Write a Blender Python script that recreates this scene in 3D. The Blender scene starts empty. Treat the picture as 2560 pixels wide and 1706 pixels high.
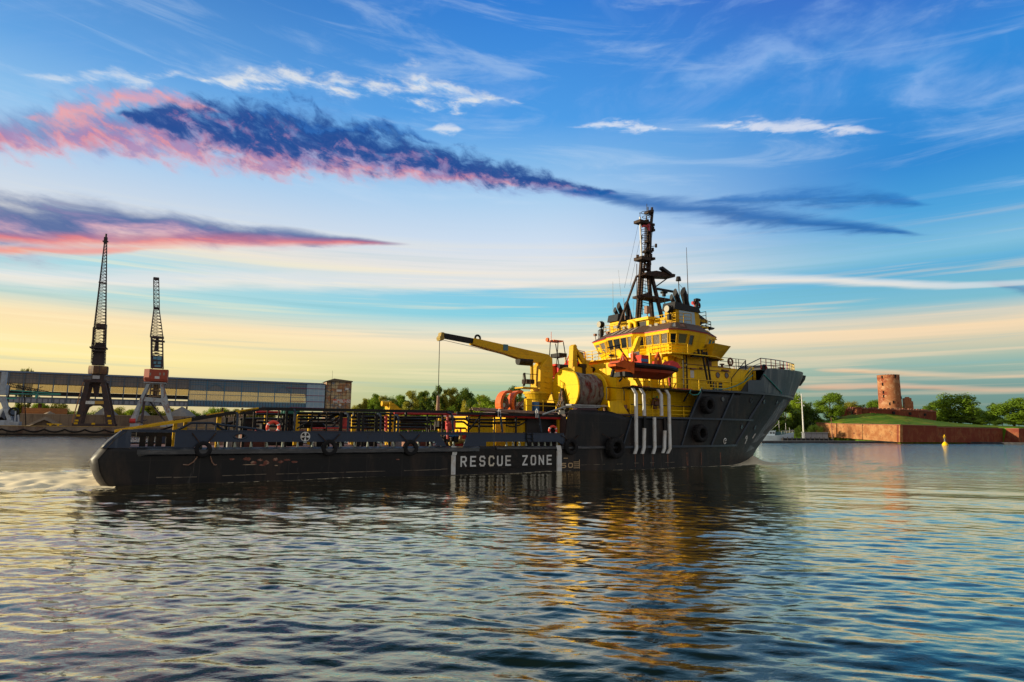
import bpy, math, random
import numpy as np
from mathutils import Vector, Matrix
R = math.radians
random.seed(7)
scene = bpy.context.scene
col = scene.collection

# ------------------------------------------------------------------ camera
FPX, PITCH, ROLL, CH = 1600.0, R(8.07), R(0.54), 3.2      # focal length for a 2560 px wide picture, eye height
cam_d = bpy.data.cameras.new("camera"); cam = bpy.data.objects.new("camera", cam_d); col.objects.link(cam)
cam_d.sensor_width = 36; cam_d.lens = 36*FPX/2560; cam_d.clip_end = 9000; cam_d.clip_start = .1
fw = Vector((0, math.cos(PITCH), math.sin(PITCH))); up = Vector((0, -math.sin(PITCH), math.cos(PITCH))); rt = Vector((1, 0, 0))
c_, s_ = math.cos(ROLL), math.sin(ROLL)
crt = rt*c_ - 0*up; crt = rt*c_ + up*0
# picture axes turned clockwise by ROLL
ax = rt*c_ + up*(s_); ay = up*c_ - rt*s_
cam.matrix_world = Matrix(((ax.x, ay.x, -fw.x, 0), (ax.y, ay.y, -fw.y, 0), (ax.z, ay.z, -fw.z, CH), (0, 0, 0, 1)))
scene.camera = cam
scene.render.resolution_x = 1024; scene.render.resolution_y = 682
scene.view_settings.view_transform = 'Standard'; scene.view_settings.look = 'None'
scene.view_settings.exposure = .35; scene.view_settings.gamma = 1

def ray(x, y):
    a = (x-1280)/FPX; b = (853-y)/FPX
    return fw + ax*a + ay*b
def water_at(x, y, z=0):
    d = ray(x, y); t = (z-CH)/d.z
    return Vector((d.x*t, d.y*t, z))
def at_depth(x, y, D):
    d = ray(x, y); t = D/d.y
    return Vector((d.x*t, D, CH+d.z*t))
def azel(x, y):
    d = ray(x, y).normalized()
    return math.degrees(math.atan2(d.x, d.y)), math.degrees(math.asin(d.z))

# ------------------------------------------------------------------ sun
SUN = Vector((-.985*math.cos(R(13)), -.10*math.cos(R(13)), math.sin(R(13)))).normalized()
sd = bpy.data.lights.new("sun", 'SUN'); sd.energy = 5.0; sd.angle = R(.6); sd.color = (1, .86, .58)
so = bpy.data.objects.new("sun", sd); col.objects.link(so)
so.rotation_euler = (-SUN).to_track_quat('-Z', 'Y').to_euler()

# ------------------------------------------------------------------ small node language
class NT:
    def __init__(s, tree): s.t = tree
    def n(s, typ, **k):
        nd = s.t.nodes.new(typ)
        for a, v in k.items(): setattr(nd, a, v)
        return nd
    def put(s, sock, v):
        if isinstance(v, bpy.types.NodeSocket): s.t.links.new(v, sock)
        else:
            if sock.type == 'RGBA' and len(v) == 3: v = (*v, 1)
            sock.default_value = v
    def m(s, op, a, b=0., c=None, clamp=False):
        nd = s.n('ShaderNodeMath', operation=op, use_clamp=clamp)
        s.put(nd.inputs[0], a); s.put(nd.inputs[1], b)
        if c is not None: s.put(nd.inputs[2], c)
        return nd.outputs[0]
    def add(s, a, b): return s.m('ADD', a, b)
    def sub(s, a, b): return s.m('SUBTRACT', a, b)
    def mul(s, a, b): return s.m('MULTIPLY', a, b)
    def ss(s, x, lo, hi, o0=0., o1=1.):
        nd = s.n('ShaderNodeMapRange', interpolation_type='SMOOTHSTEP')
        for i, v in enumerate((x, lo, hi, o0, o1)): s.put(nd.inputs[i], v)
        return nd.outputs[0]
    def mix(s, f, a, b, blend='MIX'):
        nd = s.n('ShaderNodeMix', data_type='RGBA', blend_type=blend)
        s.put(nd.inputs[0], f); s.put(nd.inputs[6], a); s.put(nd.inputs[7], b)
        return nd.outputs[2]
    def xyz(s, x, y, z):
        nd = s.n('ShaderNodeCombineXYZ')
        for i, v in enumerate((x, y, z)): s.put(nd.inputs[i], v)
        return nd.outputs[0]
    def noise(s, vec, scale, detail=4, rough=.55, dist=0., out=0):
        nd = s.n('ShaderNodeTexNoise'); s.put(nd.inputs['Vector'], vec)
        nd.inputs['Scale'].default_value = scale; nd.inputs['Detail'].default_value = detail
        nd.inputs['Roughness'].default_value = rough; nd.inputs['Distortion'].default_value = dist
        return nd.outputs[out]
    def ramp(s, f, stops, interp='LINEAR'):
        nd = s.n('ShaderNodeValToRGB'); s.put(nd.inputs[0], f); cr = nd.color_ramp; cr.interpolation = interp
        while len(cr.elements) > 1: cr.elements.remove(cr.elements[0])
        for i, (p, c) in enumerate(stops):
            e = cr.elements[0] if i == 0 else cr.elements.new(p)
            e.position = p; e.color = (*c[:3], 1)
        return nd.outputs[0]
    def curve(s, f, pts):
        nd = s.n('ShaderNodeFloatCurve'); s.put(nd.inputs['Value'], f); c = nd.mapping.curves[0]
        while len(c.points) > 2: c.points.remove(c.points[1])
        c.points[0].location = pts[0]; c.points[1].location = pts[-1]
        for p in pts[1:-1]: c.points.new(*p)
        nd.mapping.use_clip = False; nd.mapping.update()
        return nd.outputs[0]
def lin(*c):
    return tuple(((v/255)/12.92 if v/255 <= .04045 else ((v/255+.055)/1.055)**2.4) for v in c)

# ------------------------------------------------------------------ sky
world = bpy.data.worlds.new("World"); scene.world = world; world.use_nodes = True
wt = world.node_tree; wt.nodes.clear(); w = NT(wt)
out = w.n('ShaderNodeOutputWorld'); bg = w.n('ShaderNodeBackground')
tc = w.n('ShaderNodeTexCoord'); sep = w.n('ShaderNodeSeparateXYZ'); wt.links.new(tc.outputs['Generated'], sep.inputs[0])
dx, dy, dz = sep.outputs
AZ = w.mul(w.m('ARCTAN2', dx, dy), 57.2958); EL = w.mul(w.m('ARCSINE', dz), 57.2958)
el01 = w.m('DIVIDE', EL, 60., clamp=True)
def rstops(rows):
    st = [(max(0, azel(1280, y)[1])/60, lin(*c)) for y, c in rows]
    st = sorted(st); st += [(.645, lin(128, 156, 180)), (1, lin(150, 166, 172))]
    return st
rl = w.ramp(el01, rstops([(0, (52, 116, 190)), (300, (96, 160, 222)), (420, (136, 188, 232)), (500, (168, 202, 234)), (610, (206, 216, 228)), (680, (232, 224, 210)), (725, (168, 214, 226)), (800, (176, 214, 214)), (850, (248, 222, 176)), (930, (254, 234, 164)), (985, (232, 212, 160)), (1072, (206, 188, 140))]))
rc = w.ramp(el01, rstops([(0, (48, 124, 210)), (300, (76, 154, 226)), (400, (124, 180, 230)), (500, (170, 205, 236)), (610, (204, 219, 236)), (690, (232, 228, 222)), (725, (128, 198, 226)), (790, (130, 204, 222)), (850, (250, 230, 196)), (920, (206, 208, 172)), (985, (162, 188, 150)), (1072, (176, 178, 112))]))
rr = w.ramp(el01, rstops([(0, (58, 94, 190)), (300, (50, 136, 214)), (500, (44, 134, 208)), (610, (74, 160, 216)), (690, (128, 188, 218)), (725, (92, 172, 212)), (800, (124, 186, 204)), (850, (246, 216, 176)), (925, (150, 180, 168)), (985, (114, 150, 146)), (1072, (98, 128, 108))]))
AZd = w.m('ABSOLUTE', w.sub(AZ, 180.)); 
base = w.mix(w.ss(AZ, -34, 2), rl, w.mix(w.ss(AZ, 2, 34), rc, rr))
# streaky high cloud, drawn out along the horizon
v1 = w.xyz(w.mul(AZ, .030), w.add(w.mul(EL, .22), w.mul(AZ, .018)), 3.)
n1 = w.noise(v1, 1.9, 7, .62, .6)
cir = w.mul(w.ss(n1, .50, .74), w.ss(EL, 12, 20))
base = w.mix(w.mul(cir, .38), base, lin(196, 216, 238))
n1b = w.noise(w.xyz(w.mul(AZ, .05), w.sub(w.mul(EL, .12), w.mul(AZ, .03)), 9.), 1.5, 6, .6, .8)
base = w.mix(w.mul(w.mul(w.ss(n1b, .5, .75), w.ss(EL, 20, 30)), .40), base, lin(140, 176, 230))
n2 = w.noise(w.xyz(w.mul(AZ, .012), w.mul(EL, .55), 11.), 2.6, 6, .55, .25)
lowm = w.mul(w.ss(EL, 1.5, 4), w.ss(EL, 19, 12))
base = w.mix(w.mul(w.mul(w.ss(n2, .50, .70), lowm), .42), base, w.mix(w.ss(AZ, -20, 30), lin(255, 238, 190), lin(250, 218, 180)))
base = w.mix(w.mul(w.mul(w.ss(n2, .47, .34), lowm), .22), base, lin(112, 178, 190))

AZ_, EL_ = AZ, EL
def band(pts, halfs, cols, nscale=(.16, .5), amt=1., seed=0., wob=1.0, lo=.0, hi=.55, nrow=(.36, .62), lump=1., lean=0.):
    """a cloud bank along a ridge; pts in degrees through azel(), cols = (underside, heart, top)"""
    global base
    AZ = w.m('MULTIPLY_ADD', base, 1e-6, AZ_); EL = w.m('MULTIPLY_ADD', base, 1e-6, EL_)   # keeps the banks evaluated one after another
    AZn = w.m('DIVIDE', w.add(AZ, 45.), 90.)
    P = [azel(x, y) for x, y in pts]
    cx = [((-45+45)/90., P[0][1]/60)] + [((a+45)/90, e/60) for a, e in P] + [(1., P[-1][1]/60)]
    hx = [((a+45)/90, h/20) for (a, e), h in zip(P, halfs)]
    if pts[0][0] > 60: hx = [(0, 0), (hx[0][0]-.02, 0)]+hx
    else: hx = [(0, halfs[0]/20)]+hx
    hx = hx+([(hx[-1][0]+.02, 0), (1, 0)] if pts[-1][0] < 2500 else [(1, halfs[-1]/20)])
    ce = w.mul(w.curve(AZn, cx), 60.); th = w.m('MAXIMUM', w.mul(w.curve(AZn, hx), 20.), .02)
    vv = w.xyz(w.add(w.mul(AZ, nscale[0]), w.mul(EL, -lean*nscale[0])), w.add(w.mul(EL, nscale[1]), w.mul(AZ, .05+lean*nscale[1]*.5)), seed)
    nz = w.noise(vv, 1., 5, .62, .35)
    nz2 = w.noise(w.xyz(w.mul(AZ, nscale[0]*.6), w.mul(EL, nscale[1]*.5), seed+4), 1., 2, .5)
    nz3 = w.noise(w.xyz(w.mul(AZ, nscale[0]*2.), w.add(w.mul(EL, nscale[1]*1.5), w.mul(AZ, lean*nscale[1]*.8)), seed+8), 1., 5, .62, .4)
    t = w.m('DIVIDE', w.add(w.add(w.sub(EL, ce), w.mul(w.sub(nz2, .5), w.mul(th, 1.6*wob))), w.mul(w.sub(nz3, .5), w.mul(th, 1.5*lump))), th)
    m_ = w.ss(w.sub(1., w.m('ABSOLUTE', t)), lo, hi)
    m_ = w.mul(w.mul(m_, w.ss(th, .05, .45)), w.ss(w.add(nz, w.mul(m_, .12)), *nrow))
    front = w.ss(w.m('ABSOLUTE', AZ), 60, 46)
    c = w.ramp(w.add(w.mul(t, .5), w.add(.5, w.add(w.mul(w.sub(nz, .5), .8), w.mul(w.sub(nz3, .5), .9)))), [(.12, cols[0]), (.42, cols[1]), (.60, cols[2]), (.9, cols[2])])
    base = w.mix(w.mul(w.mul(m_, front), amt), base, c)
k = 1.088
S = lambda L_: [(x*k, y*k) for x, y in L_]
# white cirrus sweep high on the left and centre
band(S([(60, 172), (300, 176), (420, 172)]), [.2, 1.1, .3], (lin(150, 195, 235), lin(196, 214, 236), lin(226, 230, 234)), (.24, .9), .6, 23., 1.2, 0, 1., (.46, .70))
band(S([(440, 178), (700, 192), (850, 205), (960, 208), (1180, 235)]), [.3, 1.9, 1.5, 2.2, .4],
     (lin(150, 195, 235), lin(208, 222, 238), lin(240, 238, 232)), (.20, .7), .78, 21., 1.5, 0, 1.1, (.42, .72), 1.5, .1)
band(S([(1320, 292), (1450, 290), (1570, 300)]), [.2, .7, .1], (lin(170, 205, 240), lin(222, 228, 240), lin(228, 232, 240)), (.3, 1.2), .75, 24., 1., 0, 1., (.44, .64))
band(S([(1620, 290), (1780, 292), (1960, 300), (2040, 302)]), [.2, .9, .45, .1], (lin(170, 205, 240), lin(222, 226, 238), lin(228, 230, 238)), (.3, 1.3), .75, 25., 1., 0, 1., (.42, .64))
band(S([(985, 298), (1030, 296), (1070, 298)]), [.2, .7, .1], (lin(190, 215, 240), lin(232, 234, 238), lin(236, 236, 238)), (.3, .8), .7, 26., .6, 0, 1., (.3, .6))
band(S([(1500, 200), (1900, 130), (2353, 190)]), [.5, 4.2, 5.0], (lin(90, 160, 225), lin(130, 176, 230), lin(150, 186, 234)), (.10, .28), .60, 31., 1.5, 0, 1.1, (.36, .74), 1.2)
# the long dark bank with a rose underside : lobes lean down to the right
band(S([(0, 302), (150, 292), (330, 288), (430, 298), (640, 322), (850, 356), (1050, 392), (1250, 428), (1420, 452)]), [2.2, 2.9, 3.4, 3.6, 3.3, 2.4, 1.8, 1.1, .5],
     (lin(150, 170, 220), lin(110, 120, 184), lin(60, 98, 168)), (.16, .5), .62, 12., .8, 0, 1., (.22, .62), 1.1, .55)
band(S([(0, 322), (100, 318), (260, 318), (420, 340), (620, 372), (830, 388), (1050, 402), (1200, 425)]), [1.6, 2.2, 2.2, 2.0, 1.5, 1.5, 1.0, .2], (lin(240, 172, 172), lin(228, 142, 150), lin(176, 130, 172)), (.24, .55), .84, 51., 1.0, 0, 1., (.34, .70), 1.3, .5)
band(S([(90, 272), (180, 262), (330, 222), (420, 240), (520, 262)]), [.6, 1.7, .9, .9, .1], (lin(240, 166, 160), lin(240, 160, 158), lin(214, 160, 180)), (.26, .7), .85, 45., 1.2, 0, 1., (.36, .66), 1.3, .6)
band(S([(300, 268), (430, 280), (560, 296), (700, 318), (860, 342), (1050, 378), (1250, 418), (1400, 446)]), [.6, 1.9, 3.0, 3.2, 2.4, 1.8, 1.1, .4],
     (lin(150, 104, 150), lin(44, 76, 146), lin(20, 68, 142)), (.26, .55), .95, 2., 1.0, 0, .9, (.28, .60), 1.5, .35)
band(S([(560, 262), (640, 262), (700, 290), (820, 300), (880, 296), (1000, 330)]), [.1, 1.0, .7, .5, 1.1, .2], (lin(40, 80, 150), lin(24, 76, 150), lin(40, 100, 176)), (.34, .7), .8, 66., 1.0, 0, 1., (.36, .6), 1.4, .8)
# blue-grey tail on the right, two strands
band(S([(1300, 440), (1480, 466), (1650, 490), (1850, 512), (2050, 530), (2140, 540)]), [.3, 1.2, 1.5, 1.1, .5, .1], (lin(60, 120, 190), lin(20, 92, 164), lin(16, 96, 172)), (.10, .8), .85, 61., .7, 0, 1., (.32, .62), .8)
band(S([(1560, 470), (1750, 455), (1900, 452), (2060, 464), (2150, 470)]), [.1, .9, 1.4, .8, .1], (lin(40, 110, 186), lin(26, 98, 170), lin(26, 106, 184)), (.12, .7), .75, 63., .7, 0, 1., (.32, .66), .9)
band(S([(2250, 650), (2320, 658), (2400, 668)]), [.1, .6, .7], (lin(80, 110, 160), lin(70, 104, 160), lin(90, 130, 180)), (.12, .7), .6, 64., .7, 0, 1., (.30, .6), .9)
# lower left bank, fiery underside
band(S([(0, 520), (250, 523), (480, 535), (700, 549), (930, 562)]), [3.0, 2.2, 1.7, .9, .15],
     (lin(214, 160, 178), lin(120, 112, 164), lin(44, 84, 150)), (.09, .45), .90, 71., .35, 0, .9, (.20, .50), .8)
band(S([(0, 545), (250, 556), (480, 552), (700, 554), (930, 560)]), [.5, .9, .9, .6, .12], (lin(248, 164, 140), lin(232, 124, 122), lin(186, 112, 140)), (.06, .5), .78, 83., .5, 0, 1., (.26, .54), .8)
band(S([(0, 577), (150, 575), (300, 573), (420, 570)]), [.5, .6, .3, .1], (lin(252, 190, 160), lin(248, 150, 122), lin(240, 150, 140)), (.07, .7), .8, 81., .5, 0, 1., (.34, .58))
# small peach puffs and a pale mid stripe
band(S([(0, 632), (600, 640), (1200, 652), (1700, 640), (2353, 648)]), [1.1, 1.3, .8, .7, .3], (lin(236, 226, 214), lin(240, 232, 222), lin(226, 226, 226)), (.03, .6), .8, 91., .5, 0, .9, (.30, .55))
band(S([(1850, 890), (2000, 888), (2353, 895)]), [.3, .35, .25], (lin(226, 160, 120), lin(240, 186, 150), lin(226, 190, 160)), (.05, .8), .8, 97., .5, 0, .9, (.3, .5))
band(S([(1900, 850), (2100, 858), (2353, 862)]), [.3, .3, .25], (lin(250, 190, 140), lin(246, 206, 164), lin(226, 200, 170)), (.05, .8), .8, 93., .5, 0, .9, (.3, .5))
AZ, EL = AZ_, EL_
base = w.mix(w.ss(EL, 0, -2.5), base, lin(40, 52, 56))
sky = w.n('ShaderNodeTexSky', sky_type='NISHITA'); sky.sun_disc = False
sky.sun_elevation = math.asin(SUN.z); sky.sun_rotation = math.atan2(SUN.x, SUN.y); sky.dust_density = 2
mixs = w.n('ShaderNodeVectorMath', operation='MULTIPLY_ADD')
wt.links.new(sky.outputs[0], mixs.inputs[0]); mixs.inputs[1].default_value = (.05*.1, )*3; w.put(mixs.inputs[2], base)
w.put(bg.inputs[0], mixs.outputs[0]); bg.inputs[1].default_value = .80
bg2 = w.n('ShaderNodeBackground'); w.put(bg2.inputs[0], w.mix(w.ss(EL, 0, -2.5), (.47, .45, .43), lin(40, 52, 56))); bg2.inputs[1].default_value = .80   # even unseen sky behind the view, added as fill for the shaded side
mxw = w.n('ShaderNodeMixShader'); w.put(mxw.inputs[0], w.mul(w.ss(w.m('ABSOLUTE', AZ), 62, 108), w.ss(EL, 80, 50)))
wt.links.new(bg.outputs[0], mxw.inputs[1]); wt.links.new(bg2.outputs[0], mxw.inputs[2]); wt.links.new(mxw.outputs[0], out.inputs[0])
world.cycles.sampling_method = 'MANUAL'; world.cycles.sample_map_resolution = 512

# ------------------------------------------------------------------ materials
MATS = {}
def mat(name, c, rough=.55, metal=0., c2=None, amt=.5, scale=1.5, stretch=(1, 1, 1), th=(.45, .65), c3=None, th3=(.6, .68), sc3=4., bump=0., bscale=20., spec=.5, lines=None):
    if name in MATS: return MATS[name]
    m = bpy.data.materials.new(name); m.use_nodes = True; t = NT(m.node_tree)
    b = m.node_tree.nodes['Principled BSDF']
    tc = t.n('ShaderNodeTexCoord'); o = tc.outputs['Object']
    mp = t.n('ShaderNodeMapping'); m.node_tree.links.new(o, mp.inputs[0]); mp.inputs['Scale'].default_value = stretch
    colr = c if len(c) == 3 else c[:3]
    cur = None
    fine = t.noise(o, scale*9, 5, .6)
    cur = t.mix(t.ss(fine, .3, .7), tuple(v*.92 for v in colr), tuple(min(1, v*1.06) for v in colr))
    if c2: cur = t.mix(t.mul(t.ss(t.noise(mp.outputs[0], scale, 7, .65, .3), *th), amt), cur, c2)
    if c3: cur = t.mix(t.ss(t.noise(mp.outputs[0], sc3, 8, .7, .5), *th3), cur, c3)
    if lines:   # panel seams: (axis index, pitch, width, colour)
        sp = t.n('ShaderNodeSeparateXYZ'); m.node_tree.links.new(o, sp.inputs[0])
        for (ai, pitch, wd, lc) in lines:
            fr = t.m('FRACT', t.m('DIVIDE', sp.outputs[ai], pitch)); cur = t.mix(t.mul(t.m('LESS_THAN', fr, wd/pitch), .75), cur, lc)
    t.put(b.inputs['Base Color'], cur); b.inputs['Metallic'].default_value = metal
    t.put(b.inputs['Roughness'], t.ss(fine, 0, 1, max(.02, rough-.12), min(1, rough+.12)))
    b.inputs['Specular IOR Level'].default_value = spec
    if bump:
        bp = t.n('ShaderNodeBump'); bp.inputs['Strength'].default_value = bump; bp.inputs['Distance'].default_value = .05
        t.put(bp.inputs['Height'], t.noise(mp.outputs[0], bscale, 5, .6)); t.put(b.inputs['Normal'], bp.outputs[0])
    MATS[name] = m; return m
M_hull = mat('hull_paint', (.0060, .0065, .009), .5, lines=[(0, 2.6, .05, (.025, .022, .022)), (2, 1.35, .03, (.02, .018, .018))], c2=(.060, .038, .028), amt=.6, scale=.5, stretch=(1.2, 1.2, .30), th=(.46, .74), c3=(.085, .080, .078), th3=(.60, .76), sc3=1.3, bump=.25, bscale=1.3, spec=.28)
M_bow = mat('bow_sheen_paint', (.026, .042, .066), .42, c2=(.16, .17, .18), amt=.8, scale=.5, stretch=(1.4, 1.4, .18), th=(.45, .62), c3=(.06, .035, .024), th3=(.58, .70), sc3=1.0, bump=.25, bscale=1.3, spec=.6)  # pale grey streaks are painted sky reflection along with worn paint
M_bul = mat('bulwark_paint', (.012, .022, .042), .40, c2=(.07, .09, .12), amt=.5, scale=.7, stretch=(1, 1, .25), th=(.55, .72), c3=(.02, .016, .016), th3=(.60, .66), sc3=2., bump=.2, bscale=2., spec=.4)
M_black = mat('black_paint', (.006, .006, .007), .5, c2=(.03, .018, .014), amt=.5, scale=2, spec=.25)
M_soot = mat('mast_paint', (.030, .017, .012), .65, spec=.2, c2=(.10, .05, .03), amt=.5, scale=3)
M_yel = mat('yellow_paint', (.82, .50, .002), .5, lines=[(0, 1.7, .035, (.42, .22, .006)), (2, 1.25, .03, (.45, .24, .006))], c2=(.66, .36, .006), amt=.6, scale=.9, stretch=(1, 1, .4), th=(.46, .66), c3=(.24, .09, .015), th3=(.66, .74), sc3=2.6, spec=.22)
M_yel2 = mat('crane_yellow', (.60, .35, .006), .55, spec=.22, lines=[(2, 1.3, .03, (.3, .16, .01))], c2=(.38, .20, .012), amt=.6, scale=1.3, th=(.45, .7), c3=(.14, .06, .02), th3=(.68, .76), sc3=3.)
M_red = mat('red_paint', (.50, .018, .016), .5, c2=(.2, .02, .015), amt=.6, scale=2)
M_org = mat('orange_grp', (.66, .12, .016), .5, spec=.25, c2=(.45, .06, .01), amt=.6, scale=2, c3=(.3, .08, .04), th3=(.7, .78), sc3=4)
M_wht = mat('white_paint', (.62, .63, .64), .5, c2=(.45, .36, .28), amt=.55, scale=1.5, c3=(.3, .13, .06), th3=(.70, .78), sc3=3.)
M_rust = mat('rusty_steel', (.16, .06, .035), .75, c2=(.30, .15, .10), amt=.7, scale=2, c3=(.04, .02, .015), th3=(.55, .65), sc3=3)
M_brown = mat('roof_brown', (.085, .045, .028), .7, c2=(.09, .05, .03), amt=.6, scale=1.5)
M_rub = mat('rubber', (.010, .010, .012), .8, spec=.2, c2=(.028, .026, .028), amt=.7, scale=3, bump=.4, bscale=14)
M_deck = mat('deck_plate', (.14, .045, .03), .7, c2=(.06, .05, .05), amt=.7, scale=1)
M_glass = mat('window_glass', (.012, .015, .018), .06, spec=.9)
M_curt = mat('curtained_glass', (.17, .15, .12), .25, c2=(.05, .045, .04), amt=.8, scale=3, stretch=(3, 3, .6), spec=.8)
M_grey = mat('grey_steel', (.26, .28, .30), .5, c2=(.16, .15, .14), amt=.6, scale=2)
M_pale = mat('pale_blue_panel', (.33, .46, .56), .45, c2=(.28, .39, .48), amt=.4, scale=1)
M_tarp = mat('tarpaulin', (.20, .19, .175), .8, c2=(.13, .022, .018), amt=1., scale=.7, stretch=(2.2, 1.2, .8), th=(.46, .62), c3=(.045, .02, .012), th3=(.50, .64), sc3=.9, spec=.2, bump=.8, bscale=4)
M_grn = mat('green_paint', (.012, .13, .10), .5); M_blue = mat('blue_paint', (.03, .14, .34), .5)
M_rope = mat('green_rope', (.03, .22, .20), .8)
M_lens = mat('lamp_lens', (.34, .31, .25), .45, spec=.3)
M_wood = mat('worn_timber', (.24, .13, .09), .8, c2=(.35, .25, .2), amt=.7, scale=3)

# ------------------------------------------------------------------ mesh helpers
class MB:
    def __init__(s): s.v = []; s.f = []; s.mi = []; s.cur = 0
    def add(s, vs, fs, m=None):
        o = len(s.v); s.v += [tuple(p) for p in vs]; s.f += [tuple(i+o for i in f) for f in fs]
        s.mi += [s.cur if m is None else m]*len(fs); return s
    def box(s, x0, x1, y0, y1, z0, z1, m=None):
        vs = [(x, y, z) for z in (z0, z1) for y in (y0, y1) for x in (x0, x1)]
        return s.add(vs, [(0, 2, 3, 1), (4, 5, 7, 6), (0, 1, 5, 4), (2, 6, 7, 3), (0, 4, 6, 2), (1, 3, 7, 5)], m)
    def frame(s, p, q):
        p, q = Vector(p), Vector(q); d = (q-p).normalized()
        a = Vector((0, 0, 1)) if abs(d.z) < .9 else Vector((1, 0, 0))
        e1 = d.cross(a).normalized(); e2 = e1.cross(d).normalized(); return p, q, e1, e2
    def bar(s, p, q, w, h=None, m=None):
        h = h or w; p, q, e1, e2 = s.frame(p, q)
        vs = [c + e1*(w/2*i) + e2*(h/2*j) for c in (p, q) for i, j in ((-1, -1), (1, -1), (1, 1), (-1, 1))]
        return s.add(vs, [(3, 2, 1, 0), (4, 5, 6, 7), (0, 1, 5, 4), (1, 2, 6, 5), (2, 3, 7, 6), (3, 0, 4, 7)], m)
    def tube(s, pts, r, n=8, r2=None, m=None, cap=True):
        pts = [Vector(p) for p in pts]; rings = []; k = len(pts); vs = []; fs = []
        e1 = None
        for i, p in enumerate(pts):
            d = (pts[min(i+1, k-1)]-pts[max(i-1, 0)]).normalized()
            if e1 is None:
                a = Vector((0, 0, 1)) if abs(d.z) < .9 else Vector((1, 0, 0)); e1 = d.cross(a).normalized()
            else: e1 = (e1 - d*e1.dot(d)).normalized()
            e2 = d.cross(e1)
            rr = r if r2 is None else r+(r2-r)*i/(k-1)
            for j in range(n):
                t = 2*math.pi*j/n; vs.append(p+e1*(math.cos(t)*rr)+e2*(math.sin(t)*rr))
        for i in range(k-1):
            for j in range(n): fs.append((i*n+j, i*n+(j+1) % n, (i+1)*n+(j+1) % n, (i+1)*n+j))
        if cap: fs.append(tuple(range(n))[::-1]); fs.append(tuple((k-1)*n+j for j in range(n)))
        return s.add(vs, fs, m)
    def prism(s, poly, a0, a1, axis='y', m=None):
        """polygon in the two other axes, extruded along axis"""
        mk = {'y': lambda p, a: (p[0], a, p[1]), 'x': lambda p, a: (a, p[0], p[1]), 'z': lambda p, a: (p[0], p[1], a)}[axis]
        n = len(poly); vs = [mk(p, a0) for p in poly]+[mk(p, a1) for p in poly]
        fs = [tuple(range(n))[::-1], tuple(range(n, 2*n))]+[(i, (i+1) % n, n+(i+1) % n, n+i) for i in range(n)]
        return s.add(vs, fs, m)
    def loft(s, rings, closed=True, cap=True, m=None):
        n = len(rings[0]); vs = [p for r in rings for p in r]; fs = []
        for i in range(len(rings)-1):
            for j in range(n if closed else n-1): fs.append((i*n+j, i*n+(j+1) % n, (i+1)*n+(j+1) % n, (i+1)*n+j))
        if cap: fs.append(tuple(range(n))[::-1]); fs.append(tuple((len(rings)-1)*n+j for j in range(n)))
        return s.add(vs, fs, m)
    def torus(s, c, axis, R0, r, n=28, k=10, m=None, sq=1.):
        c, ax_ = Vector(c), Vector(axis).normalized(); a = Vector((0, 0, 1)) if abs(ax_.z) < .9 else Vector((1, 0, 0))
        e1 = ax_.cross(a).normalized(); e2 = ax_.cross(e1); vs = []; fs = []
        for i in range(n):
            t = 2*math.pi*i/n; d = e1*math.cos(t)+e2*math.sin(t)
            for j in range(k):
                u = 2*math.pi*j/k; vs.append(c+d*(R0+r*math.cos(u))+ax_*(r*sq*math.sin(u)))
        for i in range(n):
            for j in range(k): fs.append((i*k+j, ((i+1) % n)*k+j, ((i+1) % n)*k+(j+1) % k, i*k+(j+1) % k))
        return s.add(vs, fs, m)
    def disc(s, c, axis, r0, r1, h, n=28, m=None):
        """cylinder wall from radius r0 (start) to r1 (end), h along axis"""
        c, ax_ = Vector(c), Vector(axis).normalized(); return s.tube2(c, c+ax_*h, r0, r1, n, m)
    def tube2(s, p, q, r0, r1, n=24, m=None):
        return s.tube([p, q], r0, n, r1, m)
    def build(s, name, mats, parent=None, smooth=False, loc=None):
        me = bpy.data.meshes.new(name); me.from_pydata(s.v, [], s.f)
        mats = mats if isinstance(mats, (list, tuple)) else [mats]
        for x in mats: me.materials.append(x)
        if len(mats) > 1: me.polygons.foreach_set('material_index', s.mi)
        me.validate(); me.update()
        if smooth:
            me.polygons.foreach_set('use_smooth', [True]*len(me.polygons))
            if smooth != 'all':
                try: me.set_sharp_from_angle(angle=R(40))
                except Exception: pass
        o = bpy.data.objects.new(name, me); col.objects.link(o)
        if parent is not None: o.parent = parent
        if loc is not None: o.location = loc
        return o
def tag(o, label=None, cat=None, group=None, kind=None):
    if label: o['label'] = label
    if cat: o['category'] = cat
    if group: o['group'] = group
    if kind: o['kind'] = kind
    return o
def empty(name, loc, rz=0, label=None, cat=None, group=None):
    o = bpy.data.objects.new(name, None); col.objects.link(o); o.location = loc; o.rotation_euler = (0, 0, rz)
    o.empty_display_size = .5
    return tag(o, label, cat, group)
def copy_tree(o, parent=None):
    c = o.copy(); col.objects.link(c)
    if parent is not None: c.parent = parent
    for ch in list(o.children): copy_tree(ch, c)
    return c

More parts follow.
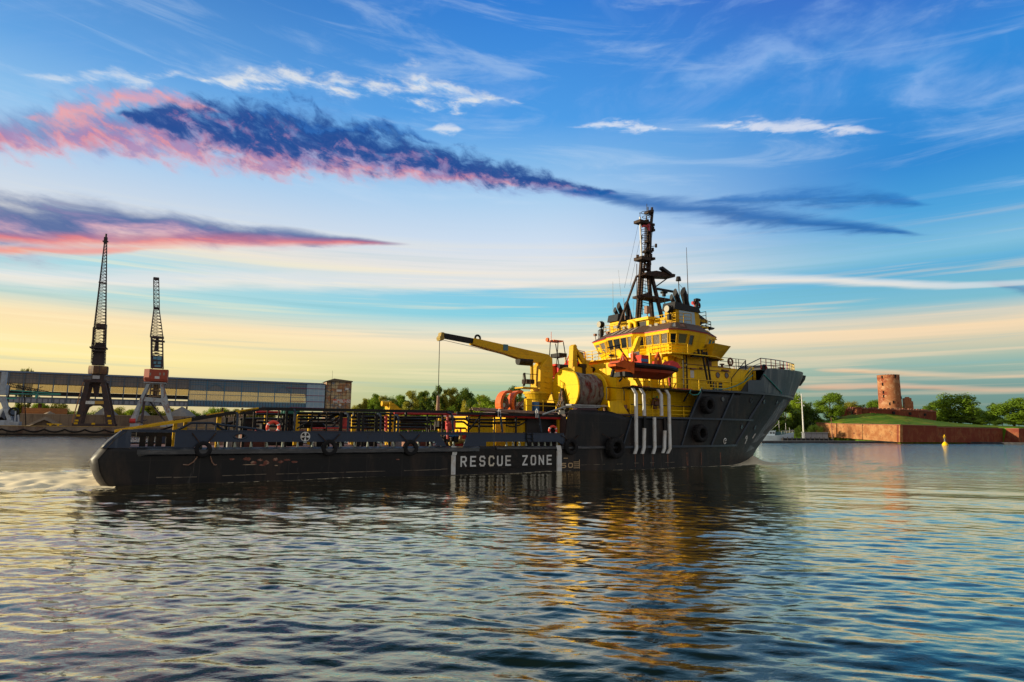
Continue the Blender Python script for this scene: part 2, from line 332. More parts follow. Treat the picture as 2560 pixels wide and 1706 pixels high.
# ------------------------------------------------------------------ ship frame: s forward, y to port, z up
SA = R(33); SU = Vector((math.cos(SA), math.sin(SA), 0)); SP = Vector((-math.sin(SA), math.cos(SA), 0))
SO = Vector((-26.808, 41.975, 0))
def toW(s, y, z): return SO+SU*s+SP*y+Vector((0, 0, z))
def PL(x, y, yl):      # measured point on the fore-and-aft plane at yl
    d = ray(x, y); c = Vector((0, 0, CH)); q = SO+SP*yl; t = (q-c).dot(SP)/d.dot(SP); P = c+d*t-SO
    return Vector((P.dot(SU), yl, P.z))
def PT(x, y, s):       # measured point on the athwartship plane at s
    d = ray(x, y); c = Vector((0, 0, CH)); q = SO+SU*s; t = (q-c).dot(SU)/d.dot(SU); P = c+d*t-SO
    return Vector((s, P.dot(SP), P.z))
def sx(x, y=1080, yl=-7): return PL(x, y, yl).x
ship = empty('supply_ship', SO, SA, 'black and yellow rescue supply ship with tall mast and wheelhouse near the bow', 'ship')
def onship(name, s, y, z, rz=0, label=None, cat=None, group=None):
    return empty(name, toW(s, y, z), SA+rz, label, cat, group)
# ---------------- hull shell
def stem(z):
    pts = [(-1.6, 66.0), (0, 66.4), (1.07, 67.0), (3.24, 69.65), (4.75, 71.62), (7.35, 74.5), (7.85, 75.3), (8.15, 75.5), (10.3, 77.3), (11.13, 77.5), (12, 77.6)]
    return float(np.interp(z, [p[0] for p in pts], [p[1] for p in pts]))
def stern(z): return float(np.interp(z, [-1.6, -.6, .3, .8, 1.45, 2.3, 3.08], [1.6, .9, .12, -.1, -.24, .32, 1.05]))
def hb(tau, z):
    p = float(np.interp(z, [-1.5, 0, 2, 4.6, 7.3, 11], [1.5, 1.6, 1.8, 2.3, 3.0, 3.4])); f0 = float(np.interp(z, [-1.5, 2, 7.3], [6.9, 7, 7]))
    return f0*max(0, 1-tau**p)
TOP = [(0, 2.08), (32.4, 2.08), (32.7, 2.4), (33.1, 4.9), (33.4, 5.12), (37.5, 5.08), (38.3, 4.95), (39.4, 4.66), (40.2, 4.62), (47.85, 4.62), (49.7, 7.38), (55.9, 7.42), (56.1, 7.75), (57.4, 8.85), (59.7, 8.97), (60.6, 10.15), (61.2, 10.35), (70, 10.72), (78, 11.13)]
def topz(s): return float(np.interp(s, [p[0] for p in TOP], [p[1] for p in TOP]))
S0B = 48.5
def pt(s, z, side):
    """point of the shell for nominal station s (aft of S0B) or tau in the bow"""
    return None
hullm = MB()
cols_s = [0, .12, .3, .6, 1.0] + [2+i*1.5 for i in range(20)] + [32.4, 32.55, 32.7, 32.9, 33.1, 33.4, 34.5, 36, 37.5, 38.3, 39.4, 40.2, 42, 44, 46, 47.85, 48.2]
NZ = 16
for side in (-1, 1):
    rings = []
    for s in cols_s:
        zt = topz(s); r = []
        for i in range(NZ+1):
            z = -1.5+(zt+1.5)*i/NZ; sa = stern(z)
            if s < 1.3: ss_ = sa+s*.7+(.9 if side > 0 else 0)*(1-s/1.3); y = 6.4+.6*math.sqrt(max(0, 1-(1-s/1.0)**2)) if s < 1 else 7.
            else: ss_ = s if s > 3 else (sa+s*.7+(s-(sa+s*.7))*(s-1.3)/1.7); y = 7.
            r.append((ss_, side*y, z))
        rings.append(r)
    for k_ in range(0, 61):
        tau = k_/60.
        zt = 7.4
        for _ in range(14): zt = topz(S0B+tau*(stem(zt)-S0B))
        r = []
        for i in range(NZ+1):
            z = -1.5+(zt+1.5)*i/NZ
            r.append((S0B+tau*(stem(z)-S0B), side*hb(tau, z), z))
        rings.append(r)
    n = len(rings); m_ = NZ+1; vs = [p for r in rings for p in r]; fs = []; mi = []
    for i in range(n-1):
        for j in range(m_-1):
            q = (i*m_+j, i*m_+j+1, (i+1)*m_+j+1, (i+1)*m_+j); fs.append(q if side > 0 else q[::-1])
    o = len(hullm.v); hullm.v += vs; hullm.f += [tuple(a+o for a in f) for f in fs]
    hullm.mi += [1 if rings[f[0]//m_ if False else 0][0][0] < -99 else 0 for f in fs]
# transom between the two sides
tz = [(-1.5+3.58*i/10) for i in range(11)]
hullm.loft([[(stern(z)+.45*(1+y_/6.4), y_, z) for z in tz] for y_ in (-6.4, -3, 0, 3, 6.4)], closed=False, cap=False)
hull = hullm.build('hull', M_hull, ship, smooth=True)
md = hull.modifiers.new('thick', 'SOLIDIFY'); md.thickness = .10; md.offset = 0
mb = MB(); rings = []
for q_ in (.55, .4, .25, .12, 0): rings.append([(stern(z)+q_*.7-.075, -(6.4+.6*math.sqrt(max(0, 1-(1-q_)**2)))-.06, z) for z in [(-1.0+3.06*i/10) for i in range(11)]])
for y_ in (-6.2, -3, 0, 3, 6.3): rings.append([(stern(z)+.45*(1+y_/6.4)-.09, y_, z) for z in [(-1.0+3.06*i/10) for i in range(11)]])
mb.loft(rings, closed=False, cap=False); mb.build('stern_sheen_shell', mat('stern_rim_sheen', (.032, .027, .026), .5, c2=(.16, .12, .10), amt=.7, scale=.8, c3=(.02, .018, .018), th3=(.5, .62), sc3=1.2), ship, smooth=True)  # shell whose paler colour paints a sunlit rim and sheen on the stern
# forward shell above the knuckle, sky sheen painted into its colour, and knuckle rail
def hull_pt(s, z, side=-1, off=0.):
    if s <= S0B: y = 7.
    else:
        tau = (s-S0B)/(stem(z)-S0B); y = hb(min(1, tau), z)
    return (s, side*(y+off), z)
def hull_line(s0, s1, z0, z1, w_, h_, step=1.2, mb=None, side=-1, off=.0):
    mb = mb or MB(); n = max(1, int(abs(s1-s0)/step)); rings = []
    for i in range(n+1):
        t = i/n; s = s0+(s1-s0)*t; z = z0+(z1-z0)*t; a = Vector(hull_pt(s, z, side, off))
        rings.append([(a.x, a.y-side*.05, a.z-h_/2), (a.x, a.y+side*w_, a.z-h_/2), (a.x, a.y+side*w_, a.z+h_/2), (a.x, a.y-side*.05, a.z+h_/2)])
    mb.loft(rings); return mb
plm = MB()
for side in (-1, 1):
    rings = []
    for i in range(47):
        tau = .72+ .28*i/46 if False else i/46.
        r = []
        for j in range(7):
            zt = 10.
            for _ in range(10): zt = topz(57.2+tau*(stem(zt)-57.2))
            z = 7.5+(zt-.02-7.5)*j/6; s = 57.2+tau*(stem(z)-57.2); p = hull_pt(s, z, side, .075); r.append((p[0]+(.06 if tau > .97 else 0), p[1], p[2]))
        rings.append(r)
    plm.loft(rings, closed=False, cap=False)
plm.build('bow_sheen_shell', M_bow, ship, smooth=True)
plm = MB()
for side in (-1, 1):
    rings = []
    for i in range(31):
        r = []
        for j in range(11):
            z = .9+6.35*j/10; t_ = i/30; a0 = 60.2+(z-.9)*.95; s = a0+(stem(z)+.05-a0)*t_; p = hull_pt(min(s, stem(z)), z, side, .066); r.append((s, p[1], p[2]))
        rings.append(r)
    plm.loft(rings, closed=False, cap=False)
plm.build('bow_sheen_shell', mat('bow_sky_sheen', (.020, .028, .042), .42, c2=(.30, .30, .29), amt=.9, scale=.8, stretch=(2.2, 2.2, .14), th=(.47, .66), c3=(.03, .02, .018), th3=(.58, .70), sc3=1.0, bump=.25, bscale=1.3, spec=.5), ship, smooth=True)  # pale streaks paint the sky's reflection onto the lower bow
for (a, b, c, d, w_, h_) in [(49.6, 74.6, 7.42, 7.62, .30, .20), (40.2, 58.9, 4.62, 4.66, .22, .18), (39.2, 56.3, 1.95, 2.02, .22, .20)]:
    for side in (-1, 1): hull_line(a, b, c, d, w_, h_, side=side).build('fender_rail', M_bul, ship)
for (a, b, c, d) in [(39.15, 40.25, 2.0, 4.6), (46.6, 47.85, 2.0, 4.6), (47.85, 49.7, 4.6, 7.4), (51.0, 52.7, 2.0, 4.6), (52.7, 54.6, 4.6, 7.4), (56.0, 58.2, 2.05, 4.6), (57.9, 60.6, 4.7, 7.5)]:
    hull_line(a, b, c, d, .16, .34, .5).build('hull_rib', M_bul, ship)
# rubbing strake along the low aft part
mb = MB()
for side in (-1, 1):
    rings = []
    for s in [1.9, 2.6, 5, 10, 15, 20, 23.5, 24.6]:
        e = .30 if 2 < s < 24 else .04
        a = side*7.0
        rings.append([(s, a, 1.58), (s, a+side*e, 1.72), (s, a+side*e, 1.98), (s, a, 2.10)])
    mb.loft(rings)
    rings = []
    for s in [26, 27, 33, 38, 39.2]: rings.append([(s, side*7.0, 1.78), (s, side*7.16, 1.85), (s, side*7.16, 2.0), (s, side*7.0, 2.08)])
    mb.loft(rings)
mb.build('rubbing_strake', mat('worn_strake', (.014, .018, .028), .42, c2=(.10, .10, .11), amt=.6, scale=1.2, stretch=(1, 1, 6), c3=(.5, .20, .12), th3=(.66, .72), sc3=3, spec=.7), ship)
# black paint panel carrying the name
x0, x1 = sx(1085, 1150), sx(1400, 1150)
mb = MB(); mb.prism([(x0, 1.9), (x1, 1.9), (x1, .25), (x0+1.1, .12), (x0+1.1, 1.2)], -7.054, -7.062); mb.build('name_panel', M_black, ship)
# lettering : stroke glyphs on a 0..1 x 0..1.4 grid
GL = {'R': [[(0, 0), (0, 1.4), (.75, 1.4), (1, 1.2), (1, .85), (.75, .66), (0, .66)], [(.5, .66), (1, 0)]],
      'E': [[(1, 0), (0, 0), (0, 1.4), (1, 1.4)], [(0, .72), (.85, .72)]],
      'S': [[(0, .25), (.2, 0), (.8, 0), (1, .22), (1, .5), (.8, .7), (.2, .72), (0, .92), (0, 1.18), (.2, 1.4), (.8, 1.4), (1, 1.15)]],
      'C': [[(1, .28), (.8, 0), (.2, 0), (0, .25), (0, 1.15), (.2, 1.4), (.8, 1.4), (1, 1.12)]],
      'U': [[(0, 1.4), (0, .25), (.2, 0), (.8, 0), (1, .25), (1, 1.4)]],
      'Z': [[(0, 1.4), (1, 1.4), (0, 0), (1, 0)]],
      'O': [[(.2, 0), (.8, 0), (1, .25), (1, 1.15), (.8, 1.4), (.2, 1.4), (0, 1.15), (0, .25), (.2, 0)]],
      'N': [[(0, 0), (0, 1.4), (1, 0), (1, 1.4)]], '7': [[(0, 1.4), (1, 1.4), (.3, 0)]], '5': [[(1, 1.4), (0, 1.4), (0, .8), (.8, .8), (1, .5), (1, .2), (.7, 0), (0, 0)]]}
def stroke2(mb, pts, w_, y, t_, zshift=0):
    for i in range(len(pts)-1):
        a, b = Vector(pts[i]), Vector(pts[i+1]); d = (b-a).normalized(); nrm = Vector((-d.y, d.x))
        a2 = a-d*w_*.42; b2 = b+d*w_*.42
        q = [a2+nrm*w_/2, a2-nrm*w_/2, b2-nrm*w_/2, b2+nrm*w_/2]
        mb.prism([(p.x, p.y) for p in q], y-t_*(1+.07*i), y)
zl, zh = .63, 1.30
lx = [1152, 1176, 1199, 1222, 1243, 1264, 1306, 1327, 1347, 1367]
for ch, x in zip('RESCUEZONE', lx):
    a = sx(x, 1155); wd = .40; mb = MB()
    for st_ in GL[ch]: stroke2(mb, [(a+px*wd, zl+(pz/1.4)*(zh-zl)) for px, pz in st_], .125, -7.064, .008)
    mb.build('painted_letter', M_wht if ch != 'C' else mat('yellowed_white', (.60, .54, .44), .5), ship)
for xs in ((1127, 1138), (1390, 1401)):
    a, b = sx(xs[0], 1150), sx(xs[1], 1150); mb = MB()
    if xs[0] == 1390: mb.box(a, b, -7.19, -7.064, .05, 1.7); mb.prism([(a, 1.7), (b, 1.7), (b-.12, 2.12), (a-.12, 2.12)], -7.2, -7.17)
    else: mb.box(a, b, -7.078, -7.064, .02, 1.45); mb.prism([(a, 1.45), (b, 1.45), (b+.12, 1.9), (b-.05, 2.09), (a-.1, 2.09), (a+.06, 1.9)], -7.19, -7.17)
    mb.build('painted_stripe', M_wht, ship)
# draft marks and bow marks
mb = MB()
for (px, py) in ((1412, 1146),): a = PL(px, py, -7); stroke2(mb, [(a.x-.15, a.z), (a.x+.25, a.z)], .06, -7.056, .01); mb.build('draft_mark', mat('draft_paint', (.50, .34, .18), .6), ship)
a = PL(1412, 1166, -7)
for i, g in enumerate('5O'):
    mb = MB()
    for st_ in GL[g]: stroke2(mb, [(a.x-.35+i*.7+px*.4, a.z-.1+pz*.24) for px, pz in st_], .07, -7.056, .01)
    mb.build('draft_mark', mat('draft_paint', (.50, .34, .18), .6), ship)
mb = MB()
for i in range(4): stroke2(mb, [(a.x+.9, a.z-.15+i*.16), (a.x+1.5, a.z-.15+i*.16)], .05, -7.056, .01)
stroke2(mb, [(a.x+1.5, a.z-.2), (a.x+1.5, a.z+.5)], .05, -7.056, .012)
mb.build('draft_mark', mat('draft_paint', (.50, .34, .18), .6), ship)
def on_hull_strokes(name, cx, cz, strokes, w_, m):
    mb = MB()
    for st_ in strokes:
        for i in range(len(st_)-1):
            p = [Vector(hull_pt(cx+q[0], cz+q[1], -1, .085)) for q in (st_[i], st_[i+1])]
            mb.bar(p[0], p[1], .03, w_)
    return mb.build(name, m, ship)
circ = lambda r, a0=0, a1=360, n=14: [(r*math.cos(R(a0+(a1-a0)*i/n)), r*math.sin(R(a0+(a1-a0)*i/n))) for i in range(n+1)]
p = PL(1813, 1103, -6.6); on_hull_strokes('bow_mark', p.x, p.z, [circ(.26, 35, 330), [(.05, .0), (.24, .12)]], .10, M_wht)
on_hull_strokes('bow_mark', 58.6, 2.75, [circ(.24, 0, 200), [(.2, .02), (.45, -.25)], [(0, 0), (.35, -.1)], [(.1, -.45), (.4, -.5)], [(.25, -.62), (.25, .1)]], .10, M_wht)
on_hull_strokes('bow_mark', 60.7, 2.75, [[(0, 0), (.35, .5)]], .10, M_wht)
# hull portholes
for (x, y, yl) in [(1806, 998, -6.8), (1877, 1001, -6.2), (1909, 1004, -5.2), (1941, 1006, -3.8), (1853, 1067, -6.0), (1886, 1069, -4.8)]:
    z = PL(x, y, yl).z; s = PL(x, y, yl).x
    for _ in range(12):
        hp = hull_pt(s, z); q = PL(x, y, hp[1]); s, z = s*.4+q.x*.6, q.z
    a = Vector(hull_pt(s, z)); b = Vector(hull_pt(s+.3, z)); c = Vector(hull_pt(s, z+.3)); nr = (b-a).cross(c-a).normalized()
    if nr.y > 0: nr = -nr
    mb = MB(); mb.torus(a+nr*.07, nr, .25, .05, 20, 6); mb.tube([a+nr*.06, a+nr*.09], .24, 18, m=1); mb.build('porthole', [M_bul, M_glass], ship)
# rust streak patches where paint wore off, amidships
random.seed(3)
mb = MB()
for x, y, rw, rh in [(580, 1148, 8, 3), (617, 1148, 12, 5), (634, 1157, 9, 5), (650, 1150, 8, 4), (665, 1157, 9, 6), (688, 1149, 8, 5), (702, 1155, 8, 4), (717, 1150, 10, 3), (735, 1155, 9, 3), (622, 1162, 20, 1.4), (655, 1163, 9, 3), (690, 1164, 5, 1.4), (994, 1149, 6, 1.6)]:
    p = PL(x, y, -7); e = PL(x+rw, y-rh, -7); a_, b_ = e.x-p.x, e.z-p.z; n = 22
    poly = [(p.x+a_*math.cos(2*math.pi*i/n)*random.uniform(.6, 1.1), p.z+b_*math.sin(2*math.pi*i/n)*random.uniform(.55, 1.1)) for i in range(n)]
    mb = MB(); mb.prism(poly, -7.058, -7.05); mb.build('flaked_paint', mat('primer_patch', (.16, .045, .03), .7, c2=(.35, .22, .16), amt=.8, scale=4, th=(.5, .6)) if rh > 1.5 else mat('primer_pale', (.42, .30, .20), .7), ship)
mb = MB()
for x in (1587, 1607, 1631, 1668, 1716, 1718, 1752, 1800):
    p = PL(x, 1140, -7); wd = random.uniform(.05, .11); mb = MB(); mb.prism([(p.x-wd, 1.35), (p.x+wd, 1.4), (p.x+wd*.8, .15), (p.x-wd*.5, .2)], -7.058, -7.05)
    mb.build('rust_streak', mat('rust_streak', (.15, .055, .03), .7, c2=(.03, .02, .02), amt=.9, scale=3, th=(.4, .6)), ship)

random.seed(14); x_ = 3.0
while x_ < 46:
    l_ = random.uniform(.5, 3.2); z_ = .34+.012*x_*.3+random.uniform(-.03, .03); mb = MB(); mb.prism([(x_, z_), (x_+l_, z_+.01), (x_+l_, z_+.05), (x_, z_+random.uniform(.03, .07))], -7.062, -7.052); x_ += l_+random.choice((.02, .1, .6, 1.4))
    mb.build('waterline_scum', mat('scum', (.16, .13, .10), .8, c2=(.03, .025, .02), amt=1., scale=1.5, stretch=(1, 1, 3)), ship)
# ---------------- decks
mb = MB(); mb.box(1.2, 33, -6.9, 6.9, 1.9, 2.02); mb.build('main_deck', M_deck, ship)
mb = MB(); mb.box(32.7, 41, -6.9, 6.9, 4.75, 4.9); mb.box(40.2, 50, -6.9, 6.9, 4.4, 4.55); mb.box(32.9, 33.0, -6.9, 6.9, 2.02, 4.7)
mb.build('winch_deck', mat('winch_deck', (.07, .04, .04), .7), ship)
mb = MB(); ring = [(s, y) for s, y in [(40.9, -6.2), (42, -6.75), (49.7, -6.8), (58, -6.2), (62, -5.4), (62, 5.4), (58, 6.2), (49.7, 6.8), (42, 6.75), (40.9, 6.2)]]
mb.prism(ring, 7.30, 7.42, 'z'); mb.build('boat_deck', M_black, ship)
mb = MB(); mb.prism([(61, -5.9), (66, -5.0), (70, -3.7), (74, -2), (76.3, 0), (74, 2), (70, 3.7), (66, 5.0), (61, 5.9)], 10.15, 10.25, 'z'); mb.build('forecastle_deck', M_black, ship)
mb = MB(); mb.box(40.95, 42.9, -6.86, -6.80, 7.43, 7.50); mb.build('deck_edge_mark', M_red, ship); mb = MB(); mb.box(46.0, 48.6, -6.9, -6.83, 7.43, 7.50); mb.build('deck_edge_mark', M_red, ship)

# ---------------- aft bulwark, with stern window, slots and mooring opening
def bulwark(sd):
    y0, y1 = (-7.04, -6.92) if sd < 0 else (6.92, 7.04); mb = MB()
    def P(x, y): q = PL(x, y, -7); return (q.x, q.z)
    zt, zb = 3.07, 2.42
    a, b = sx(327, 1100), sx(437, 1100)
    o_ = .9 if sd > 0 else 0; mb.prism([(1.08+o_, zt), (.45+o_, 2.42), (.2+o_, 2.09), (a, 2.09), (a, zt)], y0, y1)
    mb.box(a, b, y0, y1, 2.98, zt); mb.box(a, b, y0, y1, 2.09, 2.16)
    c = sx(512, 1100); mb.prism([(b, zt), (b, 2.09), (c-.6, 2.09), (c, zb), (c, zt)], y0, y1)
    d = sx(586, 1095); e = sx(614, 1095)
    mb.box(c, d, y0, y1, zb, zt); mb.box(d, e, y0, y1, 2.90, zt); mb.box(d, e, y0, y1, zb, 2.62)
    f = sx(1087, 1100); g = sx(1100, 1090); mb.box(e, f, y0, y1, zb, zt)
    mb.prism([(f, zt), (f, zb), (f+.15, 2.3), (f, 2.14), (g+.55, 2.09), (g, zt-.16), (g, zt)], y0, y1)
    h = sx(1167, 1090); i_ = sx(1215, 1100); mb.box(g, h, y0, y1, zt-.15, zt)
    mb.prism([(h, zt), (h, zt-.16), (h-.25, 2.09), (i_, 2.09), (i_, zb), (i_, zt)], y0, y1)
    j = sx(1393, 1090); mb.box(i_, j, y0, y1, zb, zt); mb.prism([(j, zt), (j, zb), (32.7, 2.09), (33.1, 2.4), (32.6, zt)], y0, y1)
    mb.box(1.1, 32.6, y0-.05*(sd < 0), y1+.05*(sd > 0), zt+.003, zt+.055)
    return mb.build('bulwark', mat('bulwark_steel', (.008, .022, .055), .40, c2=(.07, .09, .13), amt=.55, scale=.8, stretch=(1.2, 1, .2), th=(.56, .70), c3=(.010, .009, .012), th3=(.60, .66), sc3=2., bump=.2, bscale=2., spec=.45), ship)
bulwark(-1); bulwark(1)
mb = MB(); rings = []
for y_, ds_ in ((-7.06, .30), (-6.98, .12), (-6.8, .02), (-6.4, -.03), (-5.9, 0)): rings.append([(a_+ds_, y_, z_) for a_, z_ in ((.13, 2.06), (.3, 2.3), (.55, 2.6), (.85, 2.87), (1.1, 3.1))])
mb.loft(rings, closed=False, cap=False); o_ = mb.build('stern_quarter', MATS['stern_rim_sheen'], ship, smooth=True); md_ = o_.modifiers.new('thick', 'SOLIDIFY'); md_.thickness = .05  # upper corner plate, same sunlit sheen painted in its colour
mb = MB()
for s in np.arange(5.2, 24.6, .95): mb = MB(); mb.prism([(s, 2.42), (s+.05, 2.42), (s+.12, 2.09), (s-.03, 2.09)], -6.98, -6.86); mb.build('bulwark_stay', mat('stay_paint', (.25, .28, .24), .6), ship)
for s in np.arange(27.0, 32.4, .62): mb = MB(); mb.prism([(s, 2.42), (s+.05, 2.42), (s+.12, 2.09), (s-.03, 2.09)], -6.98, -6.86); mb.build('bulwark_stay', mat('stay_paint', (.25, .28, .24), .6), ship)
mb = MB(); d, e = sx(586, 1095), sx(614, 1095); mb.torus(((d+e)/2, -7.0, 2.76), (0, 1, 0), .26, .07, 24, 8)
for v in range(len(mb.v)):
    p = mb.v[v]; mb.v[v] = ((d+e)/2+(p[0]-(d+e)/2)*1.45, p[1], 2.76+(p[2]-2.76)*.62)
mb.build('mooring_eye', M_bul, ship)
# stern roller guard and yellow gantry arms
mb = MB(); a, b = sx(345, 1085), sx(434, 1085); mb.box(a, b, -5.6, -5.3, 2.72, 2.96)
for x in (353, 375, 395, 421): q = sx(x, 1100); mb.box(q, q+.32, -5.6, -5.3, 2.05, 2.75)
mb.box(a-.3, b, -6.4, -6.2, 2.05, 2.12); mb.build('stern_fairlead', M_black, ship)
mb = MB(); a, b = sx(327, 1110), sx(437, 1110)
mb.box(a, b, -6.8, -6.2, 2.03, 2.12); mb.tube([(1.2, -5.6, 2.3), (1.2, 5.6, 2.3)], .32, 16); mb.build('stern_roller', mat('pale_timber', (.55, .34, .22), .6, lines=[(2, .06, .012, (.05, .03, .02))]), ship)
def arm_part(name, x0, y0, x1, y1, t0, t1, m, yl=-6.6, mats=None):
    p, q = PL(x0, y0, yl), PL(x1, y1, yl); mb = MB()
    mb.prism([(p.x, p.z), (q.x, q.z), (q.x, q.z-t1), (p.x, p.z-t0)], yl-.18, yl+.18); return mb.build(name, m, ship)
for yl in (-6.6,):
    arm_part('striped_rail', 303, 1075, 478, 1045, .06, .22, M_yel2, yl)
    arm_part('striped_rail', 478.2, 1045, 588, 1027.5, .22, .20, M_black, yl)
    arm_part('striped_rail', 588.2, 1027.5, 645, 1018.5, .20, .10, M_yel2, yl)
for yl in (6.6,):
    for (a, za, b, zb_, m_) in [(1.1, 3.08, 4.9, 3.86, M_yel2), (4.9, 3.86, 7.2, 4.35, M_black), (7.2, 4.35, 8.5, 4.6, M_yel2)]:
        mb = MB(); mb.prism([(a, za), (b, zb_), (b, zb_-.2), (a, za-.2)], yl-.18, yl+.18); mb.build('striped_rail', m_, ship)
mb = MB()
for x, xw, zt_ in ((433, 10, 3.62), (459, 9, 3.75), (541, 11, 4.05)):
    a, b = sx(x, 1060, -6.3), sx(x+xw, 1060, -6.3); mb = MB(); mb.box(a, b, -6.45, -6.25, 2.05, zt_); mb.build('yellow_post', M_yel2, ship)
mb = MB(); mb.box(sx(433, 1060, -6.3)+.2, sx(459, 1060, -6.3), -6.44, -6.26, 3.12, 3.25); mb.build('yellow_crossbar', M_yel2, ship); mb = MB(); a = sx(433, 1060, -6.3); mb.box(a, a+.16, -6.5, -6.46, 2.1, 3.1); mb.build('yellow_post', M_yel2, ship)
mb = MB(); mb.box(sx(735, 1050, -2), sx(748, 1050, -2), -2.2, -2, 2.1, 4.2); mb.build('yellow_post', M_yel2, ship); mb = MB(); mb.box(sx(660, 1050, -4), sx(669, 1050, -4), -4.2, -4, 2.1, 4.25); mb.build('yellow_post', M_yel2, ship)
for x in (770, 878, 990, 1095): a = sx(x, 1050, -1); mb = MB(); mb.box(a, a+.3, -1.2, -1, 2.1, 4.4); mb.build('yellow_post', M_yel2, ship)
mb = MB(); mb.box(sx(745, 1050, -2), sx(770, 1050, -1)+2, -1.9, -1.7, 4.15, 4.3); mb.box(sx(950, 1050, 0), sx(1200, 1050, 0), -.1, .1, 4.28, 4.42)
mb.build('yellow_crossbar', M_yel2, ship)
# main top rail
def rail_seg(name, pts, yl, w_, h_, m):
    q = [PL(x, y, yl) for x, y in pts]; mb = MB()
    for a, b in zip(q, q[1:]): mb.prism([(a.x, a.z), (b.x, b.z), (b.x, b.z-h_), (a.x, a.z-h_)], yl-w_/2, yl+w_/2)
    return mb.build(name, m, ship)
rail_seg('top_rail', [(600, 1029), (655, 1018.5), (1134, 1027)], -6.7, .16, .20, M_black)
rail_seg('top_rail', [(1142, 1030), (1395, 1037)], -6.5, .16, .20, M_black)
mb = MB(); mb.box(8.5, 32.6, 6.6, 6.76, 4.4, 4.6); mb.box(8.5, 32.6, 6.6, 6.76, 3.5, 3.58)
for s in np.arange(8.6, 32.6, 1.5): mb.box(s, s+.12, 6.6, 6.74, 2, 4.4)
mb.build('port_rail_frame', M_black, ship)
# posts (each its own part)
for x, yt in ((594, 1034), (738, 1026), (871, 1036), (996, 1040), (952, 1037)):
    a = PL(x, yt, -6.85); b = Vector((a.x, -6.85, 3.1)); mb = MB(); mb.tube([(a.x-.16, -6.6, a.z+.04), (a.x-.05, -6.8, a.z+.03), (a.x, -6.85, a.z-.1), b], .075, 8); mb.build('rail_post', M_bul, ship, smooth=True)
for x, x2, yt in ((1130, 1133, 1036), (1251, 1256, 1035), (1347, 1353, 1038)):
    a = PL(x, yt, -6.85); b = PL(x2, 1081, -6.85); mb = MB(); mb.tube([(a.x-.4, -6.8, a.z+.12), (a.x-.12, -6.85, a.z+.08), (a.x, -6.85, a.z-.1), b], .09, 8); mb.build('rail_post', M_bul, ship, smooth=True)
for x in (563, 584, 607, 632, 666, 694, 713, 778, 815, 848, 893, 905, 937, 973, 985, 1067, 1104, 1118, 1170, 1197, 1235, 1288):
    a = sx(x, 1055, -6.3); mb = MB(); wd = random.choice((.08, .14, .22)); mb.box(a, a+wd, -6.36, -6.24, 2.05, 4.42 if x > 640 else 3.9+(x-560)*.006); mb.build('rack_post', M_black, ship)
# diagonal stays
for p0, p1 in (((742, 1072), (806, 1034)), ((700, 1068), (707, 1048)), ((684, 1060), (706, 1047)), ((1170, 1078), (1203, 1038)), ((395, 1078), (432, 1066)), ((437, 1078), (478, 1058))):
    a, b = PL(*p0, -6.45), PL(*p1, -6.45); mb = MB(); mb.tube([a, b], .06, 6); mb.build('rail_brace', M_black, ship)
# low arched guard rail aft
mb = MB(); pts = [PL(x, y, -6.75) for x, y in ((440, 1078), (478, 1058), (530, 1058), (562, 1064), (640, 1073), (660, 1078))]
mb.tube(pts, .07, 8); pts = [PL(x, y, -6.55) for x, y in ((530, 1058), (566, 1079))]; mb.tube(pts, .07, 8)
for x in (489, 513, 537, 570): a = sx(x, 1070, -6.75); mb.box(a, a+.09, -6.8, -6.7, 3.1, 3.55 if x < 560 else 3.35)
mb.build('arched_guard', M_bul, ship, smooth=True)
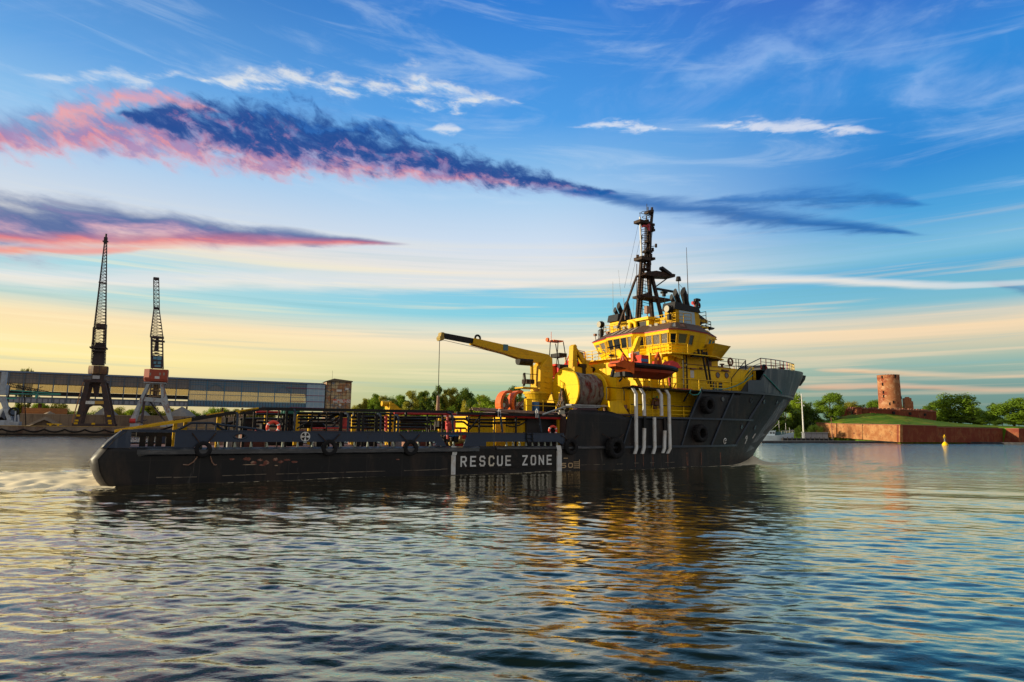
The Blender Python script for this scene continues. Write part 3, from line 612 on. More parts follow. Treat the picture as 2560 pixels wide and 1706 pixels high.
# ---------------- deck pipes : each run a part
def pipe(pts, yl, r, m=M_black, name='deck_pipe'):
    mb = MB(); q = [PL(x, y, yl) if len((x, y)) == 2 else x for x, y in pts]
    # soften corners
    out = [q[0]]
    for a, b, c in zip(q, q[1:], q[2:]):
        d1 = (a-b); d2 = (c-b); L_ = min(.22, d1.length*.4, d2.length*.4); out += [b+d1.normalized()*L_, b+(d1.normalized()+d2.normalized())*L_*.22, b+d2.normalized()*L_]
    out.append(q[-1]); mb.tube(out, r, 8); return mb.build(name, m, ship, smooth=True)
P_ = pipe
for pts, yl, r in [
    ([(745, 1041), (826, 1042), (838, 1034), (880, 1034)], -6.0, .07), ([(745, 1048), (822, 1049), (843, 1036), (870, 1036)], -6.0, .07),
    ([(745, 1057), (828, 1057), (848, 1042), (868, 1041)], -6.0, .075), ([(828, 1070), (848, 1051), (868, 1051)], -6.0, .07), ([(843, 1070), (856, 1061), (868, 1058)], -6.0, .06),
    ([(745, 1033), (1130, 1036)], -6.1, .08), ([(880, 1044), (952, 1043)], -6.0, .09), ([(880, 1053), (985, 1052)], -6.0, .08), ([(880, 1061), (980, 1061)], -6.0, .08),
    ([(952, 1043), (1110, 1044)], -5.8, .07), ([(990, 1049), (1064, 1050)], -5.9, .06), ([(990, 1061), (1064, 1062), (1067, 1075)], -6.0, .08),
    ([(1015, 1032), (1014, 1046), (1006, 1049), (990, 1049)], -6.5, .10), ([(885, 1031), (885, 1040), (880, 1046)], -6.5, .10),
    ([(1000, 1052), (1075, 1052), (1078, 1060), (1078, 1076)], -5.7, .07), ([(1070, 1044), (1088, 1045), (1090, 1056), (1087, 1076)], -5.7, .07),
    ([(1120, 1048), (1165, 1048), (1174, 1056), (1232, 1058), (1300, 1057)], -6.0, .09), ([(1120, 1055), (1160, 1055), (1171, 1066), (1232, 1066)], -6.0, .08),
    ([(1165, 1043), (1175, 1050), (1232, 1050), (1318, 1049)], -5.9, .08), ([(1175, 1040), (1300, 1041)], -6.0, .08),
    ([(758, 1063), (808, 1063), (812, 1076)], -5.6, .14), ([(686, 1060), (735, 1059)], -5.5, .07), ([(600, 1049), (660, 1047), (735, 1050)], -5.6, .06), ([(640, 1036), (738, 1037)], -5.9, .07),
    ([(645, 1055), (735, 1057)], -5.0, .07), ([(750, 1068), (980, 1071)], -4.6, .08), ([(990, 1069), (1230, 1072)], -4.6, .08)]:
    P_(pts, yl, r)
P_([(985, 1034), (1060, 1035), (1130, 1036), (1232, 1040), (1400, 1047)], -6.25, .09, M_red, 'red_pipe')
P_([(965, 1038), (965, 1078)], -6.3, .12, M_red, 'red_pipe'); P_([(1119, 1036), (1119, 1098)], -6.3, .10, M_red, 'red_pipe')
P_([(780, 1071), (872, 1071), (872, 1078)], -6.3, .05, M_red, 'red_pipe'); P_([(640, 1030), (735, 1031)], -5.0, .07, M_red, 'red_pipe')
P_([(1316, 1044), (1405, 1045)], -6.0, .10, M_red, 'red_pipe')
P_([(1265, 1064), (1280, 1068), (1297, 1064), (1318, 1053)], -6.2, .06, M_black, 'hose'); P_([(540, 1061), (570, 1060), (590, 1054)], -6.0, .09, M_black, 'hose')
# manifold valve with hoses
mb = MB(); a = PL(713, 1029, -5.8); mb.torus((a.x, -5.8, a.z-.05), (0, 1, 0), .22, .07); mb.box(a.x-.1, a.x+.9, -6, -5.6, a.z-.15, a.z+.15)
mb.build('valve_wheel', M_grn, ship, smooth=True)
mb = MB()
for x in (708, 716, 724, 731): a = sx(x, 1050, -5.8); mb.tube([(a, -5.8, 2.1), (a+.02, -5.8, 4.2)], .09, 8)
mb.build('manifold_pipe', M_black, ship, smooth=True)
# deck machinery : winch boxes, vents seen through the rack
for (x0, x1, y0, y1, yl, m_, nm) in [(603, 640, 1048, 1071, -5.0, M_black, 'winch_box'), (601, 618, 1066, 1078, -4.5, M_black, 'winch_box'), (1098, 1122, 1055, 1068, -5.2, M_black, 'winch_box'),
        (655, 668, 1062, 1078, -4.5, M_black, 'winch_box'), (1110, 1124, 1093, 1106, -6.2, M_black, 'mooring_bitt'), (1136, 1146, 1093, 1106, -6.2, M_black, 'mooring_bitt'),
        (857, 871, 1047, 1067, -6.3, M_red, 'hydrant_box'), (1124, 1139, 1055, 1074, -6.2, M_red, 'hydrant_box')]:
    a, b = PL(x0, y0, yl), PL(x1, y1, yl); mb = MB(); mb.box(a.x, b.x, yl, yl+.7, b.z, a.z); mb.box(a.x-.03, b.x+.03, yl-.03, yl+.73, a.z+.003, a.z+.06)
    if nm == 'hydrant_box': mb.box(a.x+.1, b.x-.1, yl-.025, yl-.003, b.z+.1, a.z-.12)
    mb.build(nm, m_, ship)
mb = MB(); a = PL(1130, 1089, -5.9); mb.tube([(a.x-.5, -5.9, a.z), (a.x+.5, -5.9, a.z)], .14, 10); mb.torus((a.x+.1, -6, a.z+.05), (0, 1, 0), .18, .05); mb.build('blue_valve', M_blue, ship, smooth=True)
mb = MB(); a = PL(1150, 1090, -5.6); mb.tube([(a.x-.9, -5.6, 2.3), (a.x+.1, -5.6, 2.45), (a.x+.9, -5.6, 2.3)], .2, 10); mb.tube([(a.x, -5.6, 2.5), (a.x+.1, -5.6, 2.95)], .12, 10); mb.build('yellow_valve', mat('dull_yellow', (.40, .27, .05), .6, c2=(.15, .09, .04), amt=.8, scale=4), ship, smooth=True)
# inner deck clutter : crates, coamings and hatch rims in steel and red
random.seed(11)
for i in range(34):
    s = random.uniform(7, 31); y = random.uniform(-5.2, 3.5); m_ = random.choice([M_black, M_black, M_deck, M_red, M_rust, M_grey, M_wood]); h_ = random.uniform(.25, 1.1)
    mb = MB(); l_ = random.uniform(.3, 1.6); mb.box(s, s+l_, y, y+.6, 2.03, 2.03+h_); mb.box(s-.04, s+l_+.04, y-.04, y+.64, 2.033+h_, 2.09+h_); mb.tube([(s+l_*.5, y+.3, 2.0+h_), (s+l_*.5, y+.3, 2.35+h_)], .08, 8)
    mb.build('deck_fitting', m_, ship)
for i in range(6):
    z = 2.6+.28*i; mb = MB(); mb.tube([(9, 1.0+.05*i, z), (18, 1.0, z), (18.6, 1.0, z+.2), (31, 1.0, z+.2)], .08, 8); mb.build('deck_pipe', M_black if i != 2 else M_rust, ship)
# yellow deck tanks behind the rack and the yellow hood aft of the trees
def tank(x0, x1, y0, y1, yl, d):
    a, b = PL(x0, y0, yl), PL(x1, y1, yl); mb = MB(); mb.box(a.x, b.x, yl, yl+d, 2.03, a.z)
    for s in np.linspace(a.x+.3, b.x-.3, 4): mb.box(s, s+.06, yl-.035, yl, 2.1, a.z-.05)
    mb.box(a.x-.05, b.x+.05, yl-.05, yl+d+.05, a.z+.003, a.z+.07)
    return mb
for args in ((1170, 1232, 1043, 1078, -5.0, 2.2), (1264, 1316, 1044, 1078, -5.0, 2.2)):
    mb = tank(*args); mb.build('deck_tank', M_yel, ship)
mb = MB(); a = PL(963, 1008, 0); q = PL(1003, 1026, 0); mb.prism([(a.x+.2, a.z+.02), (a.x+.55, a.z), (q.x, q.z-.1), (a.x+.2, q.z-.1)], -.5, .5); mb.tube([(a.x-.3, 0, a.z-.05), (a.x+.5, 0, a.z-.05)], .22, 12)
mb.box(a.x+.25, q.x-.3, -.4, .4, 2.05, q.z-.103); mb.build('vent_hood', M_yel2, ship)
# under-deck house aft of the hull step
mb = MB(); a = PL(1316, 1044, -5.2); mb.box(a.x, 33.2, -5.2, 5.2, 2.03, 4.5); mb.box(a.x-.1, 33.2, -6.2, 6.2, 4.5, 4.72); mb.build('deck_shelter', mat('shelter_steel', (.022, .022, .026), .6), ship)
mb = MB(); a, b = sx(1393, 1060, -6.0), sx(1408, 1060, -6.0); mb.box(a, b, -6.1, -5.9, 2.05, 4.3); mb.build('shelter_column', M_yel2, ship)
mb = MB(); mb.tube([PL(1356, 1037, -6.8), PL(1411, 1018, -6.8)], .07, 8); mb.tube([PL(1411, 1018, -6.8), PL(1500, 1019, -6.8)], .05, 8); mb.build('deck_wire', M_grey, ship)
mb = MB(); a = PL(1402, 1030, -7.0); mb.box(a.x-.2, a.x+.3, -7.15, -6.9, a.z-.2, a.z+.12); mb.build('lamp_box', M_lens, ship)
for x in (1248, 1342):
    a = PL(x, 1024, -6.9); mb = MB(); mb.tube([(a.x-.08, -6.9, 4.35), (a.x-.08, -6.9, a.z-.1), (a.x, -6.9, a.z+.05), (a.x+.1, -6.9, a.z-.1), (a.x+.12, -6.9, 4.35)], .035, 6); mb.build('rail_hook', M_wht, ship, smooth=True)
mb = MB(); a = PL(1317, 1081, -7.15); 
for dx_ in (0, .55): mb.tube([(a.x+dx_-.1, -6.8, 3.15), (a.x+dx_, -7.12, 3.1), (a.x+dx_+.03, -7.12, 2.6), (a.x+dx_+.15, -7.16, 2.3)], .05, 6)
for z in (3.02, 2.68, 2.4): mb.tube([(a.x-.05, -7.15, z), (a.x+.65, -7.15, z)], .04, 6)
mb.build('boarding_ladder', M_black, ship, smooth=True)

# ---------------- white boat-fender bars forward
def bar_w(pts, w_=.30, yl=-7.35, m=M_wht):
    q = [PL(x, y, yl) for x, y in pts]; mb = MB()
    rings = [[(p.x-w_/2, yl-.07, p.z), (p.x+w_/2, yl-.07, p.z), (p.x+w_/2, yl+.07, p.z), (p.x-w_/2, yl+.07, p.z)] for p in q]
    mb.loft(rings); return mb.build('fender_bar', m, ship)
bar_w([(1582, 971), (1590, 985), (1591, 1122), (1587, 1135)]); bar_w([(1601, 972), (1609, 985), (1611, 1040)]); bar_w([(1611, 1071), (1610, 1120), (1606, 1135)])
bar_w([(1636, 1044), (1637, 1120), (1633, 1135)]); bar_w([(1644, 974), (1653, 987), (1654, 1040)]); bar_w([(1662, 1077), (1661, 1122), (1657, 1133)]); bar_w([(1665, 975), (1672, 989), (1675, 1122), (1669, 1134)])
bar_w([(1611, 1041), (1611, 1070)], .26, -7.2, M_black); bar_w([(1661, 1046), (1662, 1076)], .26, -7.2, M_black)
mb = MB()
for x in (1555, 1485): pass
# ---------------- superstructure
def poly_house(name, ring0, ring1, m=M_yel, cap=True):
    mb = MB(); mb.loft([ring0, ring1], cap=cap); return mb.build(name, m, ship)
def quadwin(name, p00, p10, p11, p01, u0, u1, v0, v1, parent, glass=M_glass, frm=M_black, out=.03, fw_=.05):
    """window lying on a wall quad (bottom-left, bottom-right, top-right, top-left)"""
    p00, p10, p11, p01 = map(Vector, (p00, p10, p11, p01)); nr = (p10-p00).cross(p01-p00).normalized()
    def q(u, v): return (p00*(1-u)+p10*u)*(1-v)+(p01*(1-u)+p11*u)*v
    c = [q(u0, v0), q(u1, v0), q(u1, v1), q(u0, v1)]; ce = sum(c, Vector())/4
    mb = MB()
    for i in range(4):
        a, b = c[i], c[(i+1) % 4]; mb.bar(a+nr*out, b+nr*out, fw_, fw_+.02)
    f = mb.build(name, frm, parent)
    g = MB(); g.add([x+nr*(out*.6) for x in c]+[x-nr*.01 for x in c], [(0, 1, 2, 3), (7, 6, 5, 4), (0, 4, 5, 1), (1, 5, 6, 2), (2, 6, 7, 3), (3, 7, 4, 0)]); g.build('pane', glass, f)
    return f
# lower tier (winch deck level)
low = [(42.2, -4.9), (49.8, -4.9), (52, -4.9), (52, 4.9), (42.2, 4.9)]
h1 = poly_house('lower_house', [(s, y, 4.55) for s, y in low], [(s, y, 7.3) for s, y in low])
# entrance block aft with shutter door, lit
a = PL(1570, 980, -5.4).x; mb = MB(); mb.box(a, a+1.7, -5.6, -3.2, 4.55, 7.2); blk = mb.build('entrance_block', M_yel, ship)
quadwin('shutter_door', (a, -3.8, 4.7), (a, -5.0, 4.7), (a, -5.0, 6.7), (a, -3.8, 6.7), .1, .9, .0, .95, blk, mat('shutter', (.42, .34, .24), .6, lines=[(2, .12, .03, (.1, .06, .03))]), M_yel)
# starboard face fittings
y = -4.9
mb = MB(); p = PL(1637, 1010, y); mb.torus((p.x, y-.18, p.z), (0, 1, 0), .5, .12, 24, 8); mb.tube([(p.x, y-.3, p.z), (p.x, y, p.z)], .28, 16); mb.build('hose_reel', mat('reel_brown', (.18, .07, .03), .6), ship, smooth=True)
for x in (1612, 1630): p = PL(x, 985, y); mb = MB(); mb.tube([(p.x, y-.1, 6.6), (p.x, y-.1, 7.15), (p.x+.2, y-.1, 7.25), (p.x+.4, y-.1, 7.1)], .07, 8); mb.build('vent_pipe', M_yel, ship, smooth=True)
for x, yy in ((1632, 993), (1642, 996)): p = PL(x, yy, y); mb = MB(); mb.box(p.x-.12, p.x+.12, y-.03, y, p.z-.2, p.z+.2); mb.build('safety_sign', mat('sign_green', (.02, .35, .08), .5), ship)
for x0, x1, yy, m_ in ((1612, 1624, 976, M_black), (1650, 1662, 980, M_rust), (1690, 1704, 980, M_rust)): p, q = PL(x0, yy, y), PL(x1, yy, y); mb = MB(); mb.box(p.x, q.x, y-.15, y, p.z-.06, p.z+.06); mb.build('wall_lamp', m_, ship)
for p0, p1 in (((1722, 982), (1709, 1004)), ((1555, 946), (1548, 954))): mb = MB(); mb.bar(PL(*p0, -6.3), PL(*p1, -6.3), .12); mb.build('deck_strut', M_black, ship)
p = PL(1621, 1000, y); mb = MB(); mb.torus((p.x, y-.12, p.z-.1), (0, 1, 0), .2, .04); mb.build('door_wheel', M_yel2, ship)
mb = MB()
for z_ in (5.35, 4.98): 
    a, b = PL(1575, 1020, -6.6).x, PL(1724, 1030, -6.6).x; mb.tube([(a, -6.7, z_), (b, -6.7, z_)], .04, 6)
for x in (1576, 1598, 1617, 1631, 1645, 1658, 1709): p = PL(x, 1025, -6.7).x; mb.tube([(p, -6.7, 4.55), (p, -6.7, 5.75)], .045, 6)
mb.build('guard_rail', M_yel, ship)
mb = MB(); a, b = PL(1575, 1020, -6.6).x, PL(1728, 1016, -6.6).x; mb.tube([(a, -6.7, 5.78), (b, -6.7, 5.78)], .045, 6); mb.build('guard_rail_top', M_black, ship)
# second tier
t2 = [(47.9, -5.5), (58.2, -5.5), (61, -5.0), (61, 5.0), (47.9, 5.5)]
h2 = poly_house('upper_house', [(s, y, 7.42) for s, y in t2], [(s, y, 10.12) for s, y in t2])
t2b = [(45.2, -3.6), (48.1, -3.6), (48.1, 5.3), (45.2, 5.3)]
poly_house('aft_house', [(s, y, 7.42) for s, y in t2b], [(s, y, 10.6) for s, y in t2b])
for x, yy in ((1794, 938), (1816, 939)):
    p = PL(x, yy, -5.5); mb = MB(); mb.torus((p.x, -5.53, p.z), (0, 1, 0), .27, .05, 20, 6); mb.tube([(p.x, -5.54, p.z), (p.x, -5.5, p.z)], .26, 18, m=1); mb.build('porthole', [M_rust, M_glass], ship)
for x0, x1 in ((1782, 1790), (1797, 1806)):
    a, b = PL(x0, 960, -5.5).x, PL(x1, 960, -5.5).x; quadwin('window', (a, -5.5, 7.6), (b, -5.5, 7.6), (b, -5.5, 8.5), (a, -5.5, 8.5), 0, 1, 0.05, .95, h2)
mb = MB(); p = PL(1730, 935, -5.5); mb.box(p.x-.25, p.x+.25, -5.53, -5.5, p.z-.4, p.z+.35); mb.build('notice_board', M_wht, ship)
mb = MB()
for yy in (914, 924, 951): a, b = PL(1702, yy-1, -5.5), PL(1826, yy+3, -5.5); mb.box(a.x, b.x, -5.56, -5.5, (a.z+b.z)/2-.03, (a.z+b.z)/2+.03)
mb.build('wall_pipe', M_rust, ship)
mb = MB()
for x0, x1, yy in ((1724, 1736, 922), (1748, 1752, 921), (1803, 1818, 926)): a, b = PL(x0, yy, -5.5), PL(x1, yy, -5.5); mb.box(a.x, b.x, -5.75, -5.5, a.z-.07, a.z+.07)
mb.build('wall_lamp', M_rust, ship)
# boat deck guard rail and ladder
mb = MB()
for z_ in (8.5, 8.1, 7.8): mb.tube([(48.6, -6.7, z_), (56.2, -6.4, z_)], .035, 6)
for s in np.arange(48.6, 56.4, 1.25): mb.tube([(s, -6.7+.04*(s-48.6), 7.42), (s, -6.7+.04*(s-48.6), 8.5)], .04, 6)
mb.build('guard_rail', M_yel, ship)
mb = MB()
for z_ in (8.5, 7.95): mb.tube([(41.5, -6.7, z_), (48.6, -6.7, z_)], .035, 6)
for s in np.arange(41.5, 48.6, .9): mb.tube([(s, -6.7, 7.42), (s, -6.7, 8.5)], .04, 6)
mb.build('guard_rail', M_yel, ship)
def ladder(p, q, wd, m, name='ladder', n=8, rr=.05, dirv=(1, 0, 0)):
    p, q = Vector(p), Vector(q); d = Vector(dirv)*wd; mb = MB(); mb.bar(p, q, rr*2); mb.bar(p+d, q+d, rr*2)
    for i in range(n): t = (i+.5)/n; mb.tube([p+(q-p)*t, p+(q-p)*t+d], rr*.7, 6)
    return mb.build(name, m, ship)
a = PL(1715, 968, -5.9); ladder((a.x-.25, -5.85, 7.5), (a.x-.25, -5.85, 11.2), .5, M_black, n=9)
a, b = PL(1770, 960, -6.2), PL(1754, 875, -6.2); mb = MB(); mb.bar(a, b, .14); a, b = PL(1778, 968, -6.2), PL(1766, 880, -6.2); mb.bar(a, b, .14)
mb.bar(PL(1728, 890, -6.2), PL(1770, 892, -6.2), .28, .22)
for x0, y0, x1, y1 in ((1745, 873, 1748, 890), (1760, 880, 1763, 893), (1750, 892, 1758, 886), (1736, 881, 1737, 892)): mb.bar(PL(x0, y0, -6.2), PL(x1, y1, -6.2), .16)
mb.build('boarding_derrick', M_black, ship)
# stairs up to the forecastle
def PH(x, y, yl): return PL(x, y, yl)
mb = MB(); a, b = PL(1850, 963, -5.4), PL(1880, 925, -5.4); 
for dy in (0, .8): mb.bar(a+Vector((0, dy, 0)), b+Vector((0, dy, 0)), .08, .30)
for i in range(9): t = (i+.5)/9; c_ = a+(b-a)*t; mb.box(c_.x-.14, c_.x+.14, c_.y, c_.y+.8, c_.z-.02, c_.z+.02)
mb.build('bow_stairs', M_grn, ship)
mb = MB(); a2, b2 = PL(1838, 965, -5.4), PL(1878, 917, -5.4); mb.tube([a2, b2], .08, 6); mb.tube([PL(1847, 965, -5.4), PL(1884, 920, -5.4)], .08, 6); mb.build('stair_rail', M_yel, ship)
mb = MB(); a = PL(1829, 970, -5.8); mb.tube([(a.x, -5.8, 7.5), PL(1829, 946, -5.8), PL(1863, 903, -5.8), (PL(1863, 903, -5.8).x, -5.8, 10.2)], .045, 6); mb.build('stair_rail', M_black, ship)
# forecastle break bulkhead
mb = MB(); mb.box(60.4, 60.6, -5.4, 5.4, 7.45, 10.12); mb.build('break_bulkhead', M_yel2, ship)
mb = MB(); p = PL(1890, 940, -5.0); mb.prism([(-5.2, 7.6), (-4.0, 7.6), (-4.0, 9.9), (-5.2, 9.9)], 60.3, 60.36, 'x'); mb.build('bulkhead_door', M_glass, ship)
# rail on top of the second tier, lifebuoy stand, mushroom vent
mb = MB(); a, b = PL(1800, 895, -5.2), PL(1864, 898, -5.2)
for dz_ in (0, -.4, -.8): mb.tube([(a.x, -5.2, 11.25+dz_), (b.x, -5.2, 11.25+dz_)], .03, 6)
for s in (a.x+1.5, a.x+2.6, (b.x), 58.0): mb.tube([(s, -5.2, 10.12), (s, -5.2, 11.25)], .04, 6)
mb.build('guard_rail', M_bul, ship)
mb = MB(); p = PL(1805, 916, -5); mb.tube([(p.x, -5, 10.12), (p.x, -5, 10.5)], .12, 10); mb.tube([(p.x, -5, 10.5), (p.x, -5, 10.6)], .26, 12); mb.build('mushroom_vent', M_rust, ship, smooth=True)
# bow rail
rail = [(61.3, -5.6), (64, -5.0), (67, -4.1), (70, -3.0), (72.5, -1.9), (74.8, -.8), (76.0, 0)]
def rz_(s): return topz(s)+.05
mb = MB(); mbr = MB()
pth = [(s, y) for s, y in rail]+[(s, -y) for s, y in rail[::-1][1:]]
for dz_, r_ in ((1.15, .05), (.75, .03), (.38, .03)): mb.tube([(s, y, rz_(s)+dz_) for s, y in pth], r_, 6)
mb.tube([PL(1846, 923, -5.6), (61.3, -5.6, rz_(61.3)+1.15)], .05, 6); mb.tube([PL(1862, 923, -5.6), (61.3, -5.6, rz_(61.3)+.6)], .03, 6)
mb.build('bow_rail', M_bul, ship)
dense = []
for (s0, y0), (s1, y1) in zip(pth, pth[1:]):
    n = max(1, int(round(math.hypot(s1-s0, y1-y0)/1.5)))
    dense += [(s0+(s1-s0)*i/n, y0+(y1-y0)*i/n) for i in range(n)]
for i, (s, y) in enumerate(dense):
    mb = MB(); mb.tube([(s, y, rz_(s)-.1), (s, y, rz_(s)+1.15)], .05, 6); mb.build('rail_stanchion', M_yel if s > 70 else M_red, ship)
# foredeck windlass, bitts
mb = MB(); mb.tube([(67.5, -1.6, 11.0), (67.5, 1.6, 11.0)], .55, 16); mb.box(67, 68, -.4, .4, 10.25, 11.5); mb.torus((67.5, -1.6, 11.0), (0, 1, 0), .5, .12); mb.build('windlass', M_black, ship, smooth=True)
for s, y in ((69.8, -2.2), (70.6, -2.0), (73, -1)): mb = MB(); mb.tube([(s, y, 10.2), (s, y, 11.2)], .2, 12); mb.tube([(s, y, 11.2), (s, y, 11.3)], .28, 12); mb.build('bollard', M_black if s < 72 else M_yel2, ship, smooth=True)
mb = MB(); mb.loft([[(76.6, -.5, 10.9), (78.2, -.25, 10.9), (78.2, .25, 10.9), (76.6, .5, 10.9)], [(76.6, -.5, 10.5), (78.0, -.2, 10.35), (78.0, .2, 10.35), (76.6, .5, 10.5)], [(76.4, -.3, 9.6), (77.1, -.1, 9.5), (77.1, .1, 9.5), (76.4, .3, 9.6)]]); mb.build('stem_fairlead', M_black, ship)

# third tier : bridge base
t3 = [(48.4, -5.2), (54.6, -5.2), (54.9, -4.8), (54.9, 4.8), (54.6, 5.2), (48.4, 5.2)]
poly_house('bridge_base', [(s, y, 10.12) for s, y in t3], [(s, y, 11.15) for s, y in t3])
mb = MB(); a = PL(1762, 912, -5.2); mb.box(a.x+.15, a.x+1.0, -5.24, -5.2, 10.25, 10.95); 
for q in ((.15, .2, 10.25, 10.95), (.95, 1.0, 10.25, 10.95)): mb.box(a.x+q[0], a.x+q[1], -5.27, -5.24, q[2], q[3])
mb.build('hatch_frame', M_rust, ship)
# flared haunch under the wheelhouse, aft
mb = MB(); mb.loft([[(48.1, -4.4, 9.3), (48.1, -4.4, 8.9), (48.1, 4.6, 8.9), (48.1, 4.6, 9.3)], [(47.0, -5.2, 11.0), (48.2, -5.2, 10.9), (48.2, 4.8, 10.9), (47.0, 4.8, 11.0)]]); mb.build('haunch', M_yel, ship)
mb = MB(); mb.prism([(46.2, 10.95), (48.6, 10.95), (48.6, 10.5)], -5.9, -5.7); mb.prism([(46.4, 10.95), (48.6, 10.95), (48.6, 10.2)], -2.2, -2.0); mb.prism([(46.0, 10.95), (48.6, 10.95), (48.6, 10.2)], 3.4, 3.6); mb.build('haunch_bracket', M_yel, ship)
# bridge deck platform
bd = [(46.0, -2.2), (46.6, -6.2), (48.5, -6.6), (52.6, -6.6), (55.6, -5.2), (56.2, 0), (55.6, 5.2), (52.6, 6.8), (48.5, 6.9), (45.3, 6.6), (45.3, 2.0)]
mb = MB(); mb.prism(bd, 10.97, 11.06, 'z'); mb.build('bridge_deck', M_yel, ship)
# wheelhouse : flared walls
eave = [(47.3, 6.5), (46.45, 3.35), (45.95, 2.55), (45.95, -1.45), (46.8, -2.35), (46.9, -5.6), (47.6, -6.1), (49.1, -6.3), (52.2, -5.9), (55.4, -4.4), (55.9, 0), (55.4, 4.4), (52.2, 6.2), (49.1, 6.6)]
foot = [(47.4, 4.9), (46.75, 2.9), (46.4, 2.3), (46.4, -1.1), (47.4, -2.0), (47.5, -5.0), (48.0, -5.35), (49.2, -5.5), (52.0, -5.2), (54.6, -4.0), (54.9, 0), (54.6, 4.0), (52.0, 5.3), (49.2, 5.3)]
ZF, ZE, ZR_ = 11.06, 13.42, 14.35
wh = poly_house('wheelhouse', [(s, y, ZF) for s, y in foot][::-1], [(s, y, ZE) for s, y in eave][::-1])
def whwin(i, u0, u1, v0, v1, g=M_glass):
    j = (i+1) % len(eave)   # walking i -> j keeps the outside on the right hand seen from aft
    quadwin('window', (*foot[i], ZF), (*foot[j], ZF), (*eave[j], ZE), (*eave[i], ZE), u0, u1, v0, v1, wh, g, M_yel2, .04, .07)
whwin(0, .10, .46, .36, .86, M_curt); whwin(0, .54, .92, .38, .88, M_curt)
whwin(1, .15, .85, .38, .88)
for u in ((.03, .23), (.26, .52), (.55, .78), (.81, .97)): whwin(2, u[0], u[1], .42, .90, M_glass if u[0] < .7 else M_curt)
whwin(3, .18, .90, .38, .86)
for u in ((.03, .31), (.35, .65), (.69, .97)): whwin(4, u[0], u[1], .44, .88, M_curt)
whwin(5, .16, .94, .42, .86); whwin(6, .10, .88, .42, .86, mat('olive_glass', (.10, .11, .045), .15, spec=.9)); whwin(7, .04, .30, .42, .84)
whwin(8, .30, .60, .42, .84, mat('blue_glass', (.03, .16, .30), .1, spec=.9)); whwin(8, .66, .95, .42, .84, mat('blue_glass', (.03, .16, .30), .1)); whwin(9, .1, .45, .46, .8); whwin(9, .55, .9, .46, .8)
mb = MB(); mb.loft([[(46.35, -1.35, ZE+.12), (47.2, -2.25, ZE+.12), (48.2, -2.3, ZR_+.03), (47.35, -1.55, ZR_+.03)], [(46.3, -1.2, ZE+.02), (47.25, -2.4, ZE+.02), (48.3, -2.6, ZR_-.1), (47.3, -1.2, ZR_-.1)]]); mb.build('roof_valley', M_black, ship)
mb = MB()
for (a_, b_) in (((45.98, -1.45), (46.0, 2.5)), ((46.9, -5.6), (46.8, -2.4))):
    n_ = 4
    for q_ in range(1, n_): s_a = a_[0]+(b_[0]-a_[0])*q_/n_; y_a = a_[1]+(b_[1]-a_[1])*q_/n_; mb.bar((s_a+.40, y_a*.97, ZF+.02), (s_a+.20, y_a*.985, ZF+.95), .03)
mb.build('panel_seam', M_brown, wh)
# eave trim and sloping roof
mb = MB()
for i in range(14): j = (i+1) % 14; mb.bar((*eave[i], ZE+.04), (*eave[j], ZE+.04), .10, .10)
mb.build('eave_trim', M_red, ship)
def inset(poly, d): c = (50.8, 0); return [(c[0]+(s-c[0])*(1-d/5.), c[1]+(y-c[1])*(1-d/6.)) for s, y in poly]
ZR = 14.35
rf = [(48.4, 5.6), (47.6, 3.1), (47.3, 2.4), (47.3, -1.6), (47.9, -2.3), (48.0, -5.0), (48.3, -5.3), (49.4, -5.4), (51.8, -5.2), (54.4, -3.8), (54.8, 0), (54.4, 3.8), (51.8, 5.3), (49.4, 5.7)]
mb = MB(); mb.loft([[(s, y, ZE+.09) for s, y in inset(eave, -.12)][::-1], [(s, y, ZR) for s, y in rf][::-1]]); roof = mb.build('wheelhouse_roof', M_brown, ship)
def roofhatch(i, u0, u1, v0, v1, m=M_grey):
    j = (i+1) % 14; E_ = inset(eave, -.12); quadwin('roof_hatch', (*E_[i], ZE+.09), (*E_[j], ZE+.09), (*rf[j], ZR), (*rf[i], ZR), u0, u1, v0, v1, roof, m, M_brown, .03, .05)
for u in ((.05, .25), (.30, .50), (.54, .74), (.78, .96)): roofhatch(2, *u, .15, .78, mat('hatch_grey', (.25, .20, .15), .5))
roofhatch(5, .2, .8, .2, .8); roofhatch(6, .3, .8, .25, .8, M_rust)
# forward slanted visor and wing bulwark
p = [PL(x, y, -4.6) for x, y in ((1749, 827), (1766, 829), (1788, 851), (1750, 847))]
mb = MB(); mb.prism([(q.x, q.z) for q in p], -4.9, 4.9); fv = mb.build('forward_visor', M_yel2, ship)
a, b = PL(1759, 831, -4.9), PL(1770, 838, -4.9); mb = MB(); mb.box(a.x, b.x, -4.96, -4.88, b.z, a.z); mb.box(a.x+.12, b.x-.12, -4.98, -4.96, b.z+.1, a.z-.1, m=1); mb.build('visor_window', [M_black, mat('blue_glass', (.03, .16, .30), .1)], ship)
mb = MB(); mb.loft([[(52.6, -6.0, 11.15), (55.0, -5.4, 11.15), (55.0, -4.2, 11.15), (52.6, -4.6, 11.15)], [(52.5, -6.6, 12.4), (55.8, -6.0, 12.4), (55.8, -4.0, 12.4), (52.5, -4.4, 12.4)]]); mb.build('bridge_wing', M_yel2, ship)
mb = MB(); mb.loft([[(53.0, -5.2, 10.6), (54.6, -5.0, 10.6), (54.6, -4.2, 10.6), (53.0, -4.2, 10.6)], [(52.6, -6.0, 11.12), (55.0, -5.4, 11.12), (55.0, -4.2, 11.12), (52.6, -4.6, 11.12)]]); mb.build('wing_underside', M_black, ship)
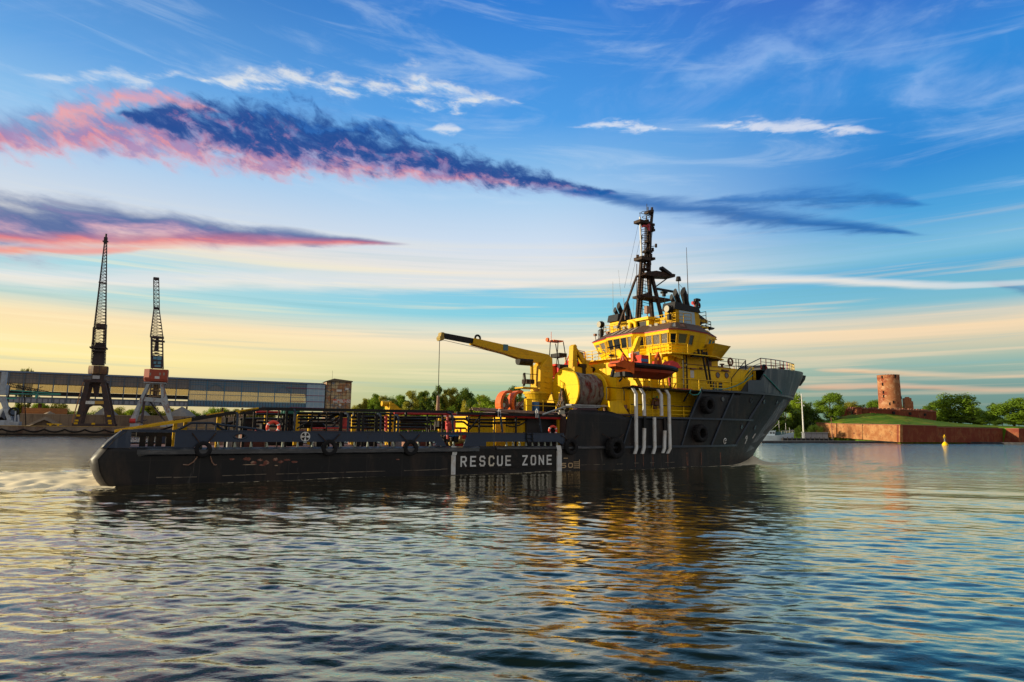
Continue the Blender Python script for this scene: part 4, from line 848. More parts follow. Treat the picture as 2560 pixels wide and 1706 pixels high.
# port wing underside
mb = MB(); mb.loft([[(45.8, 2.5, 10.95), (48.5, 2.5, 10.95), (48.5, 6.0, 10.95), (45.8, 6.0, 10.95)], [(47.2, 3.2, 10.2), (48.5, 3.2, 10.2), (48.5, 5.2, 10.2), (47.2, 5.2, 10.2)]]); mb.build('wing_underside', M_yel, ship)
# aft bridge-deck rail, lit wing rail
def rail_run(pts, zs, m, name='guard_rail', r=.035, post=1.0, zb=None):
    mb = MB()
    for dz_ in zs: mb.tube([(p[0], p[1], p[2]+dz_) for p in pts], r, 6)
    for a, b in zip(pts, pts[1:]):
        a, b = Vector(a), Vector(b); n = max(1, int((b-a).length/post))
        for i in range(n+1): q = a+(b-a)*i/n; mb.tube([q, q+Vector((0, 0, zs[0]))], r*1.1, 6)
    return mb.build(name, m, ship)
rail_run([(45.35, 2.1, 11.06), (45.35, 6.55, 11.06), (47.5, 6.8, 11.06)], (1.05, .7, .35), M_yel)
rail_run([(46.05, -2.25, 11.06), (46.65, -6.15, 11.06), (48.5, -6.55, 11.06)], (.95, .6, .3), M_yel)
rail_run([(45.0, 6.4, 10.3), (43.2, 6.4, 10.3)], (1.1, .7, .35), M_yel)
mb = MB(); mb.box(43.0, 45.3, 5.4, 6.8, 10.2, 10.28); mb.build('side_platform', M_yel, ship)
for s in (43.2, 45.0): mb = MB(); mb.tube([(s, 6.3, 4.9), (s, 6.3, 10.2)], .10, 8); mb.build('platform_leg', M_yel, ship)
ladder((43.2, 6.0, 7.3), (41.2, 6.0, 10.2), .0, M_black); ladder((46.5, 3.2, 4.9), (42.5, 3.2, 8.6), .9, M_black, 'inclined_ladder', 10, .07, (0, 1, 0))
# monkey island : lockers, rails, floodlights
mb = MB(); mb.box(48.6, 54.0, -4.6, 5.0, ZR-.05, ZR+.15); mb.build('top_deck', M_yel, ship)
for y in (-4.2, -3.4, -2.6, 1.4, 2.1, 2.8, 3.5, 4.2): mb = MB(); mb.box(48.7, 49.4, y, y+.62, ZR+.15, 15.1); mb.box(48.66, 49.44, y-.03, y+.65, 15.103, 15.16); mb.build('locker', M_yel, ship)
rail_run([(48.2, 5.6, ZR), (48.2, 1.8, ZR), (48.2, .6, ZR)], (1.0, .65, .3), M_yel2, post=.8)
rail_run([(48.3, -2.4, ZR), (48.4, -5.2, ZR), (50.2, -5.6, ZR)], (1.0, .65, .3), M_yel2, post=.8)
rail_run([(47.9, 6.2, 13.9), (48.2, 5.2, 14.2)], (1.0, .55), M_bul, post=.7)
for (x, y_) in ((1540, 818), (1547, 819), (1561, 820), (1574, 817), (1628, 816), (1643, 812), (1662, 805)):
    p = PT(x, y_, 47.9); mb = MB(); mb.loft([[(p.x-.15, p.y-.22, p.z-.16), (p.x-.15, p.y+.22, p.z-.16), (p.x-.22, p.y+.22, p.z+.12), (p.x-.22, p.y-.22, p.z+.12)], [(p.x+.12, p.y-.13, p.z-.05), (p.x+.12, p.y+.13, p.z-.05), (p.x+.1, p.y+.13, p.z+.14), (p.x+.1, p.y-.13, p.z+.14)]])
    mb.tube([(p.x+.1, p.y, p.z), (p.x+.3, p.y, ZR+.1)], .03, 6, m=1); mb.build('floodlight', [M_lens, M_black], ship)
# mast house
mb = MB(); mb.box(47.9, 51.0, -1.9, .9, ZR+.1, 15.05); mb.box(47.6, 51.2, -2.1, 1.1, 15.053, 15.35); mb.build('mast_house', M_yel, ship)
mb = MB(); mb.box(47.86, 47.9, -1.5, .5, ZR-.2, 14.95); mb.build('mast_house_opening', M_black, ship)
mb = MB(); mb.tube([(47.6, .6, 14.3), (47.6, .6, 15.0), (47.6, .2, 15.1), (47.6, -.2, 14.9), (47.6, -.3, 14.3)], .22, 10); mb.build('vent_pipe', M_yel, ship, smooth=True)
# ---------------- funnels
def funnel(sd):
    y0, y1 = sd*5.0, sd*3.5; ya, yb = min(y0, y1), max(y0, y1)
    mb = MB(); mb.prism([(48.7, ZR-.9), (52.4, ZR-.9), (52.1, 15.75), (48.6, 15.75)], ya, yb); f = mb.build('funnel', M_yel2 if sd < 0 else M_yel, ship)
    if sd < 0:
        p = [PL(x, y, -5.05) for x, y in ((1698, 776), (1736, 782), (1739, 821), (1717, 818), (1699, 812))]; mb = MB(); mb.prism([(q.x, q.z) for q in p], -5.05, -5.0); mb.build('side_panel', M_pale, f)
    mb = MB(); mb.prism([(48.3, 15.75), (52.3, 15.75), (52.0, 16.25), (48.5, 16.55)], ya-.1, yb+.1); mb.build('funnel_cap', M_black, f)
    L3 = [((1690, 770), (1678, 743), .22), ((1703, 770), (1687, 731), .28), ((1718, 770), (1707, 728), .34)]
    for p0, p1, r_ in L3:
        a, b = PL(*p0, -4.3), PL(*p1, -4.3); a.y = sd*4.3; b.y = sd*4.3
        mb = MB()
        d = (b-a).normalized(); e = Vector((-d.z, 0, d.x)); n = 14; rings = []
        for t_, cut in ((0, 0), (.8, 0), (1, 1)):
            c = a+(b-a)*t_; ring = []
            for j in range(n):
                an = 2*math.pi*j/n; q = c+Vector((0, 1, 0))*math.cos(an)*r_+e*math.sin(an)*r_
                if cut: q = q+d*(.55*r_*2*(-math.sin(an)))
                ring.append(q)
            rings.append(ring)
        mb.loft(rings); mb.build('exhaust_pipe', M_black, f, smooth=True)
funnel(-1); funnel(1)
# wall below the starboard funnel
mb = MB(); mb.prism([(49.9, 11.1), (52.9, 11.1), (52.9, 13.9), (49.9, 13.9)], -5.45, 0); mb.build('funnel_base', M_yel2, ship)
mb = MB(); a, b = PL(1722, 832, -5.5), PL(1749, 835, -5.5); mb.box(a.x, b.x, -5.52, -5.45, a.z-.06, a.z+.04); mb.build('dark_ledge', M_black, ship)
mb = MB()
for z0, z1 in ((12.2, 12.35), (11.9, 12.2), (11.6, 11.9), (11.35, 11.5)): mb.tube([(50, -5.5, z0-.1), (52.9, -5.5, z1)], .03, 6)
mb.build('wire_stay', M_black, ship)
# forward tower behind the starboard funnel
mb = MB(); mb.loft([[(52.2, -4.6, 14.9), (53.9, -4.6, 14.9), (53.9, -2, 14.9), (52.2, -2, 14.9)], [(52.2, -4.6, 15.25), (53.9, -4.6, 15.25), (53.9, -2, 15.25), (52.2, -2, 15.25)]]); mb.build('look_out_box', M_yel2, ship)
mb = MB(); mb.prism([(52.2, 14.88), (53.3, 14.88), (52.3, 14.1)], -4.5, -2.1); mb.prism([(52.2, 16.0), (53.8, 15.28), (52.2, 15.28)], -4.5, -2.1); mb.build('look_out_bracket', M_black, ship)
rail_run([(53.8, -4.5, 15.25), (53.8, -2.2, 15.25)], (.9, .5), M_black, post=1.2); rail_run([(52.4, -5.0, 14.2), (54.4, -4.6, 14.2), (54.4, -2, 14.2)], (.9, .6, .3), M_black, post=1.)
mb = MB(); mb.tube([(54.6, -4.2, 14.2), (54.6, -4.2, 14.4)], .05); mb.loft([[(54.5, -4.4, 14.35), (54.9, -4.5, 14.3), (54.9, -4.0, 14.3), (54.5, -4.1, 14.35)], [(54.4, -4.4, 14.6), (55.2, -4.5, 14.5), (55.2, -4.0, 14.5), (54.4, -4.1, 14.6)]]); mb.build('floodlight', M_black, ship)
# fire monitor, red, by the funnels
p = PL(1738, 762, -3.5); mb = MB(); mb.tube([(p.x, -3.5, 16.2), (p.x, -3.5, p.z+.1)], .16, 10); mb.tube([(p.x-.5, -3.6, p.z+.1), (p.x+.3, -3.5, p.z+.3)], .2, 10); mb.torus((p.x+.35, -3.6, p.z-.1), (0, 1, 0), .28, .09); mb.torus((p.x+.1, -3.6, p.z), (1, 0, 0), .26, .08); mb.build('fire_monitor', M_red, ship, smooth=True)
p = PL(1745, 768, -3.8); mb = MB(); mb.tube([(p.x-.3, -3.8, 16.1), (p.x-.1, -3.8, p.z+.9)], .2, 10); mb.tube([(p.x-.5, -3.8, p.z+.7), (p.x+.3, -3.8, p.z+.8)], .16, 10); mb.torus((p.x, -3.8, p.z+.2), (0, 1, 0), .3, .1); mb.build('monitor_pump', M_black, ship, smooth=True)
# searchlights
for (x, y_, s, post) in ((1503, 812, 48.0, 14.0), (1673, 773, 48.2, 15.3)):
    p = PT(x, y_, s); mb = MB(); mb.tube([(p.x+.25, p.y, p.z), (p.x-.3, p.y+.05, p.z)], .36, 18); mb.tube([(p.x-.3, p.y+.05, p.z), (p.x-.34, p.y+.05, p.z)], .34, 18, m=1)
    mb.torus((p.x, p.y, p.z), (1, 0, 0), .40, .03); mb.tube([(p.x, p.y, post-.6), (p.x, p.y, p.z-.55)], .24, 12); mb.tube([(p.x, p.y, p.z-.6), (p.x, p.y, p.z-.35)], .06, 8); mb.build('searchlight', [M_black, M_lens], ship, smooth=True)
for x, y_ in ((1488, 838), (1502, 838), (1520, 833)): p = PT(x, y_, 48.0); mb = MB(); mb.box(p.x-.15, p.x+.15, p.y-.15, p.y+.15, p.z-.12, p.z+.14); mb.tube([(p.x, p.y, p.z-.1), (p.x+.1, p.y, p.z-.6)], .04, 6); mb.build('floodlight', M_rust, ship)
# ---------------- mast
def MP(x, y, yl=0): return PL(x, y, yl)
mast = MB(); 
def leg(x0, y0, x1, y1, yl0, yl1, w0):
    p_, q_ = MP(x0, y0, yl0), MP(x1, y1, yl1)
    if y0 > 770: p_ = p_+(p_-q_)*((p_.z-14.6)/(q_.z-p_.z))     # feet stand on the house top
    mast.bar(p_, q_, w0)
leg(1630, 786, 1621, 690, .0, .0, .34); leg(1651, 780, 1630, 694, -.9, -.1, .32); leg(1593, 788, 1603, 655, .2, .1, .28); leg(1600, 788, 1607, 690, 1.2, .3, .22)
leg(1561, 775, 1592, 690, 1.6, .3, .18)
leg(1622, 690, 1625, 590, 0, 0, .30); leg(1625, 590, 1631, 525, 0, 0, .24); leg(1619, 700, 1620, 560, .4, .2, .14); leg(1607, 690, 1621, 600, .2, .1, .20); leg(1612, 640, 1613, 560, .2, .2, .10); leg(1617, 620, 1616, 540, .2, .2, .10)
mastp = mast.build('mast', M_soot, ship)
mb = MB(); mb.prism([(MP(1607, 683).x, MP(1607, 683).z), (MP(1630, 680).x, MP(1630, 680).z), (MP(1677, 689).x, MP(1677, 689).z), (MP(1676, 696).x, MP(1676, 696).z), (MP(1622, 694).x, MP(1622, 694).z), (MP(1600, 690).x, MP(1600, 690).z)], -.7, .7); mb.build('radar_platform', M_soot, mastp)
mb = MB(); mb.bar(MP(1652, 670, -.6), MP(1675, 687, -.6), .5, .30); mb.build('radar_scanner', M_black, mastp)
mb = MB(); mb.tube([MP(1667, 697), MP(1638, 718)], .07); mb.build('platform_strut', M_soot, mastp)
mb = MB(); a, b = MP(1594, 740), MP(1663, 742); mb.box(a.x, b.x, -.8, .8, a.z-.2, a.z+.05); mb.bar(MP(1590, 744, -.5), MP(1620, 736, -.5), .35); mb.build('crosstree_platform', M_soot, mastp)
mb = MB(); mb.box(MP(1640, 725).x, MP(1684, 725).x, -.15, .15, MP(1660, 726).z-.08, MP(1660, 726).z+.12); mb.tube([MP(1660, 727), MP(1660, 741)], .22, 10); mb.tube([MP(1660, 730), MP(1660, 733)], .42, 12); mb.build('radar_scanner', M_black, mastp)
mb = MB(); a, b = MP(1594, 646), MP(1618, 645); mb.box(a.x, b.x, -.6, .6, a.z-.2, a.z+.15); mb.tube([MP(1594, 645), MP(1594, 638)], .16, 10); mb.build('lamp_platform', M_soot, mastp)
mb = MB(); a, b = MP(1592, 553), MP(1622, 551); mb.box(a.x, b.x, -.5, .5, a.z-.2, a.z+.1); mb.build('upper_crosstree', M_soot, mastp)
mb = MB(); mb.tube([MP(1600, 543), MP(1602, 600), MP(1604, 641)], .10, 8); mb.build('whip_antenna', M_wht, mastp)
random.seed(5)
mb = MB()   # hoops, brackets, lamps and cable bundles
for i in range(15):
    y_ = 532+i*11; x_ = 1614+ (1 if i % 2 else -2); r_ = .35; p = MP(x_, y_); hp_ = MB(); hp_.torus((p.x, .0, p.z), (0, 0, 1), .42, .035, 16, 5); hp_.build('ladder_hoop', M_soot, mastp)
for x_, y_ in ((1640, 615), (1633, 572), (1632, 625), (1626, 605), (1628, 640), (1603, 594), (1624, 560), (1614, 650), (1618, 669), (1608, 676), (1623, 655), (1630, 524), (1625, 535), (1621, 630)):
    p = MP(x_, y_); q = MP(1622, y_+3); mb.tube([p, q], .04, 5); mb.tube([p+Vector((0, 0, -.18)), p+Vector((0, 0, .22))], .13, 8)
for i in range(14): y_ = 700+i*6.5; a, b = MP(1594, y_), MP(1606, y_); mb.tube([a, b], .03, 5)
mb.tube([MP(1606, 705, .4), MP(1606, 787, .4)], .04, 5); mb.tube([MP(1592, 660), MP(1592, 788)], .04, 5); mb.tube([MP(1626, 530), MP(1628, 560), MP(1631, 580), MP(1627, 610)], .03, 5)
mb.tube([MP(1625, 700), MP(1627, 786)], .03, 5); mb.tube([MP(1613, 688), MP(1613, 735)], .03, 5); mb.tube([MP(1660, 742), MP(1662, 770)], .03, 5)
for t_ in range(10): a = MP(1606, 692+t_*9); b = MP(1622, 697+t_*9); mb.tube([a, b], .035, 5)
for i in range(15):
    y_ = random.uniform(530, 690); x_ = random.uniform(1613, 1632)+(y_-600)*-.02; p = MP(x_, y_); mb.box(p.x-.16, p.x+.16, random.uniform(-.4, -.1), random.uniform(.1, .4), p.z-.13, p.z+.13)
mb.build('mast_fittings', M_soot, mastp)
mb = MB(); mb.tube([MP(1617, 545), MP(1617, 510)], .035, 5); mb.tube([MP(1620, 540), MP(1620, 518)], .06, 6); mb.tube([MP(1598, 533), MP(1602, 533)], .03); mb.tube([MP(1600, 543), MP(1600, 532)], .03); mb.build('mast_top_antenna', M_black, mastp)
mb = MB(); 
pts = [MP(1604, 566, -.5), MP(1610, 562, -.55), MP(1616, 563, -.5), MP(1623, 559, -.55)]; lo_ = [MP(1605, 570, -.5), MP(1611, 567, -.6), MP(1617, 568, -.5), MP(1623, 578, -.55)]
vs = pts+lo_+[p+Vector((0, .03, 0)) for p in pts+lo_]; mb.add(vs, [(0, 1, 5, 4), (1, 2, 6, 5), (2, 3, 7, 6), (8, 12, 13, 9), (9, 13, 14, 10), (10, 14, 15, 11)])
mb.add([MP(1621, 560, -.6), MP(1626, 562, -.5), MP(1625, 578, -.5), MP(1621, 577, -.6)], [(0, 1, 2, 3)]); fl = mb.build('flag', M_red, mastp)
fl['label'] = 'red flag flying from the mast'
mb = MB()
for a, b in (((1597, 556), (1561, 720)), ((1600, 600), (1575, 716)), ((1590, 690), (1577, 720))): mb.tube([MP(*a, 1), MP(*b, 3)], .018, 4)
mb.build('rigging_wire', M_black, mastp)
for x0, y0, x1, y1, yl, r_, m_ in ((1532, 705, 1533, 812, 5.3, .035, M_grey), (1546, 675, 1552, 740, 4, .02, M_grey), (1559, 745, 1563, 800, 3, .05, M_wood), (1716, 619, 1721, 756, -3, .05, M_soot), (1583, 752, 1583, 798, 2, .03, M_grey), (1576, 776, 1576, 800, 2, .05, M_rust), (1662, 742, 1663, 770, -2, .03, M_black)):
    mb = MB(); mb.tube([PL(x0, y0, yl), PL(x1, y1, yl)], r_*.5, 6, r_); mb.build('whip_antenna', m_, ship)
mb = MB(); mb.tube([PL(1696, 700, -3), PL(1699, 752, -3)], .05, 6); p = PL(1696, 698, -3); mb.tube([p+Vector((0, 0, -.2)), p+Vector((0, 0, 0)), p+Vector((0, 0, .18)), p+Vector((0, 0, .26))], .30, 12, .2); mb.tube([PL(1697, 710, -3), PL(1712, 727, -3)], .02, 5); mb.build('dome_antenna', M_black, ship, smooth=True)
mb = MB(); p = PL(1716, 745, -3); mb.box(p.x-.2, p.x+.15, -3.1, -2.8, p.z-.5, p.z+.4); mb.tube([PL(1713, 728, -3), PL(1716, 736, -3)], .12, 8); mb.build('signal_lamp', M_rust, ship)
mb = MB(); p = PL(1618, 775, -1.2); mb.box(p.x-.25, p.x+.25, -1.4, -1.0, p.z-.4, p.z+.4); mb.tube([(p.x, -1.2, 15.3), (p.x, -1.2, p.z)], .06); mb.build('junction_box', M_wood, ship)
# green mooring line at the bow
mb = MB(); mb.tube([Vector(hull_pt(60.2, 9.6, -1, .1)), Vector(hull_pt(61.8, 8.9, -1, .15)), Vector(hull_pt(63.6, 8.2, -1, .15)), Vector(hull_pt(64.6, 7.95, -1, .15)), Vector(hull_pt(64.7, 7.75, -1, .2))], .07, 6); mb.build('mooring_rope', M_rope, ship, smooth=True)
mb = MB(); mb.tube([PL(1882, 938, -5.9), PL(1860, 955, -6.2), PL(1840, 965, -6.6), PL(1815, 973, -6.8), PL(1786, 973, -6.8)], .05, 6); mb.tube([PL(1727, 975, -6.95), PL(1724, 983, -7.1), PL(1732, 988, -7.15), PL(1745, 987, -7.15), PL(1752, 978, -7.1), PL(1755, 970, -7.0)], .05, 6); mb.build('mooring_rope', M_rope, ship, smooth=True)

# ---------------- cargo crane (part of the ship)
yc = 0.
cr = MB(); b0 = PL(1343, 1000, yc)
cr.tube([(b0.x, yc, 4.8), (b0.x, yc, 6.2)], .95, 24); cr.tube([(b0.x, yc, 6.2), (b0.x, yc, 6.75)], 1.05, 24, 1.25); cr.tube([(b0.x, yc, 6.75), (b0.x, yc, 6.95)], 1.35, 24)
xa, xb = PL(1341, 960, yc).x, PL(1370, 960, yc).x
cr.loft([[(xa-.15, yc-.8, 6.95), (xb+.05, yc-.8, 6.95), (xb+.05, yc+.8, 6.95), (xa-.15, yc+.8, 6.95)], [(xa-.05, yc-.75, 9.3), (xb, yc-.75, 9.3), (xb, yc+.75, 9.3), (xa-.05, yc+.75, 9.3)], [(xa+.7, yc-.7, 10.1), (xb, yc-.7, 10.3), (xb, yc+.7, 10.3), (xa+.7, yc+.7, 10.1)]])
for z_ in (7.4, 7.9, 8.4, 8.9, 9.4): cr.tube([(xa+.4, -.84, z_), (xa+.75, -.90, z_-.08), (xa+1.1, -.84, z_)], .03, 5)
crane = cr.build('deck_crane', M_yel2, ship, smooth=False)
def boomp(pts, w_): 
    q = [PL(x, y, yc) for x, y in pts]; mb = MB(); mb.prism([(p.x, p.z) for p in q], yc-w_, yc+w_); return mb
boom = boomp([(1180, 847), (1196, 850), (1330, 880), (1367, 888), (1375, 900), (1367, 910), (1330, 906), (1296, 898), (1262, 886), (1178, 862)], .38).build('boom', M_yel2, crane)
boomp([(1106, 833.5), (1180, 847.2), (1178, 859), (1104, 845)], .27).build('boom_extension', M_black, boom)
mb = boomp([(1100, 832), (1107, 832.5), (1105, 852), (1096, 852), (1098, 842)], .3); p = PL(1101, 846, yc); mb.tube([(p.x, -.35, p.z), (p.x, .35, p.z)], .22, 12); mb.build('boom_tip', mat('tip_olive', (.30, .20, .03), .6), boom)
mb = MB(); p = PL(1194, 846, yc); mb.torus(p, (0, 1, 0), .26, .10, 18, 8); mb.build('boom_sheave', M_black, boom)
mb = MB(); p = PL(1264, 869, -.40); mb.box(p.x-.25, p.x+.25, -.44, -.38, p.z-.28, p.z+.28); mb.build('load_plate', mat('plate_blue', (.05, .16, .2), .5), boom)
mb = MB(); p = PL(1311, 903, yc); mb.tube([(p.x-.75, 0, p.z), (p.x+.75, 0, p.z)], .42, 18); mb.build('winch_drum', M_black, boom, smooth=True)
mb = MB(); mb.tube([PL(1329, 903, yc), PL(1330, 950, yc)], .16, 10); mb.tube([PL(1330, 950, yc), PL(1332, 962, yc)], .10, 8); mb.build('luffing_cylinder', M_yel2, crane, smooth=True)
mb = MB(); pts = [PL(1105, 850, yc), PL(1180, 867, yc), PL(1240, 882, yc), PL(1305, 900, yc)]; mb.tube(pts, .022, 5); pts = [PL(1178, 863, yc), PL(1240, 878, yc), PL(1290, 893, yc)]; mb.tube(pts, .02, 5); mb.build('hoist_wire', M_black, boom)
mb = MB(); a, b = PL(1099, 852, yc), PL(1098, 990, yc); mb.tube([a, Vector((a.x, a.y, b.z))], .03, 5); mb.build('hoist_cable', M_black, boom)
mb = MB(); b = Vector((a.x, a.y, b.z)); mb.tube([b, b+Vector((0, 0, -.9)), b+Vector((0, 0, -1.6))], .12, 8, .2)
for dx_, dy_ in ((-.45, -.3), (.45, -.3), (-.3, .35), (.35, .35)): mb.tube([b+Vector((0, 0, -1.5)), b+Vector((dx_, dy_, -3.0))], .035, 5)
mb.build('load_hook', M_wood, crane)
mb = MB(); p = PL(1325, 970, yc); mb.box(p.x-1.4, p.x+.3, -.9, .5, p.z-.12, p.z); mb.build('crane_platform', M_yel2, crane)
mb = MB(); q0 = p+Vector((-1.4, -.9, 0))
for dx_ in (0, .8, 1.6): mb.tube([q0+Vector((dx_, 0, 0)), q0+Vector((dx_, 0, 1.2))], .03, 5)
mb.tube([q0+Vector((0, 0, 1.2)), q0+Vector((1.6, 0, 1.2))], .03, 5); mb.tube([q0+Vector((.1, 0, .1)), q0+Vector((.3, .1, .6)), q0+Vector((.2, .1, 1.3))], .10, 6); mb.box(p.x-.8, p.x+.1, -.6, .2, p.z+.35, p.z+.75); mb.build('control_stand', M_soot, crane)
# crane deck clutter
mb = MB(); a = PL(1314, 1000, -3).x; mb.box(a, a+.55, -3.2, -2.7, 4.9, 6.1); mb.build('yellow_post', M_yel, ship)
rail_run([(PL(1314, 1010, -3.5).x, -3.5, 4.9), (PL(1400, 1010, -3.5).x, -3.5, 4.9)], (1.1, .6), M_yel2, post=1.6)
mb = MB(); a, b = PL(1318, 1008, -2), PL(1392, 1008, -2); mb.box(a.x, b.x, -1.8, 2.5, 4.9, 5.9); mb.box(a.x-1, b.x-1.5, -1, 3.5, 4.9, 5.4); mb.build('machinery_casing', M_black, ship)
mb = MB(); p = PL(1339, 1005, -2.2); mb.box(p.x-.25, p.x+.25, -2.4, -2, 4.9, 5.9); mb.build('blue_drum', M_blue, ship)
mb = MB(); mb.box(PL(1255, 1030, -5).x, 34.0, -6.0, 5.5, 4.5, 4.85); mb.build('crane_deck', mat('dark_plum', (.05, .022, .035), .6), ship)
# ---------------- towing reel
rs0, rs1, ry = 35.35, 39.4, -2.6; rc = PL(1412, 974, ry); rcz = rc.z; RR = 2.0
rs0 = rc.x; rs1 = PL(1484, 974, ry).x
mb = MB(); mb.tube([(rs0, ry, rcz), (rs0+.16, ry, rcz)], RR, 48); mb.torus((rs0+.08, ry, rcz), (1, 0, 0), RR-.02, .10, 48, 6); reel = mb.build('towing_reel', M_yel, ship, smooth=True)
mb = MB(); mb.tube([(rs1, ry, rcz-.25), (rs1+.16, ry, rcz-.25)], RR*.96, 48); mb.torus((rs1+.08, ry, rcz-.25), (1, 0, 0), RR*.95, .10, 48, 6); mb.build('reel_flange', M_yel, reel, smooth=True)
mb = MB(); random.seed(8); rings = []
for i in range(19):
    t = i/18; s = rs0+.2+(rs1-rs0-.25)*t; rr = 1.55+.10*math.sin(t*3.1); ring = []
    for j in range(40):
        an = 2*math.pi*j/40; r_ = rr+.05*math.sin(an*7+t*9)+.04*math.sin(an*13-t*17)+.03*random.uniform(-1, 1)
        if math.sin(an) < -.3: r_ += .12*(-math.sin(an)-.3)*(1+.5*math.sin(t*14))
        ring.append((s, ry+math.cos(an)*r_, rcz-.1*t+math.sin(an)*r_))
    rings.append(ring)
mb.loft(rings); mb.build('reel_tarpaulin', M_tarp, reel, smooth='all')
mb = MB(); mb.prism([(ry-.9, 4.9), (ry-.15, 4.9+1.9), (ry, 4.9+2.35), (ry+.15, 4.9+1.9), (ry+.9, 4.9)], rs0-.45, rs0-.1, 'x'); mb.prism([(ry-1.6, 4.9), (ry-.3, 7.0), (ry+.3, 7.0), (ry+1.6, 4.9)], rs1+.3, rs1+.6, 'x'); mb.build('reel_pedestal', M_black, reel)
mb = MB()
for i in range(9): a = Vector((rs0-.5, ry+random.uniform(-.5, .3), 5+i*.2)); mb.tube([a, a+Vector((-.1, random.uniform(-.4, .4), .35))], .05, 5)
mb.build('reel_hoses', M_wood, reel)
mb = MB(); a, b = PL(1418, 1011, -5.6), PL(1520, 1013, -5.6); mb.box(a.x, b.x, -6.2, -5.4, a.z-.12, a.z); mb.prism([(a.x+1, a.z-.123), (b.x-2, a.z-.123), (b.x-1.4, 4.9), (a.x+.3, 4.9)], -6.1, -5.5, m=1); mb.build('reel_walkway', [M_grey, mat('dark_plum', (.05, .022, .035), .6)], ship)
# ---------------- A-frame / knuckle crane in the middle (yellow)
mb = MB(); yk = 1.5; P2 = lambda x, y: PL(x, y, yk)
def kbar(a, b, w_): mb.bar(P2(*a), P2(*b), w_)
a, b = P2(1427, 940), P2(1472, 940); mb.box(a.x, b.x, yk-.6, yk+.6, 4.9, P2(1440, 919).z)
q = [P2(*t) for t in ((1426, 921), (1428, 866), (1433, 862), (1437, 866), (1438, 921))]; mb.prism([(p.x, p.z) for p in q], yk-.35, yk+.35)
q = [P2(*t) for t in ((1434, 868), (1438, 870), (1464, 905), (1460, 915), (1454, 910))]; mb.prism([(p.x, p.z) for p in q], yk-.25, yk+.25)
q = [P2(*t) for t in ((1455, 925), (1460, 905), (1462, 902), (1465, 906), (1469, 902), (1466, 912), (1474, 924))]; mb.prism([(p.x, p.z) for p in q], yk-.4, yk+.4)
kc = mb.build('knuckle_crane', M_yel2, ship)
mb = MB(); mb.tube([P2(1434, 866), P2(1440, 885), P2(1445, 900), P2(1440, 915)], .06, 6); mb.tube([P2(1437, 890), P2(1452, 893)], .10, 6); mb.box(P2(1440, 915).x, P2(1456, 915).x, yk-.7, yk-.3, P2(1440, 920).z, P2(1440, 911).z); mb.build('hydraulic_hose', M_black, kc)
mb = MB(); p = PL(1457, 918, yk-.62); mb.box(p.x-.05, p.x+.35, yk-.68, yk-.6, PL(1457, 942, yk).z, p.z+.1); mb.build('sliding_slot', M_black, kc)
# ---------------- winch tower and drum port of the fender bars
mb = MB(); a, b = PL(1523, 1000, -4.2), PL(1540, 1000, -4.2); mb.prism([(a.x, 4.9), (b.x+.6, 4.9), (b.x+.6, 8.0), (a.x+.5, 8.6), (a.x, 8.6)], -5.2, -3.6); mb.build('winch_tower', M_yel, ship)
p = PL(1560, 1000, -4.0); mb = MB(); mb.tube([(p.x-.3, -4.2, p.z), (p.x+.9, -4.2, p.z)], 1.25, 32); mb.tube([(p.x+.95, -4.2, p.z), (p.x+1.05, -4.2, p.z)], 1.45, 32, m=1); mb.build('winch_drum', [M_rust, M_black], ship, smooth=True)
p = PL(1548, 962, -3.6); mb = MB(); mb.box(p.x-.7, p.x+.7, -4.4, -3.2, p.z-.3, p.z+.3); mb.tube([(p.x-.9, -3.8, p.z), (p.x+.8, -3.8, p.z)], .34, 12); mb.build('winch_motor', M_yel, ship, smooth=True)
mb = MB(); a = PL(1520, 1030, -6.2); b = PL(1568, 1035, -6.2); mb.prism([(a.x, 4.75), (b.x, 4.75), (b.x-1.2, 6.0), (a.x-.2, 6.0)], -6.6, -6.4); mb.build('winch_guard', M_yel, ship)
mb = MB(); mb.tube([(a.x-.4, -6.5, 6.1), (a.x-.4, -6.5, 7.2), (a.x+1.6, -6.5, 7.2), (a.x+1.7, -6.5, 6.9), (a.x+1.7, -6.5, 6.1)], .045, 6); mb.build('guard_frame', M_black, ship)
mb = MB(); mb.box(39.4, 42.2, -2, 4.6, 4.9, 7.1); mb.build('winch_house', M_yel2, ship)
for i in range(14):
    s = random.uniform(38.5, 42.3); y = random.uniform(-6.3, -5.0); mb = MB(); mb.tube([(s, y, 4.9), (s+random.uniform(-.2, .2), y, 4.9+random.uniform(.3, .9))], random.uniform(.05, .16), 8); mb.box(s-.15, s+.2, y-.1, y+.2, 4.9, 5.1); mb.build('deck_fitting', random.choice([M_yel, M_yel2, M_rust, M_black, M_wood]), ship)
